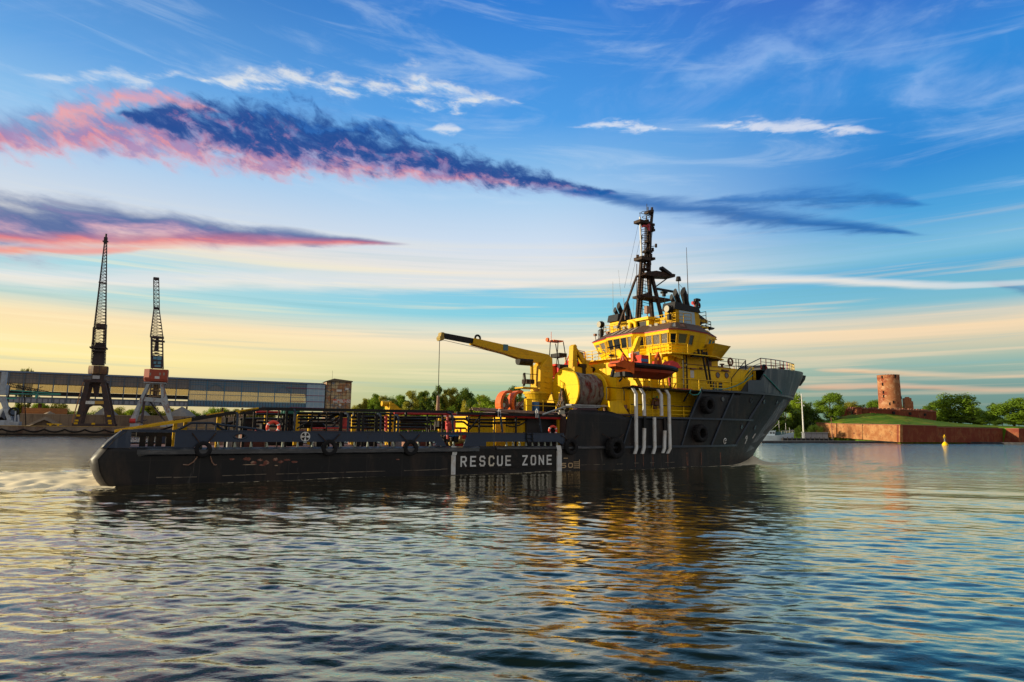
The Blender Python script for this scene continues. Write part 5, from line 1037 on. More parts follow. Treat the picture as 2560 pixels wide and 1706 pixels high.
# davit for the starboard boat
dv = MB()
q = [PL(*t, -6.4) for t in ((1592, 845), (1597, 841), (1600, 848), (1590, 873), (1583, 884), (1578, 884))]; dv.prism([(p.x, p.z) for p in q], -6.6, -6.2)
dv.bar(PL(1599, 846, -6.4), PL(1597, 884, -6.4), .10); dv.bar(PL(1583, 884, -6.3), PL(1590, 950, -5.9), .35); davit = dv.build('boat_davit', M_yel, ship)
for p_, q_ in (((1660, 900), (1668, 970)), ((1590, 945), (1602, 968))): mb = MB(); mb.bar(PL(*p_, -6.2), PL(*q_, -6.2), .28); mb.build('davit_strut', M_yel, davit)
mb = MB(); q = [PL(x, y, -6.5) for x, y in ((1575, 884), (1590, 880), (1592, 893), (1577, 894))]; mb.prism([(p.x, p.z) for p in q], -6.9, -6.3); mb.build('davit_winch', M_wht, davit)
mb = MB(); mb.bar(PL(1547, 868, -6), PL(1570, 900, -6), .10); mb.bar(PL(1527, 875, -6), PL(1528, 905, -6), .05); mb.bar(PL(1538, 870, -6), PL(1542, 905, -6), .05); mb.bar(PL(1521, 870, -6), PL(1550, 863, -6), .18, .12); mb.box(PL(1523, 885, -6).x, PL(1533, 885, -6).x, -6.1, -5.9, PL(1523, 891, -6).z, PL(1523, 887, -6).z); mb.build('davit_frame', M_black, davit)
mb = MB(); mb.bar(PL(1668, 905, -5.7), PL(1674, 965, -5.7), .16); mb.bar(PL(1558, 890, -6.8), PL(1559, 905, -6.8), .14); mb.build('red_pole', M_red, ship)
for x0, y0, x1, y1 in ((1648, 945, 1665, 970),): a, b = PL(x0, y0, -5), PL(x1, y1, -5); ladder(a, b, .5, M_black, 'inclined_ladder', 6, .05, (.3, .9, 0))
# wall between boat deck houses in light
mb = MB()
for s, y in ((44.6, -5.2), (46.2, -5.2)): mb.box(s, s+.25, y, y+.25, 7.42, 10.97)
mb.build('deck_pillar', M_yel, ship)
quadwin('porthole_plate', (45.2, 4, 7.6), (45.2, -3.4, 7.6), (45.2, -3.4, 10.4), (45.2, 4, 10.4), .62, .68, .35, .62, ship); quadwin('doorway', (47.9, -3.7, 7.5), (47.9, -5.3, 7.5), (47.9, -5.3, 9.9), (47.9, -3.7, 9.9), .25, .8, 0, .85, ship)

# ================= things carried by the ship
def tyre(s, z, r, w_, label, aft_chain=True, yl=-7.05, tread=False, y=None):
    e = onship('tyre_fender', s, yl-w_/2, z, 0, label, 'tyre', 'tyre fenders hung along the hull')
    mb = MB(); n = 40; prof = [(.52, -.42), (.60, -.5), (.86, -.5), (.97, -.40), (1.0, -.2), (1.0, .2), (.97, .40), (.86, .5), (.60, .5), (.52, .42), (.56, 0)]
    vs = []; fs = []; k_ = len(prof)
    for i in range(n):
        t = 2*math.pi*i/n
        for (a, b) in prof:
            rr = r*a*(1 if not (tread and a > .95) else (1.04 if i % 2 else .97)); vs.append((math.cos(t)*rr, b*w_, math.sin(t)*rr))
    for i in range(n):
        for j in range(k_): fs.append((i*k_+j, ((i+1) % n)*k_+j, ((i+1) % n)*k_+(j+1) % k_, i*k_+(j+1) % k_))
    mb.add(vs, fs); mb.build('tyre', M_rub, e, smooth=True)
    if aft_chain:
        for sg in (-1, 1):
            c = MB(); c.tube([(sg*r*.45, 0, r*.8), (sg*r*1.35, w_*.35, max(r*1.3, 2.95-z))], .035, 6); c.build('chain', M_soot, e)
    return e
T_ = lambda x, y: PL(x, y, -7.2)
for i, (x, y, rp, lab) in enumerate([(508, 1124, 22, 'rubber tyre fender nearest the stern, hung with slack rope under the hull slot'), (823, 1120, 20, 'rubber tyre fender on chains beside the round white emblem'), (1026, 1120, 18, 'rubber tyre fender on chains just aft of the painted name')]):
    p = T_(x, y); e = tyre(p.x, p.z, PL(x+rp, y, -7.2).x-p.x, .34, lab)
p = T_(1427, 1117); tyre(p.x, p.z, .68, .34, 'smaller tyre fender just forward of the painted name, at the hull step')
p = T_(1534, 1120); tyre(p.x, p.z, .92, .7, 'big tractor tyre fender low on the hull, largest of the row', True, tread=True)
for x, y, lab in ((1769, 1013, 'ribbed tyre fender high on the bow between two hull ribs, nearest the rail'), (1751, 1084, 'ribbed tyre fender low on the bow between the two hull rails')):
    s = PL(x, y, -7.3).x; p = PL(x, y, -7.3); tyre(p.x, p.z, .84, .7, lab, False, yl=-6.95, tread=True)
mb = MB()
for x0, x1, xe in ((494, 484, 458), (526, 530, 542)):
    pts = [PL(x, y, -7.12) for x, y in ((x0, 1141), (x1, 1155), ((x1+xe)/2, 1163), (xe, 1162))]; mb.tube(pts, .035, 6)
mb.build('hanging_rope', M_wood, ship)
# emblem (white ring and vanes on the bulwark)
p = PL(763, 1092, -7.05); mb = MB(); r_ = (PL(775, 1092, -7.05).x-p.x)
mb.tube([(p.x, -7.085, p.z), (p.x, -7.05, p.z)], r_, 36)
for a0 in (18, 108, 198, 288):
    q = [(p.x+.10*r_*math.cos(R(a0+27)), p.z+.1*r_*math.sin(R(a0+27)))]+[(p.x+.84*r_*math.cos(R(a0+a)), p.z+.84*r_*math.sin(R(a0+a))) for a in range(0, 55, 9)]
    mb.prism(q, -7.095, -7.086, m=1)
mb.build('round_emblem', [M_wht, M_black], ship)
# lifebuoys
for x, y, yl, lab in ((683, 1069, -6.75, 'red lifebuoy on the aft rail near the green valve'), (1382, 1077, -6.75, 'red lifebuoy at the deck shelter near the hull step')):
    p = PL(x, y, yl); e = onship('lifebuoy', p.x, yl, p.z, 0, lab, 'lifebuoy', 'red lifebuoys on the rails')
    mb = MB(); rr = .36; mb.torus((0, 0, 0), (0, 1, 0), rr, .095, 32, 10); mb.build('ring', mat('buoy_red', (.75, .06, .03), .5), e, smooth=True)
    mb = MB()
    for a in (30, 150, 210, 330): c = Vector((math.cos(R(a))*rr, 0, math.sin(R(a))*rr)); d = Vector((-math.sin(R(a)), 0, math.cos(R(a)))); mb.tube([c-d*.04, c+d*.04], .105, 10)
    mb.build('band', M_wht, e, smooth=True)
for x, y, lab in ((1863-9, 904, 0),): pass
p = PL(1825, 905, -5.25); e = onship('lifebuoy', p.x, -5.3, p.z, 0, 'dark lifebuoy hung on the thin rail between wheelhouse and bow', 'lifebuoy'); mb = MB(); mb.torus((0, 0, 0), (0, 1, 0), .36, .10, 28, 8); mb.build('ring', M_rust, e, smooth=True)
mb = MB(); mb.tube([(-.33, 0, 0), (.33, 0, 0)], .04); mb.tube([(0, 0, -.33), (0, 0, 0)], .04); mb.build('cross_strap', M_rust, e)
# rescue boats
def boat_mesh(e, L_, B_, hd, m_hull, m_tube, flip=1):
    hullb = MB(); rings = []; n = 16
    for i in range(n+1):
        t = i/n; s = -L_/2+L_*t; w_ = B_/2*(1-max(0, (t-.55)/.45)**2.2*.96); kz = -hd*(1-max(0, (t-.62)/.38)**2*.95); ring = []
        for a, b in ((-1, 0), (-.93, .45), (-.45, .8), (0, 1), (.45, .8), (.93, .45), (1, 0)): ring.append((s, a*w_, kz*b))
        rings.append(ring)
    hullb.loft(rings, closed=True); hullb.build('boat_hull', m_hull, e, smooth=True)
    tb = MB(); pts = []
    for i in range(n+1): t = i/n; w_ = B_/2*(1-max(0, (t-.55)/.45)**2.2*.96); pts.append((-L_/2+L_*t, -w_, .06))
    pts += [(p[0], -p[1], p[2]) for p in pts[::-1]]; tb.tube(pts, .24, 8); tb.build('fender_tube', m_tube, e, smooth=True)
M_orhull = mat('orange_hull', (.32, .036, .006), .5, spec=.2, c2=(.25, .03, .006), amt=.6, scale=2, lines=[(0, 2.4, .07, (.03, .02, .02))])
a, b = PL(1562, 918, -8.1), PL(1692, 923, -8.1)
e = onship('rescue_boat', (a.x+b.x)/2, -8.1, (a.z+b.z)/2-.05, 0, 'orange rescue boat with black fender tube hanging in the davit below the wheelhouse', 'rescue boat', 'rescue boats on davits'); L_ = b.x-a.x-.3
boat_mesh(e, L_, 2.1, .98, M_orhull, M_black); lx_ = -L_/2
mb = MB(); mb.loft([[(lx_-1.7, -.5, .1), (lx_-1.7, .5, .1), (lx_-1.65, .5, -.1), (lx_-1.65, -.5, -.1)], [(lx_-1.0, -.9, .45), (lx_-1.0, .9, .45), (lx_-.9, .8, -.25), (lx_-.9, -.8, -.25)], [(lx_-.5, -1.0, .2), (lx_-.5, 1.0, .2), (lx_-.4, .9, -.5), (lx_-.4, -.9, -.5)], [(lx_, -1.1, .45), (lx_, 1.1, .45), (lx_, 1.0, -.75), (lx_, -1.0, -.75)]]); mb.tube([(lx_-.6, -.95, .3), (lx_-1.2, -.9, 1.0), (lx_-1.5, -.9, .3)], .09, 6); mb.tube([(lx_-.1, -1, .4), (lx_-.2, -1, 1.2), (lx_+.3, -1, .4)], .12, 6); mb.build('stern_cover', M_org, e)
mb = MB(); mb.box(lx_-.9, lx_+.1, -.8, .8, -.95, -.55); mb.tube([(lx_-1.5, 0, -.4), (lx_-1.7, 0, -1.0)], .16, 8); mb.bar((lx_-2.2, -.4, .05), (lx_, -.9, .35), .06); mb.build('outboard_engine', M_black, e)
mb = MB(); mb.box(-1.7, -.8, -.45, .45, .2, 1.1); mb.box(.4, .9, -.35, .35, .2, .7); mb.loft([[(1.6, -.7, .2), (3.4, -.5, .2), (3.4, .5, .2), (1.6, .7, .2)], [(2.2, -.5, .85), (3.0, -.4, .7), (3.0, .4, .7), (2.2, .5, .85)]]); mb.build('console', mat('boat_red', (.56, .030, .010), .55, spec=.2), e)
mb = MB(); mb.tube([(-.2, -.7, .2), (-.1, -.7, 1.0), (.1, -.7, 1.35), (.3, -.7, 1.0), (.5, -.7, .2)], .14, 8); mb.tube([(-3.2, -.9, .2), (-3.3, -.9, .95), (-2.8, -.9, 1.0)], .12, 8); mb.build('grab_arch', M_org, e, smooth=True)
mb = MB(); mb.box(-1.8, -.9, -.52, -.50, .5, .75); mb.build('console_panel', M_blue, e)
a, b = PL(1378, 915, 5), PL(1500, 918, 5)
e = onship('rescue_boat', (a.x+b.x)/2, 5, PL(1400, 922, 5).z, 0, 'red rescue boat with windscreen and roll bar behind the yellow crane column', 'rescue boat', 'rescue boats on davits'); L_ = b.x-a.x
boat_mesh(e, L_, 2.6, 1.3, mat('red_grp', (.60, .02, .02), .4), M_black); mb = MB(); s0_ = -L_/2
mb.loft([[(s0_+1.9, -.8, .2), (s0_+4.3, -.8, .2), (s0_+4.3, .8, .2), (s0_+1.9, .8, .2)], [(s0_+2.6, -.6, 1.0), (s0_+4.2, -.6, 1.0), (s0_+4.2, .6, 1.0), (s0_+2.6, .6, 1.0)]]); mb.box(s0_-.2, s0_+5, -1.0, 1.0, .15, .35); mb.loft([[(2.4, -1, .2), (5, -.6, .2), (5, .6, .2), (2.4, 1, .2)], [(2.6, -.7, 1.1), (3.6, -.5, .9), (3.6, .5, .9), (2.6, .7, 1.1)]]); mb.build('console', mat('boat_red', (.56, .030, .010), .55, spec=.2), e)
mb = MB()
for y_ in (-.6, .6): mb.tube([(s0_+2.6, y_, 1.0), (s0_+3.1, y_, 2.1), (s0_+4.1, y_, 2.0), (s0_+4.2, y_, 1.0)], .05, 6); mb.tube([(s0_+3.1, y_, 2.1), (s0_+3.3, y_, 1.0)], .04, 6)
mb.build('windscreen_frame', mat('boat_red', (.56, .030, .010), .55, spec=.2), e, smooth=True)
mb = MB(); mb.add([(s0_+3.4, -.55, 1.05), (s0_+4.1, -.55, 1.05), (s0_+4.0, -.55, 1.9), (s0_+3.4, -.55, 2.0)], [(0, 1, 2, 3)]); mb.build('windscreen', M_curt, e)
mb = MB()
for y_ in (-.7, .7): mb.tube([(s0_+.2, y_, .3), (s0_+.4, y_, 2.9)], .05, 6); mb.tube([(s0_+1.6, y_, .3), (s0_+1.1, y_, 2.8)], .05, 6)
mb.box(s0_+.5, s0_+1.5, -.8, .8, 1.2, 1.6); mb.build('roll_bar', M_black, e)
mb = MB(); mb.box(s0_-.1, s0_+1.2, -.6, .6, 2.85, 2.98); mb.tube([(s0_-.4, 0, 3.0), (s0_-.6, 0, 3.0)], .22, 12); mb.tube([(s0_, 0, 3.0), (s0_, 0, 3.9)], .03, 5); mb.build('radar_arch', M_org, e)
mb = MB(); mb.box(s0_-.5, s0_+.1, -.8, .8, -.9, .1); mb.tube([(s0_-.6, -.4, -.8), (s0_-.4, -.4, .2)], .25, 8); mb.build('jet_drive', M_org, e)
# orange cable guides on the crane deck
for i, (x, yl) in enumerate(((1268, -1.5), (1296, -1.5))):
    p = PL(x, 1010, yl); e = onship('cable_chute', p.x, yl, p.z, 0, ('curved orange cable chute at the aft edge of the crane deck', 'curved orange cable chute beside the yellow post, nearer the crane')[i], 'cable chute', 'orange chutes on the crane deck')
    mb = MB(); n = 12; rings = []
    for j in range(n+1):
        an = R(75+j*180/n); c, s_n = math.cos(an), math.sin(an); rings.append([(c*.75, -.45, s_n*.98), (c*1.0, -.45, s_n*1.2), (c*1.0, .45, s_n*1.2), (c*.75, .45, s_n*.98)])
    mb.loft(rings); mb.build('curved_plate', M_org, e); mb = MB()
    for q in range(9): mb.tube([(random.uniform(-.6, .1), random.uniform(-.3, .3), random.uniform(-.7, .6)), (random.uniform(-.3, .7), random.uniform(-.3, .3), random.uniform(-.8, .7))], .09, 6)
    mb.build('coiled_hose', M_rust, e)
# bundle of poles laid along the rail
a, b = PL(1175, 1025, -6.2), PL(1378, 1032, -6.2); e = onship('pole_bundle', (a.x+b.x)/2, -6.2, 4.62, 0, 'bundle of long rusty poles lying along the side rail', 'poles')
mb = MB(); random.seed(2); hl = (b.x-a.x)/2
for i in range(13): y_ = -.35+.1*(i % 7); z_ = .06+.09*(i//5)+random.uniform(0, .04); q = random.uniform(0, 1.0); mb.tube([(-hl+q, y_, z_+.12), (hl-random.uniform(0, 1.5), y_+random.uniform(-.1, .1), z_-.05)], .05, 6)
mb.build('poles', M_wood, e, smooth=True)
# =================================================================== land, quay and far shore
class Frame:
    """vertical measuring plane through O along U"""
    def __init__(s, O, U): s.O = Vector((O[0], O[1], 0)); s.U = Vector((U[0], U[1], 0)).normalized(); s.N = Vector((-s.U.y, s.U.x, 0))
    def at(s, x, y, off=0):
        d = ray(x, y); c = Vector((0, 0, CH)); q = s.O+s.N*off; t = (q-c).dot(s.N)/d.dot(s.N); P = c+d*t-s.O
        return P.dot(s.U), P.z
    def W(s, t, off, z): return s.O+s.U*t+s.N*off+Vector((0, 0, z))
    @property
    def rz(s): return math.atan2(s.U.y, s.U.x)
Q = Frame((-185, 233), (.9, .44)); QH = 3.55
M_grass = mat('grass', (.075, .15, .010), .9, spec=.1, c2=(.19, .19, .02), amt=.8, scale=.12, c3=(.035, .06, .01), th3=(.5, .7), sc3=.3, bump=.6, bscale=1.5)
M_gnd = mat('yard_ground', (.16, .13, .10), .9, c2=(.10, .085, .07), amt=.7, scale=.08, c3=(.22, .16, .11), th3=(.6, .8), sc3=.3)
M_conc = mat('quay_concrete', (.20, .155, .12), .85, c2=(.10, .055, .04), amt=.8, scale=.25, stretch=(1, 1, .5), c3=(.04, .03, .025), th3=(.55, .70), sc3=.6)
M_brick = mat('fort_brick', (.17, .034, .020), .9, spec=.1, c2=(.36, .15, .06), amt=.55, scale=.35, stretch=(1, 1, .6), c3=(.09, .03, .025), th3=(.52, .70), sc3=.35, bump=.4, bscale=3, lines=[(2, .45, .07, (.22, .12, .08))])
M_tower = mat('tower_brick', (.36, .145, .065), .9, spec=.1, c2=(.22, .045, .022), amt=1., scale=.18, th=(.46, .60), c3=(.50, .28, .16), th3=(.5, .66), sc3=.4, bump=.4, bscale=3, lines=[(2, .5, .07, (.3, .17, .1))])
_w = [at_depth(x, 1080, D) for x, D in ((2040, 305), (2086, 293), (2250, 259.2), (2341, 268.2), (2502, 288.9), (2547, 283.5), (2640, 286.5))]
_w = [(p.x+(.8 if i < 3 else 0), p.y+.8) for i, p in enumerate(_w)]
shore = [(-900, -120), (-600, 30), (-60, 294.2), (-20, 312), (60, 312), (112, 286), (_w[0][0]-2, 284)]+_w+[(300, 292), (900, 330), (3000, 500)]
def ysh(X): return float(np.interp(X, [p[0] for p in shore], [p[1] for p in shore]))
def mound(X, Y):
    g = lambda cx, cy, ax_, ay_, h: h*math.exp(-((X-cx)/ax_)**2-((Y-cy)/ay_)**2)
    return g(172, 309, 25, 20, 5.6)+g(196, 318, 30, 20, 2.2)+g(235, 322, 40, 20, 1.0)
def hgt(X, Y):
    d = Y-ysh(X)
    if X < -62: return 3.5 if d > 1.9 else -3
    low = max(-2, min(2.6, -.4+d*.25))
    if X < _w[0][0]: return low
    base = 7.25 if X < 300 else 7.25-min(4, (X-300)*.02)
    if Y > 306 and X < 165: base = 2.6+(base-2.6)*min(1, max(0, (X-142)/14.))
    return (base+mound(X, Y)*min(1, max(0, d-2)/8)) if d > .5 else -3
xs = list(np.arange(-900, -260, 40))+list(np.arange(-260, 120, 8))+list(np.arange(120, 140, 3))+list(np.arange(140, 162, 1.))+list(np.arange(162, 300, 3))+list(np.arange(300, 700, 20))+[800, 1200, 2000, 3500]
ds = [0, .4, .8, 2, 3.2, 4.6, 7, 10, 14, 18, 23, 28, 34, 40, 48, 56, 66, 80, 100, 150, 300, 900, 3500]
vs = [(x, ysh(x)+d, hgt(x, ysh(x)+d)) for x in xs for d in ds]; nd = len(ds)
fs = [(i*nd+j, (i+1)*nd+j, (i+1)*nd+j+1, i*nd+j+1) for i in range(len(xs)-1) for j in range(nd-1)]
mb = MB()
for f in fs:
    cx = sum(vs[i][0] for i in f)/4; mb.mi.append(0 if cx > -70 else 1)
mb.v = vs; mb.f = fs; gnd = mb.build('ground', [M_grass, M_gnd], None, smooth=True); tag(gnd, kind='structure')
# ---- quay wall
def qtag(o, l, c, g=None): return tag(o, l, c, g)
quay = empty('quay_wall', Q.W(0, 0, 0), Q.rz, 'long low rusty concrete quay wall with hanging rubber swags on the left shore', 'quay wall')
mb = MB(); mb.box(-420, 140, 0, 3.2, -2, QH); mb.build('wall_face', M_conc, quay)
mb = MB(); mb.box(-420, 140, -.15, .5, QH+.003, QH+.22); mb.build('edge_beam', mat('edge_yellow', (.42, .27, .08), .7, c2=(.2, .12, .07), amt=.8, scale=.3), quay)
mb = MB(); mb.box(-420, 140, -.12, -.003, .2, .9); mb.box(-420, 140, -.16, -.003, 1.1, 1.2); mb.build('timber_wale', M_black, quay)
t0 = Q.at(5, 1075)[0]
for i in range(-2, 22):
    ts = t0+i*6.3; mb = MB(); pts = [(ts+6.3*j/10, -.35, 2.55-.95*(1-((j-5)/5)**2)) for j in range(11)]; mb.tube(pts, .26, 8); mb.build('rubber_swag', M_rub, quay, smooth=True)
for x, lab in ((126, 'left one of the two yellow bollards on the quay edge'), (145.5, 'right one of the two yellow bollards on the quay edge')):
    t, z = Q.at(x, 1063, 1.5); e = empty('mooring_bollard', Q.W(t, 1.5, QH), Q.rz, lab, 'bollard', 'yellow bollards on the quay edge')
    mb = MB(); mb.tube([(0, 0, 0), (0, 0, .75)], .38, 14, .30); mb.build('post', M_yel, e, smooth=True)
    mb = MB(); mb.loft([[(-1.05, -.45, .75), (1.05, -.45, .75), (1.05, .45, .75), (-1.05, .45, .75)], [(-1.15, -.5, 1.05), (1.15, -.5, 1.05), (1.15, .5, 1.05), (-1.15, .5, 1.05)]]); mb.build('horned_cap', M_yel, e)
# storage walls
t1, t2 = Q.at(48, 1050, 24)[0], Q.at(900, 1050, 24)[0]
e = empty('storage_wall', Q.W((t1+t2)/2, 24, QH), Q.rz, 'long tan concrete retaining wall behind the cranes on the quay', 'wall'); hl = (t2-t1)/2
zt = Q.at(200, 1038, 24)[1]-QH; mb = MB(); mb.box(-hl, hl, 0, .6, -.5, zt); mb.build('wall_panel', mat('tan_concrete', (.26, .19, .13), .85, c2=(.15, .10, .07), amt=.7, scale=.3, stretch=(1, 1, .3), lines=[(0, 3., .12, (.1, .07, .05))]), e)
mb = MB(); mb.box(-hl, hl, -.1, .7, zt+.003, zt+.25); mb.build('coping', mat('coping', (.34, .26, .19), .8), e)
zt2 = Q.at(100, 1020.5, 34)[1]-QH; a, b = Q.at(58, 1030, 34)[0], Q.at(168, 1030, 34)[0]
e = empty('orange_bin_wall', Q.W((a+b)/2, 34, QH), Q.rz, 'orange boarded storage bin wall behind the tan wall at the far left', 'storage bin'); hl = (b-a)/2
mb = MB(); mb.box(-hl, hl, 0, .5, 0, zt2); mb.build('boarding', mat('orange_boards', (.42, .17, .05), .8, c2=(.3, .12, .05), amt=.6, scale=.4, lines=[(2, .8, .08, (.12, .05, .02))]), e)
mb = MB(); mb.box(-hl-.5, -hl, -.2, .7, 0, zt2+.4); mb.build('end_post', M_rust, e)
# heaps of aggregate
M_heap = mat('gravel', (.20, .195, .20), .95, c2=(.28, .24, .20), amt=.7, scale=.25, bump=.5, bscale=4)
def heap(x, ytop, xw, off, lab, m=M_heap, seed=0, ry=9):
    random.seed(seed); t, zt_ = Q.at(x, ytop, off); a_ = abs(Q.at(x+xw, ytop, off)[0]-t); H_ = zt_-QH; n = 30; mb = MB(); ph = random.uniform(0, 6)
    vs = []
    for i in range(n+1):
        for j in range(13):
            u = -1+2*i/n; v = -1+2*j/12; r = math.hypot(u, v*.9); h_ = max(0, 1-abs(u)**1.15*1.0-.55*v*v)*H_+.18*math.sin(u*9+ph)*(1-r if r < 1 else 0)+random.uniform(-.08, .08)
            vs.append((u*a_, v*ry, h_-.15))
    mb.add(vs, [(i*13+j, (i+1)*13+j, (i+1)*13+j+1, i*13+j+1) for i in range(n) for j in range(12)])
    o = mb.build('gravel_heap', m, None, smooth='all'); o.location = Q.W(t, off, QH); o.rotation_euler = (0, 0, Q.rz); return tag(o, lab, 'gravel heap', 'gravel heaps in the quay yard')
heap(268, 1013, 62, 38, 'grey gravel heap framed by the portal of the dark crane'); heap(455, 1016, 78, 38, 'pale gravel heap between the white-legged crane and the ship rail', seed=2)
heap(362, 1027, 50, 40, 'low gravel heap seen between the legs of the white crane', seed=3); heap(125, 1029, 75, 31, 'long low brown sand heap in front of the orange bin', mat('sand', (.24, .18, .13), .95), 4); heap(20, 1013, 60, 60, 'dark blue-grey aggregate heap at the far left behind the loader', mat('dark_gravel', (.12, .13, .16), .95), 5)
# ---- conveyor gallery
GO = 44
def gz(x, y): return Q.at(x, y, GO)[1]
ztop, zpan, zwin, zrail, zg1, zg0 = [gz(330, y) for y in (943.5, 967.5, 985.5, 995, 1003, 1012)]
gx = lambda x: Q.at(x, 980, GO)[0]
gal = empty('conveyor_gallery', Q.W(gx(400), GO, QH), Q.rz, 'long elevated conveyor gallery with corrugated walls and a strip of amber glazing', 'gallery')
g0 = gx(400); X = lambda x: gx(x)-g0; Zr = lambda z: z-QH; D_ = 7
M_corr = mat('corrugated_grey', (.17, .155, .15), .7, c2=(.24, .17, .13), amt=.6, scale=.2, lines=[(0, 1.2, .18, (.09, .08, .08))])
M_glz = mat('amber_glazing', (.62, .50, .28), .5, c2=(.50, .42, .27), amt=.8, scale=.4, lines=[(0, 1.55, .13, (.16, .06, .04))])
def see_through(m, f, tint):
    t = NT(m.node_tree); nt = m.node_tree; b = nt.nodes['Principled BSDF']; o_ = nt.nodes['Material Output']
    tr = t.n('ShaderNodeBsdfTransparent'); tr.inputs[0].default_value = (*tint, 1); mx = t.n('ShaderNodeMixShader'); mx.inputs[0].default_value = f
    nt.links.new(b.outputs[0], mx.inputs[1]); nt.links.new(tr.outputs[0], mx.inputs[2]); nt.links.new(mx.outputs[0], o_.inputs[0])
see_through(M_glz, .62, (.95, .82, .55))
M_steelb = mat('blue_grey_steel', (.08, .12, .17), .6, c2=(.12, .08, .06), amt=.5, scale=.5)
M_bluef = mat('blue_frame', (.04, .16, .28), .6)
xa, xb, xc, xd = X(-60), X(472), X(767), X(812)
mb = MB(); mb.box(xa, xb, 0, D_, Zr(zpan), Zr(ztop)); mb.build('corrugated_wall', M_corr, gal); mb = MB(); mb.box(xb, xc, .05, D_, Zr(zpan)-.4, Zr(ztop)); mb.build('corrugated_wall', mat('corrugated_blue', (.13, .17, .22), .6, c2=(.20, .16, .13), amt=.6, scale=.2, lines=[(0, 1.1, .16, (.05, .06, .08))]), gal)
mb = MB(); mb.prism([(-.5, Zr(ztop)), (D_+.5, Zr(ztop)), (D_/2, Zr(ztop)+1.0)], xa, xd, 'x'); mb.build('gallery_roof', M_black, gal)
for i in range(15):
    x0 = xa+(xb-xa)*i/15; x1 = xa+(xb-xa)*(i+1)/15; mb = MB(); mb.box(x0+.25, x1-.25, .1, .2, Zr(zwin)+.1, Zr(zpan)-.15); mb.build('glazed_bay', M_glz, gal)
mb = MB(); mb.box(xa, xb, .25, D_, Zr(zwin)-1.6, Zr(zwin)); mb.build('dark_belt_duct', M_black, gal)
mb = MB(); mb.box(xa, xb, -.1, D_, Zr(zg0), Zr(zg1)); mb.build('lower_girder', mat('girder_pale', (.24, .26, .32), .6, lines=[(0, 2.0, .5, (.06, .06, .08))]), gal)
mb = MB(); mb.box(xa, xb, -.2, 0, Zr(zg1)+.003, Zr(zg1)+.35); mb.box(xa, xb, -.2, 0, Zr(zg0)-.35, Zr(zg0)-.003); mb.box(xa, xb, -.9, -.8, Zr(zrail)-.1, Zr(zrail)+.1); mb.box(xa, xb, 0.05, D_, Zr(zg1)+.36, Zr(zrail)-.8); mb.box(xa, xb, -.12, -.003, Zr(ztop)-1.3, Zr(ztop)-1.05); mb.box(xa, xb, -.12, -.003, Zr(ztop)-2.3, Zr(ztop)-2.1); mb.build('horizontal_rails', M_steelb, gal)
for i in range(16): x0 = xa+(xb-xa)*i/15; mb = MB(); mb.box(x0-.22, x0+.22, -.35, -.13, Zr(zg0)-.3, Zr(ztop)); mb.build('gallery_column', M_steelb, gal)
# blue framed part
M_glz2 = mat('pale_glazing', (.60, .50, .36), .5, c2=(.40, .38, .36), amt=.8, scale=.4, lines=[(0, 1.1, .16, (.10, .12, .25))]); see_through(M_glz2, .55, (.95, .85, .65))
mb = MB(); mb.box(xb, xc, .1, .2, Zr(zwin)-2.0, Zr(zpan)-.5); mb.build('glazed_bay', mat('pale_glazing', (.60, .50, .36), .5, c2=(.40, .38, .36), amt=.8, scale=.4, lines=[(0, 1.1, .16, (.10, .12, .25))]), gal)
mb = MB(); mb.box(xb, xc, .05, D_, Zr(zg0), Zr(zwin)-2.05); mb.build('lower_cladding', mat('blue_cladding', (.07, .17, .27), .6, c2=(.2, .13, .1), amt=.6, scale=.5, lines=[(0, 1.3, .3, (.02, .03, .05))]), gal)
for i in range(8): x0 = xb+(xc-xb)*i/7; mb = MB(); mb.box(x0-.18, x0+.18, -.15, .04, Zr(zg0), Zr(ztop)); mb.build('gallery_column', M_bluef, gal)
mb = MB()
for z in (Zr(ztop)-1.2, Zr(ztop)-2.2, Zr(zpan)-.45, Zr(zpan)-2.5, Zr(zwin)-1.9, Zr(zg0)+.8, Zr(zg0)): mb.box(xb, xc, -.08, .03, z-.1, z+.1)
for i in (1, 5): x0 = xb+(xc-xb)*i/7; x1 = xb+(xc-xb)*(i+1)/7; xm = (x0+x1)/2; mb.bar((x0, -.2, Zr(zpan)), (xm, -.2, Zr(ztop)-1.2), .15); mb.bar((xm, -.2, Zr(ztop)-1.2), (x1, -.2, Zr(zpan)), .15)
mb.build('horizontal_rails', M_bluef, gal)
mb = MB(); mb.box(xc, xd, -.3, D_, Zr(zg0)-.5, Zr(ztop)-.05); mb.build('pale_blue_cladding', mat('pale_cladding', (.26, .38, .50), .6, c2=(.20, .30, .42), amt=.5, scale=.4, lines=[(0, 2.2, .12, (.5, .5, .5)), (2, 1.9, .12, (.45, .48, .5))]), gal)
mb = MB()
for z in (.12, .42, .68, .95): zz = Zr(ztop)-.8-z*(ztop-zg0-.6); mb.box(xc-8 if z != .12 else xc-10, xd, -.42, -.31, zz-.13, zz+.13)
mb.build('crimson_rail', mat('crimson', (.20, .03, .10), .6), gal)
for x in (99, 470, 610, 560):
    mb = MB(); x0 = X(x); mb.box(x0-.35, x0+.35, 2, 2.7, 0, Zr(zg0)-.36); mb.box(x0-.35, x0+.35, 5, 5.7, 0, Zr(zg0)-.36); mb.bar((x0, 2.3, 1), (x0, 5.3, 6), .2); mb.build('support_leg', M_rust, gal)
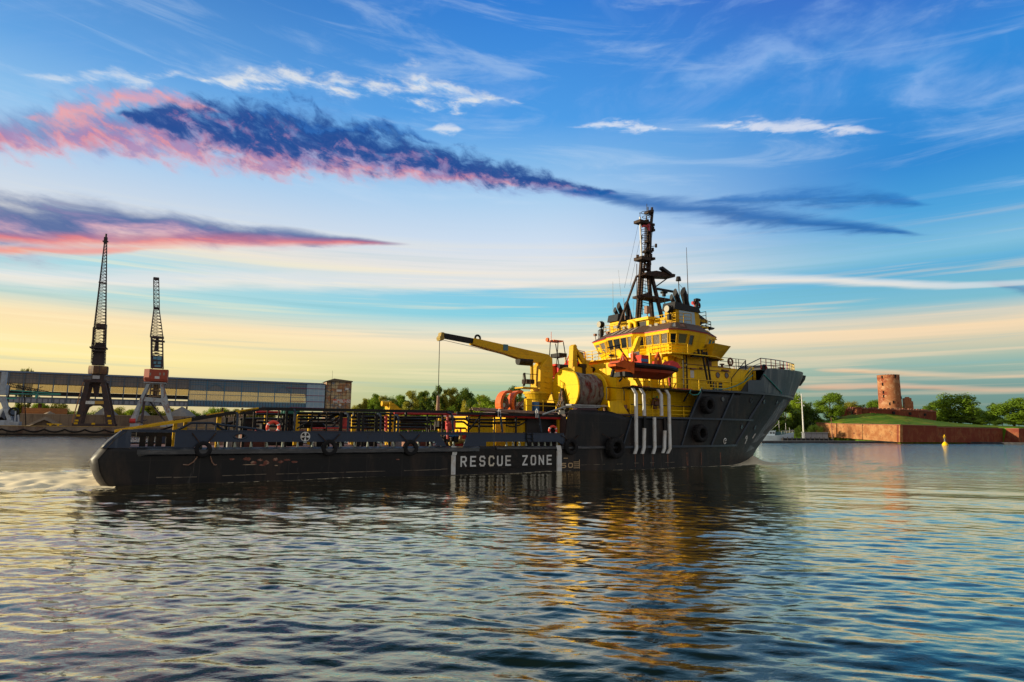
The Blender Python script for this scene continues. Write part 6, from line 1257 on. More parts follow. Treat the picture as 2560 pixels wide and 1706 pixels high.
# little trees growing on its roof are far trees behind ; transfer tower
tx0, tx1 = Q.at(812, 990, GO)[0], Q.at(877, 990, GO)[0]; zt_ = gz(845, 955)
tow = empty('transfer_tower', Q.W((tx0+tx1)/2, GO, QH), Q.rz, 'tall rusty glazed transfer tower with a low gabled roof at the end of the gallery', 'tower'); w2 = (tx1-tx0)/2
mb = MB(); mb.box(-w2+3, w2, -1, 10, 0, zt_-QH); mb.box(-w2+.6, w2-.5, -.2, 9, 0, zt_-QH-.1); mb.build('tower_wall', mat('rusty_panels', (.36, .15, .06), .75, c2=(.48, .36, .20), amt=1., scale=.35, th=(.44, .56), c3=(.16, .17, .19), th3=(.50, .6), sc3=.5, lines=[(0, 1.9, .28, (.05, .04, .04)), (2, 1.7, .25, (.05, .04, .04))]), tow)
mb = MB(); mb.prism([(-w2-.2, zt_-QH), (-w2+4, zt_-QH+1.5), (w2+.4, zt_-QH+.6), (w2+.4, zt_-QH+.1)], -1.6, 10.5); mb.build('tower_roof', mat('tin_roof', (.12, .09, .06), .6), tow)
mb = MB(); mb.box(-w2+4, w2-.2, -1.06, -1.003, zt_-QH-10.7, zt_-QH-8.9); mb.build('sign_board', mat('faded_sign', (.52, .46, .44), .7, c2=(.5, .10, .05), amt=1., scale=.9, th=(.48, .56)), tow)
for x0, z0, w_ in ((-1, 4, 2.6), (3.4, 3, 1.6), (.5, 11.3, 1.2)): mb = MB(); mb.box(x0, x0+w_, -1.08, -1.003, zt_-QH-z0-1.1, zt_-QH-z0); mb.build('window', mat('pale_window', (.55, .52, .50), .4), tow)
mb = MB(); mb.tube([(-w2+4, 4, zt_-QH+1.3), (-w2+4, 4, zt_-QH+6)], .06, 5); mb.build('lightning_rod', M_black, tow)
# back row of low sheds behind ship gaps
tt = Q.at(560, 1040, 60)[0]; e = empty('timber_trestle', Q.W(tt, 34, QH), Q.rz, 'rusty inclined trestle with pale boards beside the gallery, right of the gravel', 'trestle'); mb = MB()
zz = Q.at(560, 1024, 34)[1]-QH
for i in range(26): x0 = -9+i*1.1; z1 = zz-3.2+i*.13; mb.box(x0, x0+.55, 0, .3, z1-1.8, z1)
mb.build('boards', mat('pale_boards', (.55, .38, .24), .8), e); mb = MB(); mb.bar((-10, -.3, zz-3.1), (20, -.3, zz+.6), .5); mb.bar((-10, -.3, zz-5.2), (20, -.3, zz-1.4), .3)  # one pale tan colour for all the boards
for x in (-6, 2, 10): mb.bar((x, 0, 0), (x, 0, zz-3+x*.1), .3)
mb.build('trestle_beam', M_rust, e)
# conveyor at the left
p0, p1 = Q.at(12, 957, 14), Q.at(152, 986, 14); e = empty('green_conveyor', Q.W(p0[0], 14, QH), Q.rz, 'slender green and black lattice conveyor boom slanting down from the left edge', 'conveyor'); L_ = p1[0]-p0[0]; z0, z1 = p0[1]-QH, p1[1]-QH
mb = MB()
for dy in (0, 1.2):
    mb.bar((0, dy, z0), (L_, dy, z1), .22); mb.bar((0, dy, z0-1.2), (L_, dy, z1-.3), .28)
    for i in range(24): t = i/24; mb.bar((L_*t, dy, z0+(z1-z0)*t), (L_*(t+1/24), dy, z0-1.2+(z1-z0+.9)*t), .10)
mb.bar((4, .6, z0-1), (9, .6, z0-5), .2); mb.bar((12, .6, z0-1), (4, .6, z0-5), .2); mb.build('boom_truss', M_black, e)
mb = MB(); zA, zB = Q.at(50, 979, 14)[1]-QH, Q.at(150, 984, 14)[1]-QH; mb.bar((2, 0, zA+.4), (L_, 0, zB-.2), .35); mb.bar((2, 0, zA-.9), (L_, 0, zB-.5), .30); mb.bar((L_*.5, 0, zA-.4), (L_*.65, 0, zA-2.2), .25); mb.box(L_*.55, L_*.58, -.2, .6, zA-2.6, zA-.6); mb.box(-4, 4, 0, 1.2, zA-3, zA-2.5)
mb.build('tray', mat('conveyor_green', (.05, .30, .24), .6), e)
mb = MB(); mb.bar((1.5, .6, 0), (1.5, .6, z0-1), .4); mb.bar((8, .6, 0), (6, .6, z0-1.5), .3); mb.build('support_leg', M_black, e)

# ---- quay cranes
def lattice(mb, p, q, w0, w1, n, r=.12, dr=.06, depth=None):
    """square lattice mast from p to q, widths w0 -> w1 (across x), depth along y"""
    p, q = Vector(p), Vector(q); depth = depth or (w0, w1)
    def cr_(t):
        c = p+(q-p)*t; a = (w0+(w1-w0)*t)/2; b = (depth[0]+(depth[1]-depth[0])*t)/2
        return [c+Vector((sx_*a, sy_*b, 0)) for sx_, sy_ in ((-1, -1), (1, -1), (1, 1), (-1, 1))]
    A, B = cr_(0), cr_(1)
    for a, b in zip(A, B): mb.bar(a, b, r*2)
    for i in range(n):
        u, v = cr_(i/n), cr_((i+1)/n)
        for k_ in range(4): l_ = (k_+1) % 4; mb.bar(u[k_], v[l_], dr*2); mb.bar(v[k_], v[l_], dr*2)
def crane_frame(x, off): t, z = Q.at(x, 1060, off); return t
# dark crane
CO = 9
C = lambda x, y, t0_: (Q.at(x, y, CO)[0]-t0_, Q.at(x, y, CO)[1]-QH)
t0_ = crane_frame(236, CO); e = empty('harbour_crane', Q.W(t0_, CO, QH), Q.rz, 'dark brown portal crane with tall tapering lattice jib, left of the pair', 'harbour crane', 'harbour cranes on the quay')
M_cr1 = mat('crane_brown', (.035, .022, .024), .7, c2=(.08, .035, .025), amt=.7, scale=.4)
zb = 0; c = lambda x, y: C(x, y, t0_)
mb = MB()
for yy in (-4.5, 4.5):
    a, b, cc_, d = c(190, 1062), c(218, 958), c(229, 958), c(205, 1062); mb.prism([a, b, cc_, d], yy-.6, yy+.6)
    a, b, cc_, d = c(268, 1062), c(256, 958), c(268, 958), c(288, 1062); mb.prism([a, b, cc_, d], yy-.6, yy+.6)
    a = [c(219, 1003), c(264, 1003), c(266, 1014), c(272, 1034), c(262, 1020), c(252, 1014), c(228, 1014), c(220, 1018), c(212, 1034), c(216, 1014)]; mb.prism(a, yy-.5, yy+.5)
a, b = c(214, 951), c(270, 959); mb.box(a[0], b[0], -5.2, 5.2, b[1], a[1])
a, b = c(186, 1056), c(290, 1064); mb.box(a[0], b[0], -5.2, -4, .1, 1.3); mb.box(a[0], b[0], 4, 5.2, .1, 1.3)
mb.build('portal', M_cr1, e)
mb = MB(); a, b, cc_, d = c(231, 958), c(250, 958), c(244, 992), c(238, 992); mb.prism([a, b, cc_, d], -1.8, 1.8); mb.build('centre_pivot', M_cr1, e)
for x0, x1, m_, nm in ((219.5, 241, M_wht, 'white'), (241.5, 263, mat('sign_ochre', (.45, .25, .04), .6), 'ochre')): a, b = c(x0, 1004), c(x1, 1012); mb = MB(); mb.box(a[0], b[0], -5.25, -5.12, b[1], a[1]); mb.build('sign_board', m_, e)
for x, y in ((201, 1040), (276, 1041), (197, 1052), (278, 1053), (195, 1059), (279, 1059), (238, 1060)): a = c(x, y); mb = MB(); mb.box(a[0]-.6, a[0]+.6, -5.32, -5.21, a[1]-.35, a[1]+.35); mb.build('yellow_mark', M_yel2, e)
mb = MB(); a = c(208, 1050)
for yy in (-4.5,): mb.bar((c(186, 1058)[0], -5.8, c(186, 1058)[1]), (c(214, 958)[0], -5.8, c(214, 958)[1]), .35)
mb.build('access_stair', mat('rail_rust', (.30, .13, .05), .6), e)
a, b = c(232, 936), c(262, 952); mb = MB(); mb.box(a[0], b[0], -2.4, 2.4, b[1], a[1]); mb.build('slewing_neck', M_cr1, e)
a, b = c(234, 940), c(251, 949); mb = MB(); mb.box(a[0], b[0], -2.55, -2.41, b[1], a[1]); mb.build('notice', mat('notice_grey', (.4, .4, .42), .6), e)
a, b = c(222, 915), c(270, 937); ctr = (a[0]+b[0])/2; rr = (b[0]-a[0])/2; n = 8
ring = [(ctr+rr*1.06*math.cos(R(22.5+45*i)), rr*math.sin(R(22.5+45*i))) for i in range(8)]
mb = MB(); mb.loft([[(x*.97+ctr*.03, y*.97, b[1]) for x, y in ring], [(x, y, b[1]+.8) for x, y in ring], [(x, y, a[1]-.6) for x, y in ring], [(x*.96+ctr*.04, y*.96, a[1]) for x, y in ring]]); mb.build('machinery_house', mat('house_brown', (.12, .055, .025), .7, c2=(.30, .17, .04), amt=.6, scale=.5, lines=[(0, 2.5, .4, (.03, .02, .02))]), e)
a, b = c(238, 857), c(259, 914); mb = MB(); mb.loft([[(a[0]-.3, -1.6, b[1]), (b[0]+.2, -1.6, b[1]), (b[0]+.2, 1.6, b[1]), (a[0]-.3, 1.6, b[1])], [(a[0]+.3, -1.3, a[1]), (b[0]-.2, -1.3, a[1]), (b[0]-.2, 1.3, a[1]), (a[0]+.3, 1.3, a[1])]]); mb.build('tower_column', M_cr1, e)
mb = MB(); a = c(226, 868); b = c(268, 871)
mb.box(a[0], b[0], -2.5, 2.5, a[1]-.5, a[1]); mb.box(a[0]+.8, b[0]-.8, -2.7, 2.7, a[1]-1.8, a[1]-1.3); mb.build('crane_platform', M_cr1, e)
mb = MB(); lattice(mb, (c(231, 910)[0], 0, c(231, 910)[1]), (c(236, 820)[0], 0, c(236, 820)[1]), .6, .6, 10, .08, .05, (3, 3)); lattice(mb, (c(260, 910)[0], 0, c(260, 910)[1]), (c(263, 815)[0], 0, c(263, 815)[1]), .7, .7, 10, .10, .05, (3, 3)); mb.build('side_truss', M_cr1, e)
mb = MB(); lattice(mb, (c(247, 870)[0], 0, c(247, 870)[1]), (c(264.5, 600)[0], 0, c(264.5, 600)[1]), 4.5, .7, 34, .13, .07, (3.5, .8)); mb.build('lattice_jib', M_cr1, e)
a = c(264.5, 597); mb = MB(); mb.box(a[0]-.6, a[0]+.6, -.6, .6, a[1]-2, a[1]+.5); mb.tube([(a[0], 0, a[1]), (a[0], 0, a[1]+2)], .35, 8); mb.box(a[0]-1, a[0]+1, -.4, .4, a[1]-1.4, a[1]-1.0); mb.build('jib_head', M_cr1, e)
mb = MB(); a, b = c(242, 810), c(266, 822); mb.box(a[0], a[0]+1.6, -1.8, 1.8, b[1], a[1]); mb.box(b[0]-1.6, b[0], -1.8, 1.8, b[1], a[1]); mb.box(a[0], b[0], -1.5, 1.5, b[1]-.4, b[1]+.4); mb.build('counterweight', M_cr1, e)
mb = MB(); a, b = c(247, 707), c(267, 709); mb.box(a[0], b[0], -1, 1, b[1]-.1, b[1]+.2); mb.build('jib_walkway', M_cr1, e)
# white-legged crane
t0_ = crane_frame(380, CO); e = empty('harbour_crane', Q.W(t0_, CO, QH), Q.rz, 'white-legged portal crane with red cabin and blunt lattice jib, right of the pair', 'harbour crane', 'harbour cranes on the quay'); c = lambda x, y: C(x, y, t0_)
M_cr2 = mat('crane_white', (.33, .36, .40), .6, c2=(.20, .09, .06), amt=.8, scale=.6, stretch=(1, 1, .5), th=(.52, .62))
M_cr3 = mat('crane_dark_steel', (.05, .035, .045), .7, c2=(.12, .06, .05), amt=.6, scale=.8)
mb = MB()
for yy in (-4, 4):
    a, b, cc_, d = c(327, 1052), c(368, 962), c(376, 962), c(350, 1020); mb.prism([a, b, cc_, d, c(338, 1060), c(328, 1060)], yy-.5, yy+.5)
    mb.prism([c(402, 962), c(409, 962), c(430, 1040), c(436, 1060), c(426, 1060), c(405, 1010)], yy-.5, yy+.5); mb.prism([c(364, 994), c(412, 998), c(411, 1008), c(361, 1004)], yy-.4, yy+.4)
a, b = c(359, 957), c(416, 961); mb.box(a[0], b[0], -4.6, 4.6, b[1], a[1])
mb.build('portal', M_cr2, e)
mb = MB(); 
for p, q, w_ in (((355, 1058), (362, 985), .9), ((432, 1055), (404, 965), .8), ((376, 1005), (410, 1052), .5), ((386, 985), (432, 1050), .4), ((340, 1056), (366, 1050), .4)): a, b = c(*p), c(*q); mb.bar((a[0], -2, a[1]), (b[0], 2, b[1]), w_)
mb.build('leg_bracing', M_cr3, e)
mb = MB(); a, b = c(328, 1055), c(354, 1064); mb.box(a[0], b[0], -5, 5, .1, 1.5); a, b = c(404, 1045), c(436, 1052); mb.box(a[0], b[0], -5, 5, .1, 2.3); mb.build('bogie', M_cr2, e)
a = c(334, 1053); mb = MB(); mb.tube([(a[0]-1, -5.2, a[1]), (a[0]+1, -5.2, a[1])], .9, 12); mb.build('drive_motor', M_red, e)
mb = MB(); a, b = c(376, 962), c(402, 992); mb.box(a[0]+.5, b[0]-.5, -2, 2, (a[1]+b[1])/2-.3, (a[1]+b[1])/2+.3); mb.box(a[0]-.5, b[0]+.5, -2.4, 2.4, b[1]-.3, b[1]+.1)
for x in (378, 385, 391, 398): q = c(x, 970); mb.bar((q[0], -1.5, b[1]), (q[0], -1.5, a[1]), .35)
mb.box(c(383, 975)[0], c(395, 975)[0], -1.2, 1.2, b[1], a[1]); mb.build('slewing_gear', mat('gear_ochre', (.22, .13, .07), .7, c2=(.05, .04, .04), amt=.8, scale=1.), e)
a, b = c(362, 924), c(419, 958); mb = MB(); ctr = (a[0]+b[0])/2; rr = (b[0]-a[0])/2
ring = [(-rr, -2.2), (-rr*.55, -3.8), (rr*.95, -3.8), (rr, -3.2), (rr, 3.5), (-rr, 3.5)]; ring2 = [(x*.96, y*.92) for x, y in ring]
mb.loft([[(ctr+x, y, b[1]+.3) for x, y in ring2], [(ctr+x, y, b[1]+1.2) for x, y in ring], [(ctr+x, y, a[1]) for x, y in ring]]); cab = mb.build('red_cabin', mat('cabin_red', (.36, .055, .025), .6, c2=(.28, .05, .03), amt=.6, scale=.4), e)
for x in (377, 401, 411): q = c(x, 937); mb = MB(); mb.box(q[0]-.3, q[0]+.3, -3.88, -3.80, q[1]-.6, q[1]+.5); mb.build('window', mat('win_dull', (.30, .22, .18), .3), cab)
q = c(394, 946); mb = MB(); mb.box(q[0]-.85, q[0]+.85, -3.9, -3.80, q[1]-.5, q[1]+.5); mb.build('white_plate', M_wht, cab)
mb = MB(); a, b = c(382, 890), c(405, 922); mb.box(a[0], b[0], -1.6, 1.6, b[1], a[1]); mb.build('machinery_frame', M_cr3, e)
for x0, y0, x1, y1 in ((384, 893, 392, 900), (394, 892, 404, 902), (385, 905, 391, 911), (395, 905, 403, 912), (387, 914, 402, 919)): a, b = c(x0, y0), c(x1, y1); mb = MB(); mb.box(a[0], b[0], -1.75, -1.61, b[1], a[1]); mb.build('blue_panel', mat('panel_blue', (.10, .26, .36), .5), e)
mb = MB(); lattice(mb, (c(394, 922)[0], 0, c(394, 922)[1]), (c(393, 843)[0], 0, c(393, 843)[1]), 4.0, 3.9, 9, .2, .09, (3.2, 3.2)); a, b = c(382, 841), c(409, 852); mb.box(a[0], b[0], -1.7, 1.7, b[1]+.8, a[1]); mb.box(c(378, 853)[0], c(412, 853)[0], -1.9, 1.9, b[1]-.6, b[1]-.2); mb.box(c(388, 860)[0], c(398, 885)[0], -1, 1, c(388, 885)[1], c(388, 865)[1]-3); mb.tube([(c(393, 850)[0], 0, a[1]-6), (c(393, 850)[0], 0, a[1])], .9, 8, .5); mb.build('tower_column', M_cr3, e)
mb = MB(); lattice(mb, (c(379, 922)[0], 0, c(379, 922)[1]), (c(379, 845)[0], 0, c(379, 845)[1]), .5, .5, 16, .08, .05, (2, 2)); mb.build('side_ladder', M_cr3, e)
mb = MB(); lattice(mb, (c(392, 845)[0], 0, c(392, 845)[1]), (c(391.5, 775)[0], 0, c(391.5, 775)[1]), 4.6, 2.0, 9, .15, .08, (3, 1.8)); lattice(mb, (c(391.5, 775)[0], 0, c(391.5, 775)[1]), (c(390.5, 697)[0], 0, c(390.5, 697)[1]), 2.0, 1.85, 8, .14, .08, (1.8, 1.6)); mb.build('lattice_jib', M_cr3, e)
mb = MB(); a, b = c(384, 694), c(397.5, 701); mb.box(a[0], b[0], -.9, .9, b[1], a[1]); a, b = c(386, 764), c(397, 778); mb.box(a[0], b[0], -.6, .6, (a[1]+b[1])/2-.4, (a[1]+b[1])/2+.4); mb.build('jib_head', M_cr3, e)
# loader at the left edge
t0_ = crane_frame(14, CO); e = empty('white_loader', Q.W(t0_, CO, QH), Q.rz, 'pale grey ship loader leg with a black hose reel, cut by the left edge', 'loader'); c = lambda x, y: C(x, y, t0_)
M_ld = mat('loader_grey', (.36, .40, .46), .6, c2=(.20, .20, .22), amt=.6, scale=.5)
mb = MB(); a, b = c(6, 930), c(15, 962); mb.box(a[0], b[0], -1, 1, b[1], a[1]); a, b = c(-4, 962), c(17, 988); mb.box(a[0], b[0], -2.2, 2.2, b[1], a[1]); mb.prism([c(-2, 992), c(14, 992), c(30, 1050), c(20, 1052)], -1, 1); mb.prism([c(-14, 1003), c(-4, 992), c(2, 1000), c(-30, 1052), c(-42, 1052)], -1, 1); mb.build('loader_leg', M_ld, e)
mb = MB(); a, b = c(-45, 1051), c(50, 1063); mb.box(a[0], b[0], -2.6, 2.6, .2, a[1]-.4); mb.box(c(4, 1050)[0], c(36, 1050)[0], -2, 2, a[1]-.4, a[1]+.1); mb.build('loader_base', M_ld, e)
mb = MB(); a = c(36, 1030); mb.torus((a[0], -1, a[1]), (0, 1, 0), 1.35, .35, 24, 8, sq=1.5); mb.build('hose_reel', M_black, e, smooth=True)
mb = MB(); a, b = c(42, 1028), c(40, 1055); mb.bar((a[0], -1.6, a[1]), (b[0], -1.6, b[1]), .4); a, b = c(48, 1038), c(50, 1062); mb.bar((a[0], -1.6, a[1]), (b[0], -1.6, b[1]), .4); mb.build('reel_frame', M_ld, e)

# ---- trees
ORD = ['first', 'second', 'third', 'fourth', 'fifth', 'sixth', 'seventh', 'eighth', 'ninth', 'tenth', 'eleventh', 'twelfth', 'thirteenth', 'fourteenth', 'fifteenth', 'sixteenth', 'seventeenth', 'eighteenth']
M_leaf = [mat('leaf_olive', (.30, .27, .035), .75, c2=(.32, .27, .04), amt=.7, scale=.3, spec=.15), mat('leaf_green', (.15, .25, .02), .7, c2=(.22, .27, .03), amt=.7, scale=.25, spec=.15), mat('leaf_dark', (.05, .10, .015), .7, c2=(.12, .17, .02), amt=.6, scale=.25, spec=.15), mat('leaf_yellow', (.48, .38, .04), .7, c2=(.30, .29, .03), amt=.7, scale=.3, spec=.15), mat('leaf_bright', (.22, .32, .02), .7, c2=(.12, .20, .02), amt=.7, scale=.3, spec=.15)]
for m_ in M_leaf:
    t = NT(m_.node_tree); nt = m_.node_tree; b = nt.nodes['Principled BSDF']; src = b.inputs['Base Color'].links[0].from_socket
    tl = t.n('ShaderNodeBsdfTranslucent'); nt.links.new(t.mix(.5, src, (.40, .42, .03)), tl.inputs[0]); mx = t.n('ShaderNodeMixShader'); mx.inputs[0].default_value = .38
    nt.links.new(b.outputs[0], mx.inputs[1]); nt.links.new(tl.outputs[0], mx.inputs[2]); nt.links.new(mx.outputs[0], nt.nodes['Material Output'].inputs[0])
M_bark = mat('bark', (.07, .05, .035), .9)
def crown_mesh(seed, kind):
    """unit tree: height 1, crown from .18 up; returns crown and trunk builders"""
    rnd = random.Random(seed); mb = MB(); tr = MB(); cl = []
    lean = rnd.uniform(-.03, .03)
    if kind == 'round':
        for i in range(52):
            for _ in range(50):
                x, y, z = rnd.uniform(-1, 1), rnd.uniform(-1, 1), rnd.uniform(-1, 1); r = math.sqrt(x*x+y*y+z*z)
                if .45 < r < 1: break
            cl.append((x*.34, y*.34, .50+z*.46, rnd.uniform(.085, .15)))
    elif kind == 'ragged':
        for i in range(60):
            z = rnd.uniform(.06, .97); w_ = .27*math.sin(math.pi*min(1, (1.02-z)/.86))**.6*rnd.uniform(.3, 1.05); a = rnd.uniform(0, 6.28); cl.append((w_*math.cos(a)+lean*3*z, w_*math.sin(a), z, rnd.uniform(.06, .11)))
    elif kind == 'bush':
        for i in range(30): a = rnd.uniform(0, 6.28); w_ = .5*math.sqrt(rnd.random()); cl.append((w_*math.cos(a), w_*math.sin(a), .15+rnd.uniform(.1, .75)*(1-w_*.9), rnd.uniform(.12, .2)))
    else:
        for i in range(26): z = .12+.84*i/26; w_ = .10*math.sin(math.pi*min(1, (1.03-z)/.9))**.5; a = rnd.uniform(0, 6.28); cl.append((w_*.6*math.cos(a), w_*.6*math.sin(a), z, .07))
    for (cx, cy, cz, r) in cl:
        nl = int(150*(r/.11)**1.3)
        for _ in range(nl):
            d = Vector((rnd.gauss(0, 1), rnd.gauss(0, 1), rnd.gauss(0, 1))).normalized()*r*(rnd.random()**.35)*rnd.uniform(.8, 1.15); p = Vector((cx, cy, cz))+Vector((d.x, d.y, d.z*.8)); s_ = rnd.uniform(.010, .019)
            n_ = (d.normalized()+Vector((rnd.gauss(0, .6), rnd.gauss(0, .6), rnd.gauss(0, .6)+.25))).normalized(); a = n_.orthogonal().normalized(); b = n_.cross(a); an = rnd.uniform(0, 6.28); a, b = a*math.cos(an)+b*math.sin(an), b*math.cos(an)-a*math.sin(an)
            mb.add([p-a*s_-b*s_*.5, p+a*s_*.2-b*s_, p+a*s_+b*s_*.4, p-a*s_*.3+b*s_], [(0, 1, 2, 3)])
    tr.tube([(0, 0, -.02), (lean*.5, 0, .25), (lean, 0, .6)], .022, 7, .008)
    for (cx, cy, cz, r) in cl[::4]: z0 = min(cz*.6, .5); tr.tube([(lean*z0, 0, z0), (cx*.6, cy*.6, (z0+cz)/2+.02), (cx, cy, cz)], .008, 4, .003)
    return mb, tr
PROTO = {}
def tree(x, ytop, D, wpx=None, kind='round', leaf=1, label='', base=None, group=None, var=0, yb=None):
    P = at_depth(x, ytop, D); bz = base if base is not None else hgt(P.x, P.y); H_ = P.z-bz
    key = (kind, var % 3)
    if key not in PROTO:
        a, b = crown_mesh(hash(key[0]) % 97*0+{'round': 10, 'ragged': 20, 'bush': 30, 'poplar': 40}[kind]+key[1], kind); o1 = a.build('crown', M_leaf[1]); o2 = b.build('trunk', M_bark); PROTO[key] = (o1.data, o2.data, {}); bpy.data.objects.remove(o1); bpy.data.objects.remove(o2)
    cm, tm, byleaf = PROTO[key]
    if leaf not in byleaf: m = cm.copy(); m.materials[0] = M_leaf[leaf]; byleaf[leaf] = m
    e = empty({'round': 'broadleaf_tree', 'ragged': 'ragged_tree', 'bush': 'leafy_bush', 'poplar': 'poplar_tree'}[kind], (P.x, P.y, bz-.3), random.uniform(0, 6.28), label, 'tree' if kind != 'bush' else 'bush', group)
    w0 = {'round': .76, 'ragged': .56, 'bush': 1.2, 'poplar': .22}[kind]; sxy = H_ if wpx is None else (wpx/FPX*D*1.0)/w0
    e.scale = (sxy, sxy, H_+.3)
    for nm, me in (('crown', byleaf[leaf]), ('trunk', tm)): o = bpy.data.objects.new(nm, me); col.objects.link(o); o.parent = e
    return e
GC = 'trees on the shore behind the ship'; GR = 'trees around the brick fort'
random.seed(22)
for i, x in enumerate(range(905, 1420, 34)):
    tree(x+random.uniform(-8, 8), 994+random.uniform(-9, 8)-10*math.exp(-((x-1130)/110)**2), 345, 48, ('round', 'ragged')[i % 2], (0, 4, 1)[i % 3], '%s tree in the rear tree row, %s from the rusty tower' % (('olive', 'bright green', 'mid green')[i % 3], ORD[i]), None, 'rear row of the tree line behind the ship', i)
random.seed(21)
kn = ['olive', 'mid green', 'dark green', 'yellow', 'bright green']
def ctree(x, yt, D, w_, kind, leaf, extra, var=0): return tree(x, yt, D, w_, kind, leaf, extra, None, GC, var)
for i, (x, yt, D, w_, kind, leaf, lab) in enumerate([
    (897, 1012, 330, 30, 'ragged', 0, 'small olive tree nearest the rusty tower behind the ship'), (912, 1000, 325, 26, 'ragged', 0, 'thin olive tree second from the rusty tower'), (935, 992, 320, 36, 'round', 1, 'green tree between thin olive trees near the rusty tower'),
    (962, 992, 325, 34, 'ragged', 0, 'olive tree just left of the yellow vent hood'), (985, 998, 335, 34, 'round', 0, 'dull olive tree directly behind the yellow vent hood'), (1003, 988, 325, 40, 'ragged', 1, 'green tree just right of the yellow vent hood'),
    (1026, 980, 322, 46, 'ragged', 0, 'olive tree left of the crane hook, with a rounded top'), (1052, 980, 330, 40, 'ragged', 0, 'tall olive tree left of the crane hook'), (1066, 978, 318, 40, 'ragged', 2, 'dark tree left of the crane hook cable'), (1096, 967, 320, 34, 'ragged', 2, 'pointed dark tree in line with the crane hook cable'),
    (1075, 1008, 290, 64, 'bush', 4, 'low bright green bush left of the crane hook'), (1122, 972, 322, 42, 'ragged', 0, 'tall olive tree just right of the crane hook cable'), (1140, 973, 326, 40, 'ragged', 0, 'olive tree beside the large dark round tree'), (1170, 968, 320, 56, 'round', 2, 'large dark round tree left of the broad bright tree'),
    (1160, 992, 292, 46, 'bush', 3, 'yellowish bush right of the crane hook'), (1216, 976, 300, 74, 'round', 4, 'broad bright green tree left of the orange chutes'), (1262, 982, 322, 44, 'round', 2, 'dark round tree behind the orange chutes'), (1282, 966, 315, 44, 'ragged', 2, 'tall thin dark tree left of the cargo crane'),
    (1305, 982, 318, 40, 'round', 1, 'green tree partly behind the cargo crane base'), (1340, 996, 318, 50, 'round', 1, 'green tree behind the cargo crane column'), (1384, 1000, 318, 40, 'ragged', 0, 'small olive tree between cargo crane and towing reel'), (1393, 990, 314, 30, 'round', 4, 'bright tree just left of the towing reel'),
    (1440, 992, 318, 60, 'round', 1, 'tree hidden behind the towing reel'), (1505, 962, 314, 60, 'round', 1, 'green tree seen between towing reel and wheelhouse'), (1545, 968, 318, 50, 'round', 2, 'dark tree behind the winch tower'), (940, 1024, 295, 90, 'bush', 0, 'low olive bush seen through the pipe rack, far left'), (1010, 1022, 292, 80, 'bush', 1, 'low green bush behind the deck rail'),
    (1225, 1018, 288, 90, 'bush', 1, 'low green bush behind the pole bundle'), (1130, 1020, 288, 60, 'bush', 0, 'low olive bush behind the top rail')]): ctree(x, yt, D, w_, kind, leaf, lab, i)
for i, (x, yt, D, w_, kind, leaf, lab) in enumerate([
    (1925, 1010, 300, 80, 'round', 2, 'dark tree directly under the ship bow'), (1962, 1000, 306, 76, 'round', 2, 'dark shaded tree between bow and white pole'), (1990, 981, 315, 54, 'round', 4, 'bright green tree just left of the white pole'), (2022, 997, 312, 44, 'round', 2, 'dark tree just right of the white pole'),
    (2072, 981, 305, 74, 'round', 1, 'full round green tree standing alone left of the fort'), (2125, 1003, 330, 52, 'round', 0, 'olive tree behind the left end of the fort wall'), (2152, 1007, 335, 46, 'round', 2, 'dark tree left of the brick tower'), (2188, 999, 335, 44, 'round', 1, 'green tree directly left of the brick tower'),
    (2262, 1008, 345, 30, 'round', 1, 'small tree between brick tower and chimney'), (2310, 1009, 345, 60, 'round', 1, 'low green tree right of the chimney'), (2345, 1000, 338, 50, 'round', 2, 'dark tree at the right end of the fort wall'), (2392, 983, 325, 118, 'round', 1, 'biggest broad tree right of the fort'),
    (2445, 1012, 338, 50, 'round', 1, 'low tree right of the biggest tree'), (2481, 1006, 360, 14, 'poplar', 2, 'narrow distant poplar at the right'), (2470, 1022, 330, 60, 'bush', 1, 'low bush in the gap before the last tree'), (2528, 987, 312, 100, 'round', 1, 'broad tree at the right edge of the view'), (2590, 1000, 315, 80, 'round', 2, 'dark tree cut off by the right edge'),
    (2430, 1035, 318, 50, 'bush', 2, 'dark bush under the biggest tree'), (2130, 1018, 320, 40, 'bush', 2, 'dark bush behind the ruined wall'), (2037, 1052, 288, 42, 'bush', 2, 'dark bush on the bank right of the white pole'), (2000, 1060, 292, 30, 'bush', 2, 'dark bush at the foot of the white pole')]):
    b_ = None
    tree(x, yt, D, w_, kind, leaf, lab, b_, GR, i)
for i, (x, yt, w_) in enumerate(((48, 1004, 60), (110, 1006, 60), (150, 1004, 50), (352, 1006, 60), (378, 1010, 50), (545, 1018, 60), (600, 1018, 60), (665, 1020, 50))):
    t, z = Q.at(x, yt, 75); W_ = Q.W(t, 75, 0); tree(x, yt, W_.y, w_, 'round', (0, 4, 0, 4, 0, 4, 0, 0)[i], ['olive tree seen under the gallery beside the loader', 'bright tree seen under the gallery above the orange bin', 'olive tree under the gallery left of the dark crane', 'bright tree between the legs of the white crane', 'olive tree right of the white crane cabin', 'bright tree by the trestle', 'olive tree behind the aft rail', 'olive tree behind the lifebuoy rail'][i], 3.4, 'trees behind the quay yard', i)
for i, x in enumerate((55, 68, 78)): 
    t, z = Q.at(x, 922, 62); W_ = Q.W(t, 62, 0); tree(x, (926, 923, 924)[i], W_.y, 16, 'ragged', (1, 0, 0)[i], ('leftmost treetop', 'middle treetop', 'rightmost treetop')[i]+' showing above the gallery roof', 3.4, 'treetops above the gallery roof', i)

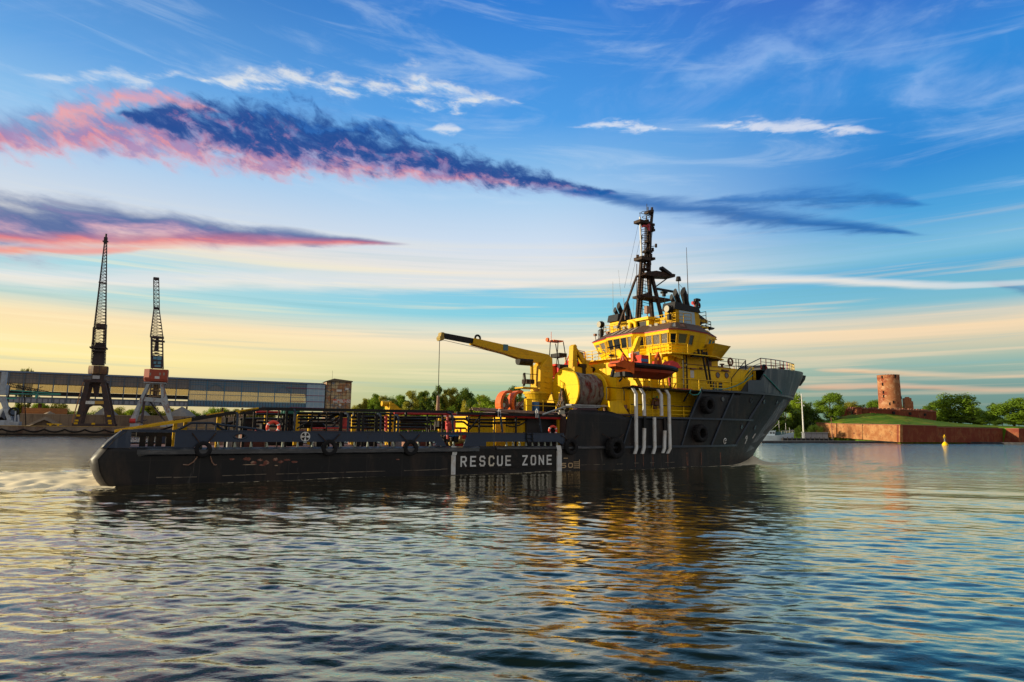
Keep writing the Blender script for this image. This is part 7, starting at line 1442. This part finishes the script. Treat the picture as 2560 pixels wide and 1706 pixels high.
ORD = ['first', 'second', 'third', 'fourth', 'fifth', 'sixth', 'seventh', 'eighth', 'ninth', 'tenth', 'eleventh', 'twelfth', 'thirteenth', 'fourteenth', 'fifteenth', 'sixteenth', 'seventeenth', 'eighteenth']
random.seed(33)
for i, x in enumerate(range(20, 800, 46)):
    t, z = Q.at(x, 1018, 80); W_ = Q.W(t, 80, 0); tree(x+random.uniform(-8, 8), 1014+random.uniform(-5, 6)+x*.006, W_.y, 62, 'bush', (0, 4, 1)[i % 3], '%s scrub bush under the conveyor gallery, %s counted from the left edge' % (('olive', 'bright green', 'mid green')[i % 3], ORD[i]), 3.4, 'scrub under the gallery', i)
for i, x in enumerate(range(890, 1420, 40)):
    tree(x+random.uniform(-6, 6), 1012+random.uniform(-6, 8)-(x > 950)*8, 300, 60, 'bush', (0, 1, 4, 0, 2)[i % 5], 'low %s bush behind the pipe rack, %s from the rusty tower' % (('olive', 'mid green', 'bright green', 'olive', 'dark green')[i % 5], ORD[i]), None, 'undergrowth behind the ship', i)
for i, (x, yt, D, w_) in enumerate(((2350, 1040, 322, 40), (2395, 1042, 318, 50), (2450, 1044, 318, 46), (2505, 1046, 310, 50), (2545, 1044, 308, 40), (2085, 1040, 312, 30), (2050, 1042, 308, 30), (1985, 1046, 305, 44), (1955, 1048, 300, 40))):
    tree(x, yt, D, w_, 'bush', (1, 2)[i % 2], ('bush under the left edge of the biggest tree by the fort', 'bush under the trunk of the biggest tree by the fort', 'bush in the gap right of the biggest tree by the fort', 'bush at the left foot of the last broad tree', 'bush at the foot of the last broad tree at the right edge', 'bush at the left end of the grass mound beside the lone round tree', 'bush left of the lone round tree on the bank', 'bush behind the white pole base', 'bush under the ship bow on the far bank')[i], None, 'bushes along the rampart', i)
# ---- fort
e = empty('fort_tower', at_depth(2226, 1020, 318), 0, 'round pale and red brick tower rising over the fort', 'tower'); bz = e.location.z; P = at_depth(2226, 939, 318); H_ = P.z-bz; rad = 24.3/FPX*318*1.02
e.location.z = bz-4
mb = MB(); prof = [(1.05, 0), (1.02, 6), (1.0, H_*.55+4), (.985, H_*.9+4), (1.0, H_*.905+4), (.99, H_+4)]; n = 48
mb.loft([[(rad*r*math.cos(2*math.pi*j/n), rad*r*math.sin(2*math.pi*j/n), z) for j in range(n)] for r, z in prof]); mb.build('tower_shaft', M_tower, e, smooth=True)
mb = MB(); mb.torus((0, 0, H_*.905+4), (0, 0, 1), rad*.985, .09, 48, 6); mb.build('string_course', mat('course', (.30, .10, .06), .8), e)
mb = MB()
for j in range(24): a = 2*math.pi*j/24; cx, cy = rad*.93*math.cos(a), rad*.93*math.sin(a); mb.box(cx-.35, cx+.35, cy-.35, cy+.35, H_+4, H_+4.12)
mb.build('parapet', mat('parapet', (.20, .07, .045), .8), e)
for (x, y) in ((2212.5, 944), (2240, 943), (2212.5, 962), (2213, 982), (2213, 992), (2224, 1011), (2249, 996), (2232, 1007)):
    dx_ = (x-2226)/24.3*rad; q = at_depth(x, y, 318).z-e.location.z; va = math.atan2(dx_, math.sqrt(max(.1, rad*rad-dx_*dx_)))-R(28); px, py = rad*math.sin(va), -rad*math.cos(va)
    mb = MB(); mb.box(px-.3, px+.3, py-.3, py+.3, q-.7, q+.7); mb.build('slit_window', M_black, e)
e = empty('brick_chimney', at_depth(2271, 1022, 320), R(-15), 'small square brick chimney stack right of the round tower', 'chimney'); q = e.location.z; e.location.z -= 4; hh = at_depth(2271, 996, 320).z-q+4
mb = MB(); mb.box(-1.9, 1.2, -1.6, 1.6, 0, hh); mb.box(-1.0, .5, -1, 1, hh, hh+.6); mb.box(1.2, 1.9, -1.4, 1.4, 0, hh-1.6); mb.build('stack', M_tower, e)
def fortwall(name, pts, label, cat='wall', crenel=False, m=M_brick, th=1.4, grp=None, zb=None):
    """pts: (x px, y top px, y bottom px, depth)"""
    P = [(at_depth(x, yt, D), at_depth(x, yb, D)) for x, yt, yb, D in pts]; c0 = P[0][1]; e = empty(name, (c0.x, c0.y, c0.z), 0, label, cat, grp); mb = MB(); cp = MB()
    for (a, ab), (b, bb) in zip(P, P[1:]):
        d = Vector((b.x-a.x, b.y-a.y, 0)).normalized(); nn = Vector((-d.y, d.x, 0)); o = Vector(c0)
        r0 = [ab-o, a-o, a-o+nn*th, ab-o+nn*th]; r1 = [bb-o, b-o, b-o+nn*th, bb-o+nn*th]; mb.loft([r0, r1])
        nn2 = nn*(-.15); L_ = (b-a).length
        cp.loft([[a-o+nn2+Vector((0, 0, .003)), a-o+nn2+Vector((0, 0, .3)), a-o+nn*(th+.1)+Vector((0, 0, .3)), a-o+nn*(th+.1)+Vector((0, 0, .003))], [b-o+nn2+Vector((0, 0, .003)), b-o+nn2+Vector((0, 0, .3)), b-o+nn*(th+.1)+Vector((0, 0, .3)), b-o+nn*(th+.1)+Vector((0, 0, .003))]])
        if crenel:
            k_ = int(L_/1.5)
            for i in range(k_): c = a-o+(b-a)*((i+.3)/k_); cp.box(c.x-.35, c.x+.35, c.y-.1, c.y+th*.6, c.z+.3, c.z+random.uniform(.6, 1.0))
    mb.build('wall_body', m, e); cp.build('coping', mat('coping_red', (.24, .09, .06), .85), e); return e
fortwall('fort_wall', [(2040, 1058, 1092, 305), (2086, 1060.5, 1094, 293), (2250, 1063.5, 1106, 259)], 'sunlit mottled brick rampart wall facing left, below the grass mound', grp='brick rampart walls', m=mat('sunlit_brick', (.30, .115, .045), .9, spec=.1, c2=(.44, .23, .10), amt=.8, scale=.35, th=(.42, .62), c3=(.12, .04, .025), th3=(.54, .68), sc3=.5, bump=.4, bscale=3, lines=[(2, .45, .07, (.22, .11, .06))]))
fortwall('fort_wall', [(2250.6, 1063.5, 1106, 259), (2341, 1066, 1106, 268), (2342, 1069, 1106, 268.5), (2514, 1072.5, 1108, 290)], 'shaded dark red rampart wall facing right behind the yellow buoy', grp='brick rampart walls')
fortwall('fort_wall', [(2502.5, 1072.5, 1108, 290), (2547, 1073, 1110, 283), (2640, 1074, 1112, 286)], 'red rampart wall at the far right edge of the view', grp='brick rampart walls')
fw_ = fortwall('ruined_wall', [(2117, 1023, 1050, 320), (2144, 1023, 1050, 312), (2190, 1024, 1052, 306), (2250, 1025.5, 1052, 303), (2300, 1028, 1054, 306), (2341, 1031, 1056, 318)], 'curved ruined brick wall ringing the foot of the round tower', crenel=True)
o = fw_.location
for x, y0, y1, D in ((2132, 1030, 1037, 315.4), (2234, 1029, 1036, 303.3), (2275, 1031, 1038, 304.2), (2312, 1034, 1040, 308.8)):
    a, b = at_depth(x-3, y0, D), at_depth(x+3, y1, D); mb = MB(); mb.box(a.x-o.x, b.x-o.x, a.y-o.y-.35, a.y-o.y+.4, b.z-o.z, a.z-o.z); mb.build('opening', M_black, fw_)
for x in (2121, 2143, 2184):
    a = at_depth(x, 1019, 309); mb = MB(); mb.box(a.x-o.x-1.2, a.x-o.x+1.2, a.y-o.y-1.5+(5 if x < 2130 else 0), a.y-o.y+2+(5 if x < 2130 else 0), -3, a.z-o.z); mb.build('buttress', M_brick, fw_)
# stone footing of the fort and dark landing stage
a = [water_at(x, y) for x, y in ((1905, 1108.5), (2070, 1108), (2200, 1108.5), (2252, 1109), (2400, 1109), (2520, 1111), (2650, 1113))]
mb = MB()
for p, q in zip(a, a[1:]): mb.loft([[(p.x, p.y, -1), (p.x, p.y, .75), (p.x, p.y+14, .75), (p.x, p.y+14, -1)], [(q.x, q.y, -1), (q.x, q.y, .75), (q.x, q.y+14, .75), (q.x, q.y+14, -1)]])
o = mb.build('stone_footing', mat('footing', (.035, .035, .04), .9, c2=(.10, .09, .09), amt=.6, scale=.6)); tag(o, kind='structure', label='dark stone footing along the waterline of the fort')
e = empty('landing_stage', at_depth(2015, 1095, 275), 0, 'low black timber landing stage behind the moored boats', 'jetty'); o = e.location; a, b = at_depth(1940, 1098, 280), at_depth(2085, 1104, 272)
mb = MB(); mb.box(a.x-o.x, b.x-o.x, -2, 5, -1-o.z, 1.6-o.z); mb.build('deck', mat('tarred_wood', (.02, .02, .024), .9), e)
mb = MB()
for i in range(12): x = a.x-o.x+(b.x-a.x)*i/11; mb.tube([(x, -2.3, -1-o.z), (x, -2.3, 2.1-o.z)], .22, 8)
mb.build('piles', mat('tarred_wood', (.02, .02, .024), .9), e)
p = at_depth(2055, 1081, 282); e = empty('low_quay_shed', (p.x, p.y, .7), 0, 'long low pale shed behind the teal workboat', 'shed'); a, b = at_depth(2012, 1081, 282), at_depth(2070, 1089, 282)
mb = MB(); mb.box(a.x-p.x, b.x-p.x, 0, 3, 0, a.z-.9); mb.build('shed_wall', mat('shed_grey', (.22, .23, .27), .7, lines=[(0, 2.4, .2, (.1, .1, .1))]), e); mb = MB(); mb.box(a.x-p.x-.2, b.x-p.x+.2, -.3, 3.3, a.z-.897, a.z-.65); mb.build('shed_roof', M_grey, e)
# pole, post
p = at_depth(2008, 1068, 290); q = at_depth(2006, 985, 290); e = empty('signal_pole', (p.x, p.y, 2), 0, 'tall white pole with cross-arms on the far bank right of the bow', 'pole'); mb = MB(); mb.tube([(0, 0, 0), (0, 0, q.z-2)], .38, 8, .2); mb.build('mast', M_wht, e, smooth=True)
mb = MB(); hh = q.z-2; mb.bar((-1.8, 0, hh-2.6), (1.6, 0, hh-1.6), .16); mb.bar((-2.8, 0, hh-4), (2.4, 0, hh-4), .12); mb.tube([(.6, 0, hh-5), (.9, 0, hh-5.5)], .3, 8); mb.build('cross_arm', M_wht, e)
p = at_depth(2081, 1092, 276); q = at_depth(2080, 1044, 276); e = empty('mooring_pole', (p.x, p.y, .7), 0, 'thin dark mooring pole in front of the sunlit rampart', 'pole'); mb = MB(); mb.tube([(0, 0, 0), (-.1, 0, q.z-.7)], .22, 8, .1); mb.build('post', M_rust, e, smooth=True); mb = MB(); mb.tube([(0, 0, q.z-.8), (0, 0, q.z-.4)], .3, 8); mb.build('top_mark', M_black, e)
# moored boats
def smallboat(name, xw, yw, x0, x1, fb, lab, cat, m, bowdir=1, rz=0, grp='boats moored below the fort'):
    p = water_at((x0+x1)/2, yw); L_ = (x1-x0)/FPX*p.y; e = empty(name, (p.x, p.y, 0), rz, lab, cat, grp); mb = MB(); n = 16; rings = []
    for i in range(n+1):
        t = i/n; s = -L_/2+L_*t; w_ = L_*.14*(1-max(0, (t-.5)/.5)**2.2*.98)*(.86+.14*min(1, t*5)); sh = fb*(1+.55*max(0, (t-.35)/.65)**1.6); fl = .25*L_*.14*max(0, (t-.6)/.4)
        rings.append([(bowdir*(s-.02*L_*(t > .9)), -w_*.75+fl*.3, -.4), (bowdir*(s+fl*.6), -w_, sh), (bowdir*(s+fl*.6), w_, sh), (bowdir*(s-.02*L_*(t > .9)), w_*.75-fl*.3, -.4)])
    if bowdir < 0: rings = [r[::-1] for r in rings]
    mb.loft(rings); mb.build('hull', m, e, smooth=True); return e, L_
e, L_ = smallboat('fishing_boat', 0, 1105, 1893, 1984, 2.6, 'white fishing boat moored just right of the ship bow', 'boat', mat('boat_white', (.42, .52, .62), .5, c2=(.35, .42, .5), amt=.5, scale=.5))
mb = MB(); mb.box(-L_*.52, L_*.52, -L_*.09, L_*.09, -.38, .12); mb.build('boot_stripe', M_black, e)
mb = MB(); mb.loft([[(-L_*.42, -1.7, 2.6), (-L_*.05, -1.7, 2.6), (-L_*.05, 1.7, 2.6), (-L_*.42, 1.7, 2.6)], [(-L_*.40, -1.5, 4.6), (-L_*.02, -1.5, 4.6), (-L_*.02, 1.5, 4.6), (-L_*.40, 1.5, 4.6)]]); mb.box(-L_*.36, -L_*.22, -1.2, 1.2, 4.6, 7.2); mb.box(-L_*.42, -L_*.01, -1.6, 1.6, 4.603, 4.75); w_ = mb.build('wheelhouse', mat('boat_white', (.42, .52, .62), .5), e)
for x in (-.36, -.28, -.18, -.10): mb = MB(); mb.box(L_*x, L_*(x+.05), -1.66, -1.55, 3.4, 4.1); mb.build('window', M_glass, w_)
mb = MB(); mb.box(-.02*L_, .25*L_, -1.4, 1.4, 2.6, 4.3); mb.tube([(.0, 0, 3), (.3, 0, 5.4)], .12); mb.build('deck_winch', mat('dark_teal', (.02, .07, .09), .6), e)
mb = MB()
for x, h_ in ((-.30, 10.5), (.12, 9), (.30, 8), (.40, 6.0)): mb.tube([(L_*x, 0, 2.6), (L_*x, 0, h_)], .07, 5)
mb.tube([(L_*.12, 0, 8), (-L_*.1, 0, 5)], .05, 5); mb.build('masts', M_wht, e)
mb = MB(); pts = [(L_*(.12+.4*i/8), -L_*.14*(1-max(0, (.62+.4*i/8-.5)/.5)**2.2*.98), 4.6+.06*i) for i in range(9)]; mb.tube(pts, .05, 5)
for p_ in pts: mb.tube([p_, (p_[0], p_[1], p_[2]-1.1)], .04, 4)
mb.build('bow_rail', M_wht, e)
e, L_ = smallboat('teal_workboat', 0, 1101, 1986, 2040, 1.0, 'teal workboat with a small square cabin beside the landing stage', 'boat', mat('teal_dark', (.02, .04, .05), .6), 1)
mb = MB(); mb.box(-L_*.32, L_*.02, -1.2, 1.2, .9, 3.6); mb.box(L_*.02, L_*.25, -1.2, 1.2, .9, 3.0); mb.box(-L_*.36, L_*.05, -1.4, 1.4, 3.603, 3.8); c_ = mb.build('cabin', mat('teal', (.05, .25, .26), .6), e)
mb = MB(); mb.box(-L_*.02, L_*.16, -1.26, -1.2, 1.5, 2.3); mb.build('white_panel', M_wht, c_)
mb = MB(); mb.tube([(-L_*.42, 0, .9), (-L_*.42, 0, 8)], .06, 5); mb.build('mast', M_grn, e)
e, L_ = smallboat('motor_cruiser', 0, 1100, 2102, 2140, .8, 'small white motor cruiser moored against the sunlit rampart', 'boat', M_wht, -1)
mb = MB(); mb.loft([[(-2.2, -.9, .8), (2.4, -.9, .8), (2.4, .9, .8), (-2.2, .9, .8)], [(-1.4, -.8, 2.3), (2.3, -.8, 2.3), (2.3, .8, 2.3), (-1.4, .8, 2.3)]]); mb.box(-1.7, 2.7, -.95, .95, 2.303, 2.42); c_ = mb.build('cabin', M_wht, e)
for x in (-1.2, -.2, .8): mb = MB(); mb.box(x, x+.8, -.93, -.85, 1.5, 2.1); mb.build('window', M_glass, c_)
# buoy
p = water_at(2363, 1114); e = empty('navigation_buoy', (p.x, p.y, 0), 0, 'yellow navigation buoy floating in front of the shaded rampart', 'buoy'); k_ = p.y/FPX; w_ = 6.8*k_
mb = MB(); mb.loft([[(w_*r*math.cos(2*math.pi*j/20), w_*r*math.sin(2*math.pi*j/20), z*k_) for j in range(20)] for r, z in ((.9, -3), (1, .5), (1, 2.5), (.55, 7), (.3, 9))]); mb.build('float', M_yel, e, smooth=True)
mb = MB(); mb.loft([[(w_*r*math.cos(2*math.pi*j/8), w_*r*math.sin(2*math.pi*j/8), z*k_) for j in range(8)] for r, z in ((.26, 9), (.14, 22))]); mb.build('tower', mat('olive_steel', (.16, .15, .12), .6), e)
mb = MB(); mb.bar((-w_*.4, 0, 18*k_), (w_*.4, 0, 22*k_), .22); mb.bar((w_*.4, 0, 18*k_), (-w_*.4, 0, 22*k_), .22); mb.tube([(0, 0, 22*k_), (0, 0, 26*k_)], .16, 8); mb.build('top_mark', M_yel, e)
# =================================================================== water
def build_water():
    rng = np.random.default_rng(4)
    ys = [-60., -20., 0., 3., 5.]; y = 6.5
    while y < 420: ys.append(y); y += max(.045, y*y/2048*.42)
    ys += [460, 520, 620, 800, 1100, 1600, 2600, 4500]
    ys = np.array(ys); ncol = 760
    u = np.linspace(-1, 1, ncol); u = np.sign(u)*np.abs(u)**1.0
    half = np.maximum(ys*1.02+6, 12.); half[:5] = 90.
    half[ys > 430] = ys[ys > 430]*1.5+200
    Xg = half[:, None]*u[None, :]; Yg = np.repeat(ys[:, None], ncol, 1)
    Z = np.zeros_like(Xg)
    dyc = np.gradient(ys)[:, None]; dxc = (half*2/ncol)[:, None]
    amp_mod = .75+.35*np.sin(Xg*.05+Yg*.031+1)*np.sin(Yg*.07-Xg*.02)
    calm = 1/(1+np.exp((Yg-260)/60))
    for i in range(110):
        lam = np.exp(rng.uniform(np.log(.26), np.log(3.4))) if i > 12 else rng.uniform(3.5, 8); kk = 2*np.pi/lam
        th = rng.normal(1.35, .50)          # travel direction, mostly towards the viewer
        kx, ky = kk*np.cos(th), kk*np.sin(th); sl = rng.uniform(.0062, .0145)*(1.25 if lam < 1.1 else .50); a = sl/kk
        px = np.abs(2*np.pi/np.maximum(abs(ky), 1e-3)); fade = np.clip(px/(3.0*dyc)-.6, 0, 1)*np.clip(2*np.pi/max(abs(kx), 1e-3)/(3.0*dxc)-.6, 0, 1)
        phs = kx*Xg+ky*Yg+rng.uniform(0, 6.28)+.35*np.sin(.21*kx*Xg*.3+.3*Yg*.13+i)
        s = np.sin(phs); Z += a*fade*(s+.22*np.cos(2*phs))
    Z *= amp_mod
    # distance to the ship for wake and bow wave
    S_ = (Xg-SO.x)*SU.x+(Yg-SO.y)*SU.y; T_ = (Xg-SO.x)*SP.x+(Yg-SO.y)*SP.y
    d_out = np.abs(T_)-7.
    alongside = ((S_ > -2) & (S_ < 66))
    kw = np.exp(-np.clip(d_out, 0, 99)/5.)*alongside*(d_out > -1)
    Z += kw*.05*np.sin(d_out*2.2-S_*.35)+kw*.02*np.sin(d_out*4.1-S_*.8+1)
    bow = np.exp(-((S_-66.4+np.abs(T_)*1.3)/1.6)**2)*np.exp(-np.abs(T_)/4.)
    Z += .75*bow
    stw = (S_ < 1)*np.exp(-np.clip(np.abs(T_)-5.5, 0, 99)**2/14.)*np.exp(np.clip(S_, -400, 0)/60.)
    tn = np.zeros_like(Z)
    for i in range(40):
        th = rng.uniform(0, 6.28); kk = rng.uniform(1.2, 7.); tn += np.sin(kk*(Xg*np.cos(th)+Yg*np.sin(th))+rng.uniform(0, 6.28)+1.5*np.sin(Xg*.4*np.sin(th*3)+Yg*.5+i))*.9/kk
    Z += stw*.055*tn*np.clip(1.2-.01*Yg, 0, 1)
    foam = np.zeros_like(Z)
    foam += stw*1.0
    foam += .85*np.exp(-((S_-66.0+np.abs(T_)*1.3)/1.4)**2)*np.exp(-np.abs(T_)/5.)
    dd = T_+7-(-(64-S_)*.10)          # thin crest peeling off the starboard bow
    foam += .8*np.exp(-((T_+7.0+ (62-S_)*.11+.0)/.35)**2)*(S_ > 46)*(S_ < 64)*np.exp(-((S_-57)/7.)**2)
    foam += .62*np.exp(-(np.clip(d_out, 0, 9)/.35)**2)*alongside*(T_ < 0)*(S_ > 3)
    dK = T_+7+(40-S_)*.16; foam += .32*np.exp(-(dK/.8)**2)*(S_ < 44)*(S_ > -40)*(.5+.5*np.sin(S_*.7))
    Z[:5] = 0
    nr = len(ys); vs = np.stack([Xg, Yg, Z], -1).reshape(-1, 3).astype(np.float32)
    idx = np.arange(nr*ncol).reshape(nr, ncol); q = np.stack([idx[:-1, :-1], idx[:-1, 1:], idx[1:, 1:], idx[1:, :-1]], -1).reshape(-1, 4).astype(np.int32)
    me = bpy.data.meshes.new('water'); me.vertices.add(len(vs)); me.vertices.foreach_set('co', vs.ravel()); me.loops.add(q.size); me.loops.foreach_set('vertex_index', q.ravel())
    me.polygons.add(len(q)); me.polygons.foreach_set('loop_start', np.arange(0, q.size, 4, dtype=np.int32)); me.polygons.foreach_set('loop_total', np.full(len(q), 4, dtype=np.int32)); me.polygons.foreach_set('use_smooth', np.ones(len(q), dtype=bool))
    me.update(); at = me.attributes.new('foam', 'FLOAT', 'POINT'); at.data.foreach_set('value', np.clip(foam, 0, 1).astype(np.float32).ravel())
    ch_ = np.clip((Yg-38)/110., 0, 1)**.8; a2 = me.attributes.new('chop', 'FLOAT', 'POINT'); a2.data.foreach_set('value', ch_.astype(np.float32).ravel())
    o = bpy.data.objects.new('water', me); col.objects.link(o); tag(o, kind='structure')
    m = bpy.data.materials.new('harbour_water'); m.use_nodes = True; t = NT(m.node_tree); b = m.node_tree.nodes['Principled BSDF']
    tc = t.n('ShaderNodeTexCoord'); ob = tc.outputs['Object']
    mp = t.n('ShaderNodeMapping'); m.node_tree.links.new(ob, mp.inputs[0]); mp.inputs['Scale'].default_value = (1, 1.9, 1)
    n1 = t.noise(mp.outputs[0], 2.6, 4, .55, .3); n2 = t.noise(mp.outputs[0], .55, 3, .5)
    bp = t.n('ShaderNodeBump'); bp.inputs['Strength'].default_value = .28; bp.inputs['Distance'].default_value = .03; ch = t.n('ShaderNodeAttribute', attribute_name='chop'); n3 = t.noise(mp.outputs[0], 1.1, 4, .6, .2)
    t.put(bp.inputs['Height'], t.add(t.add(n1, t.mul(n2, 1.6)), t.mul(t.mul(ch.outputs['Fac'], 32.), n3)))
    fa = t.n('ShaderNodeAttribute', attribute_name='foam'); fn = t.noise(ob, 2.4, 8, .72, .8); f = t.m('MULTIPLY', t.ss(t.add(t.mul(fa.outputs['Fac'], .55), fn), .64, .90), t.ss(fa.outputs['Fac'], .02, .2), clamp=True)
    df = t.n('ShaderNodeBsdfDiffuse'); t.put(df.inputs['Color'], t.mix(f, (.004, .010, .008), (.85, .72, .50))); t.put(df.inputs['Normal'], bp.outputs[0])
    gl = t.n('ShaderNodeBsdfGlossy'); gl.inputs['Color'].default_value = (.94, .88, .72, 1); t.put(gl.inputs['Roughness'], .045); t.put(gl.inputs['Normal'], bp.outputs[0])
    lw = t.n('ShaderNodeLayerWeight'); lw.inputs['Blend'].default_value = .5; t.put(lw.inputs['Normal'], bp.outputs[0])
    fr = t.mul(t.add(t.mul(t.ss(lw.outputs['Facing'], .545, .92), .94), .010), t.sub(1., f))
    mx = t.n('ShaderNodeMixShader'); t.put(mx.inputs[0], fr); nt = m.node_tree; nt.links.new(df.outputs[0], mx.inputs[1]); nt.links.new(gl.outputs[0], mx.inputs[2]); nt.links.new(mx.outputs[0], nt.nodes['Material Output'].inputs[0])
    me.materials.append(m)
build_water()
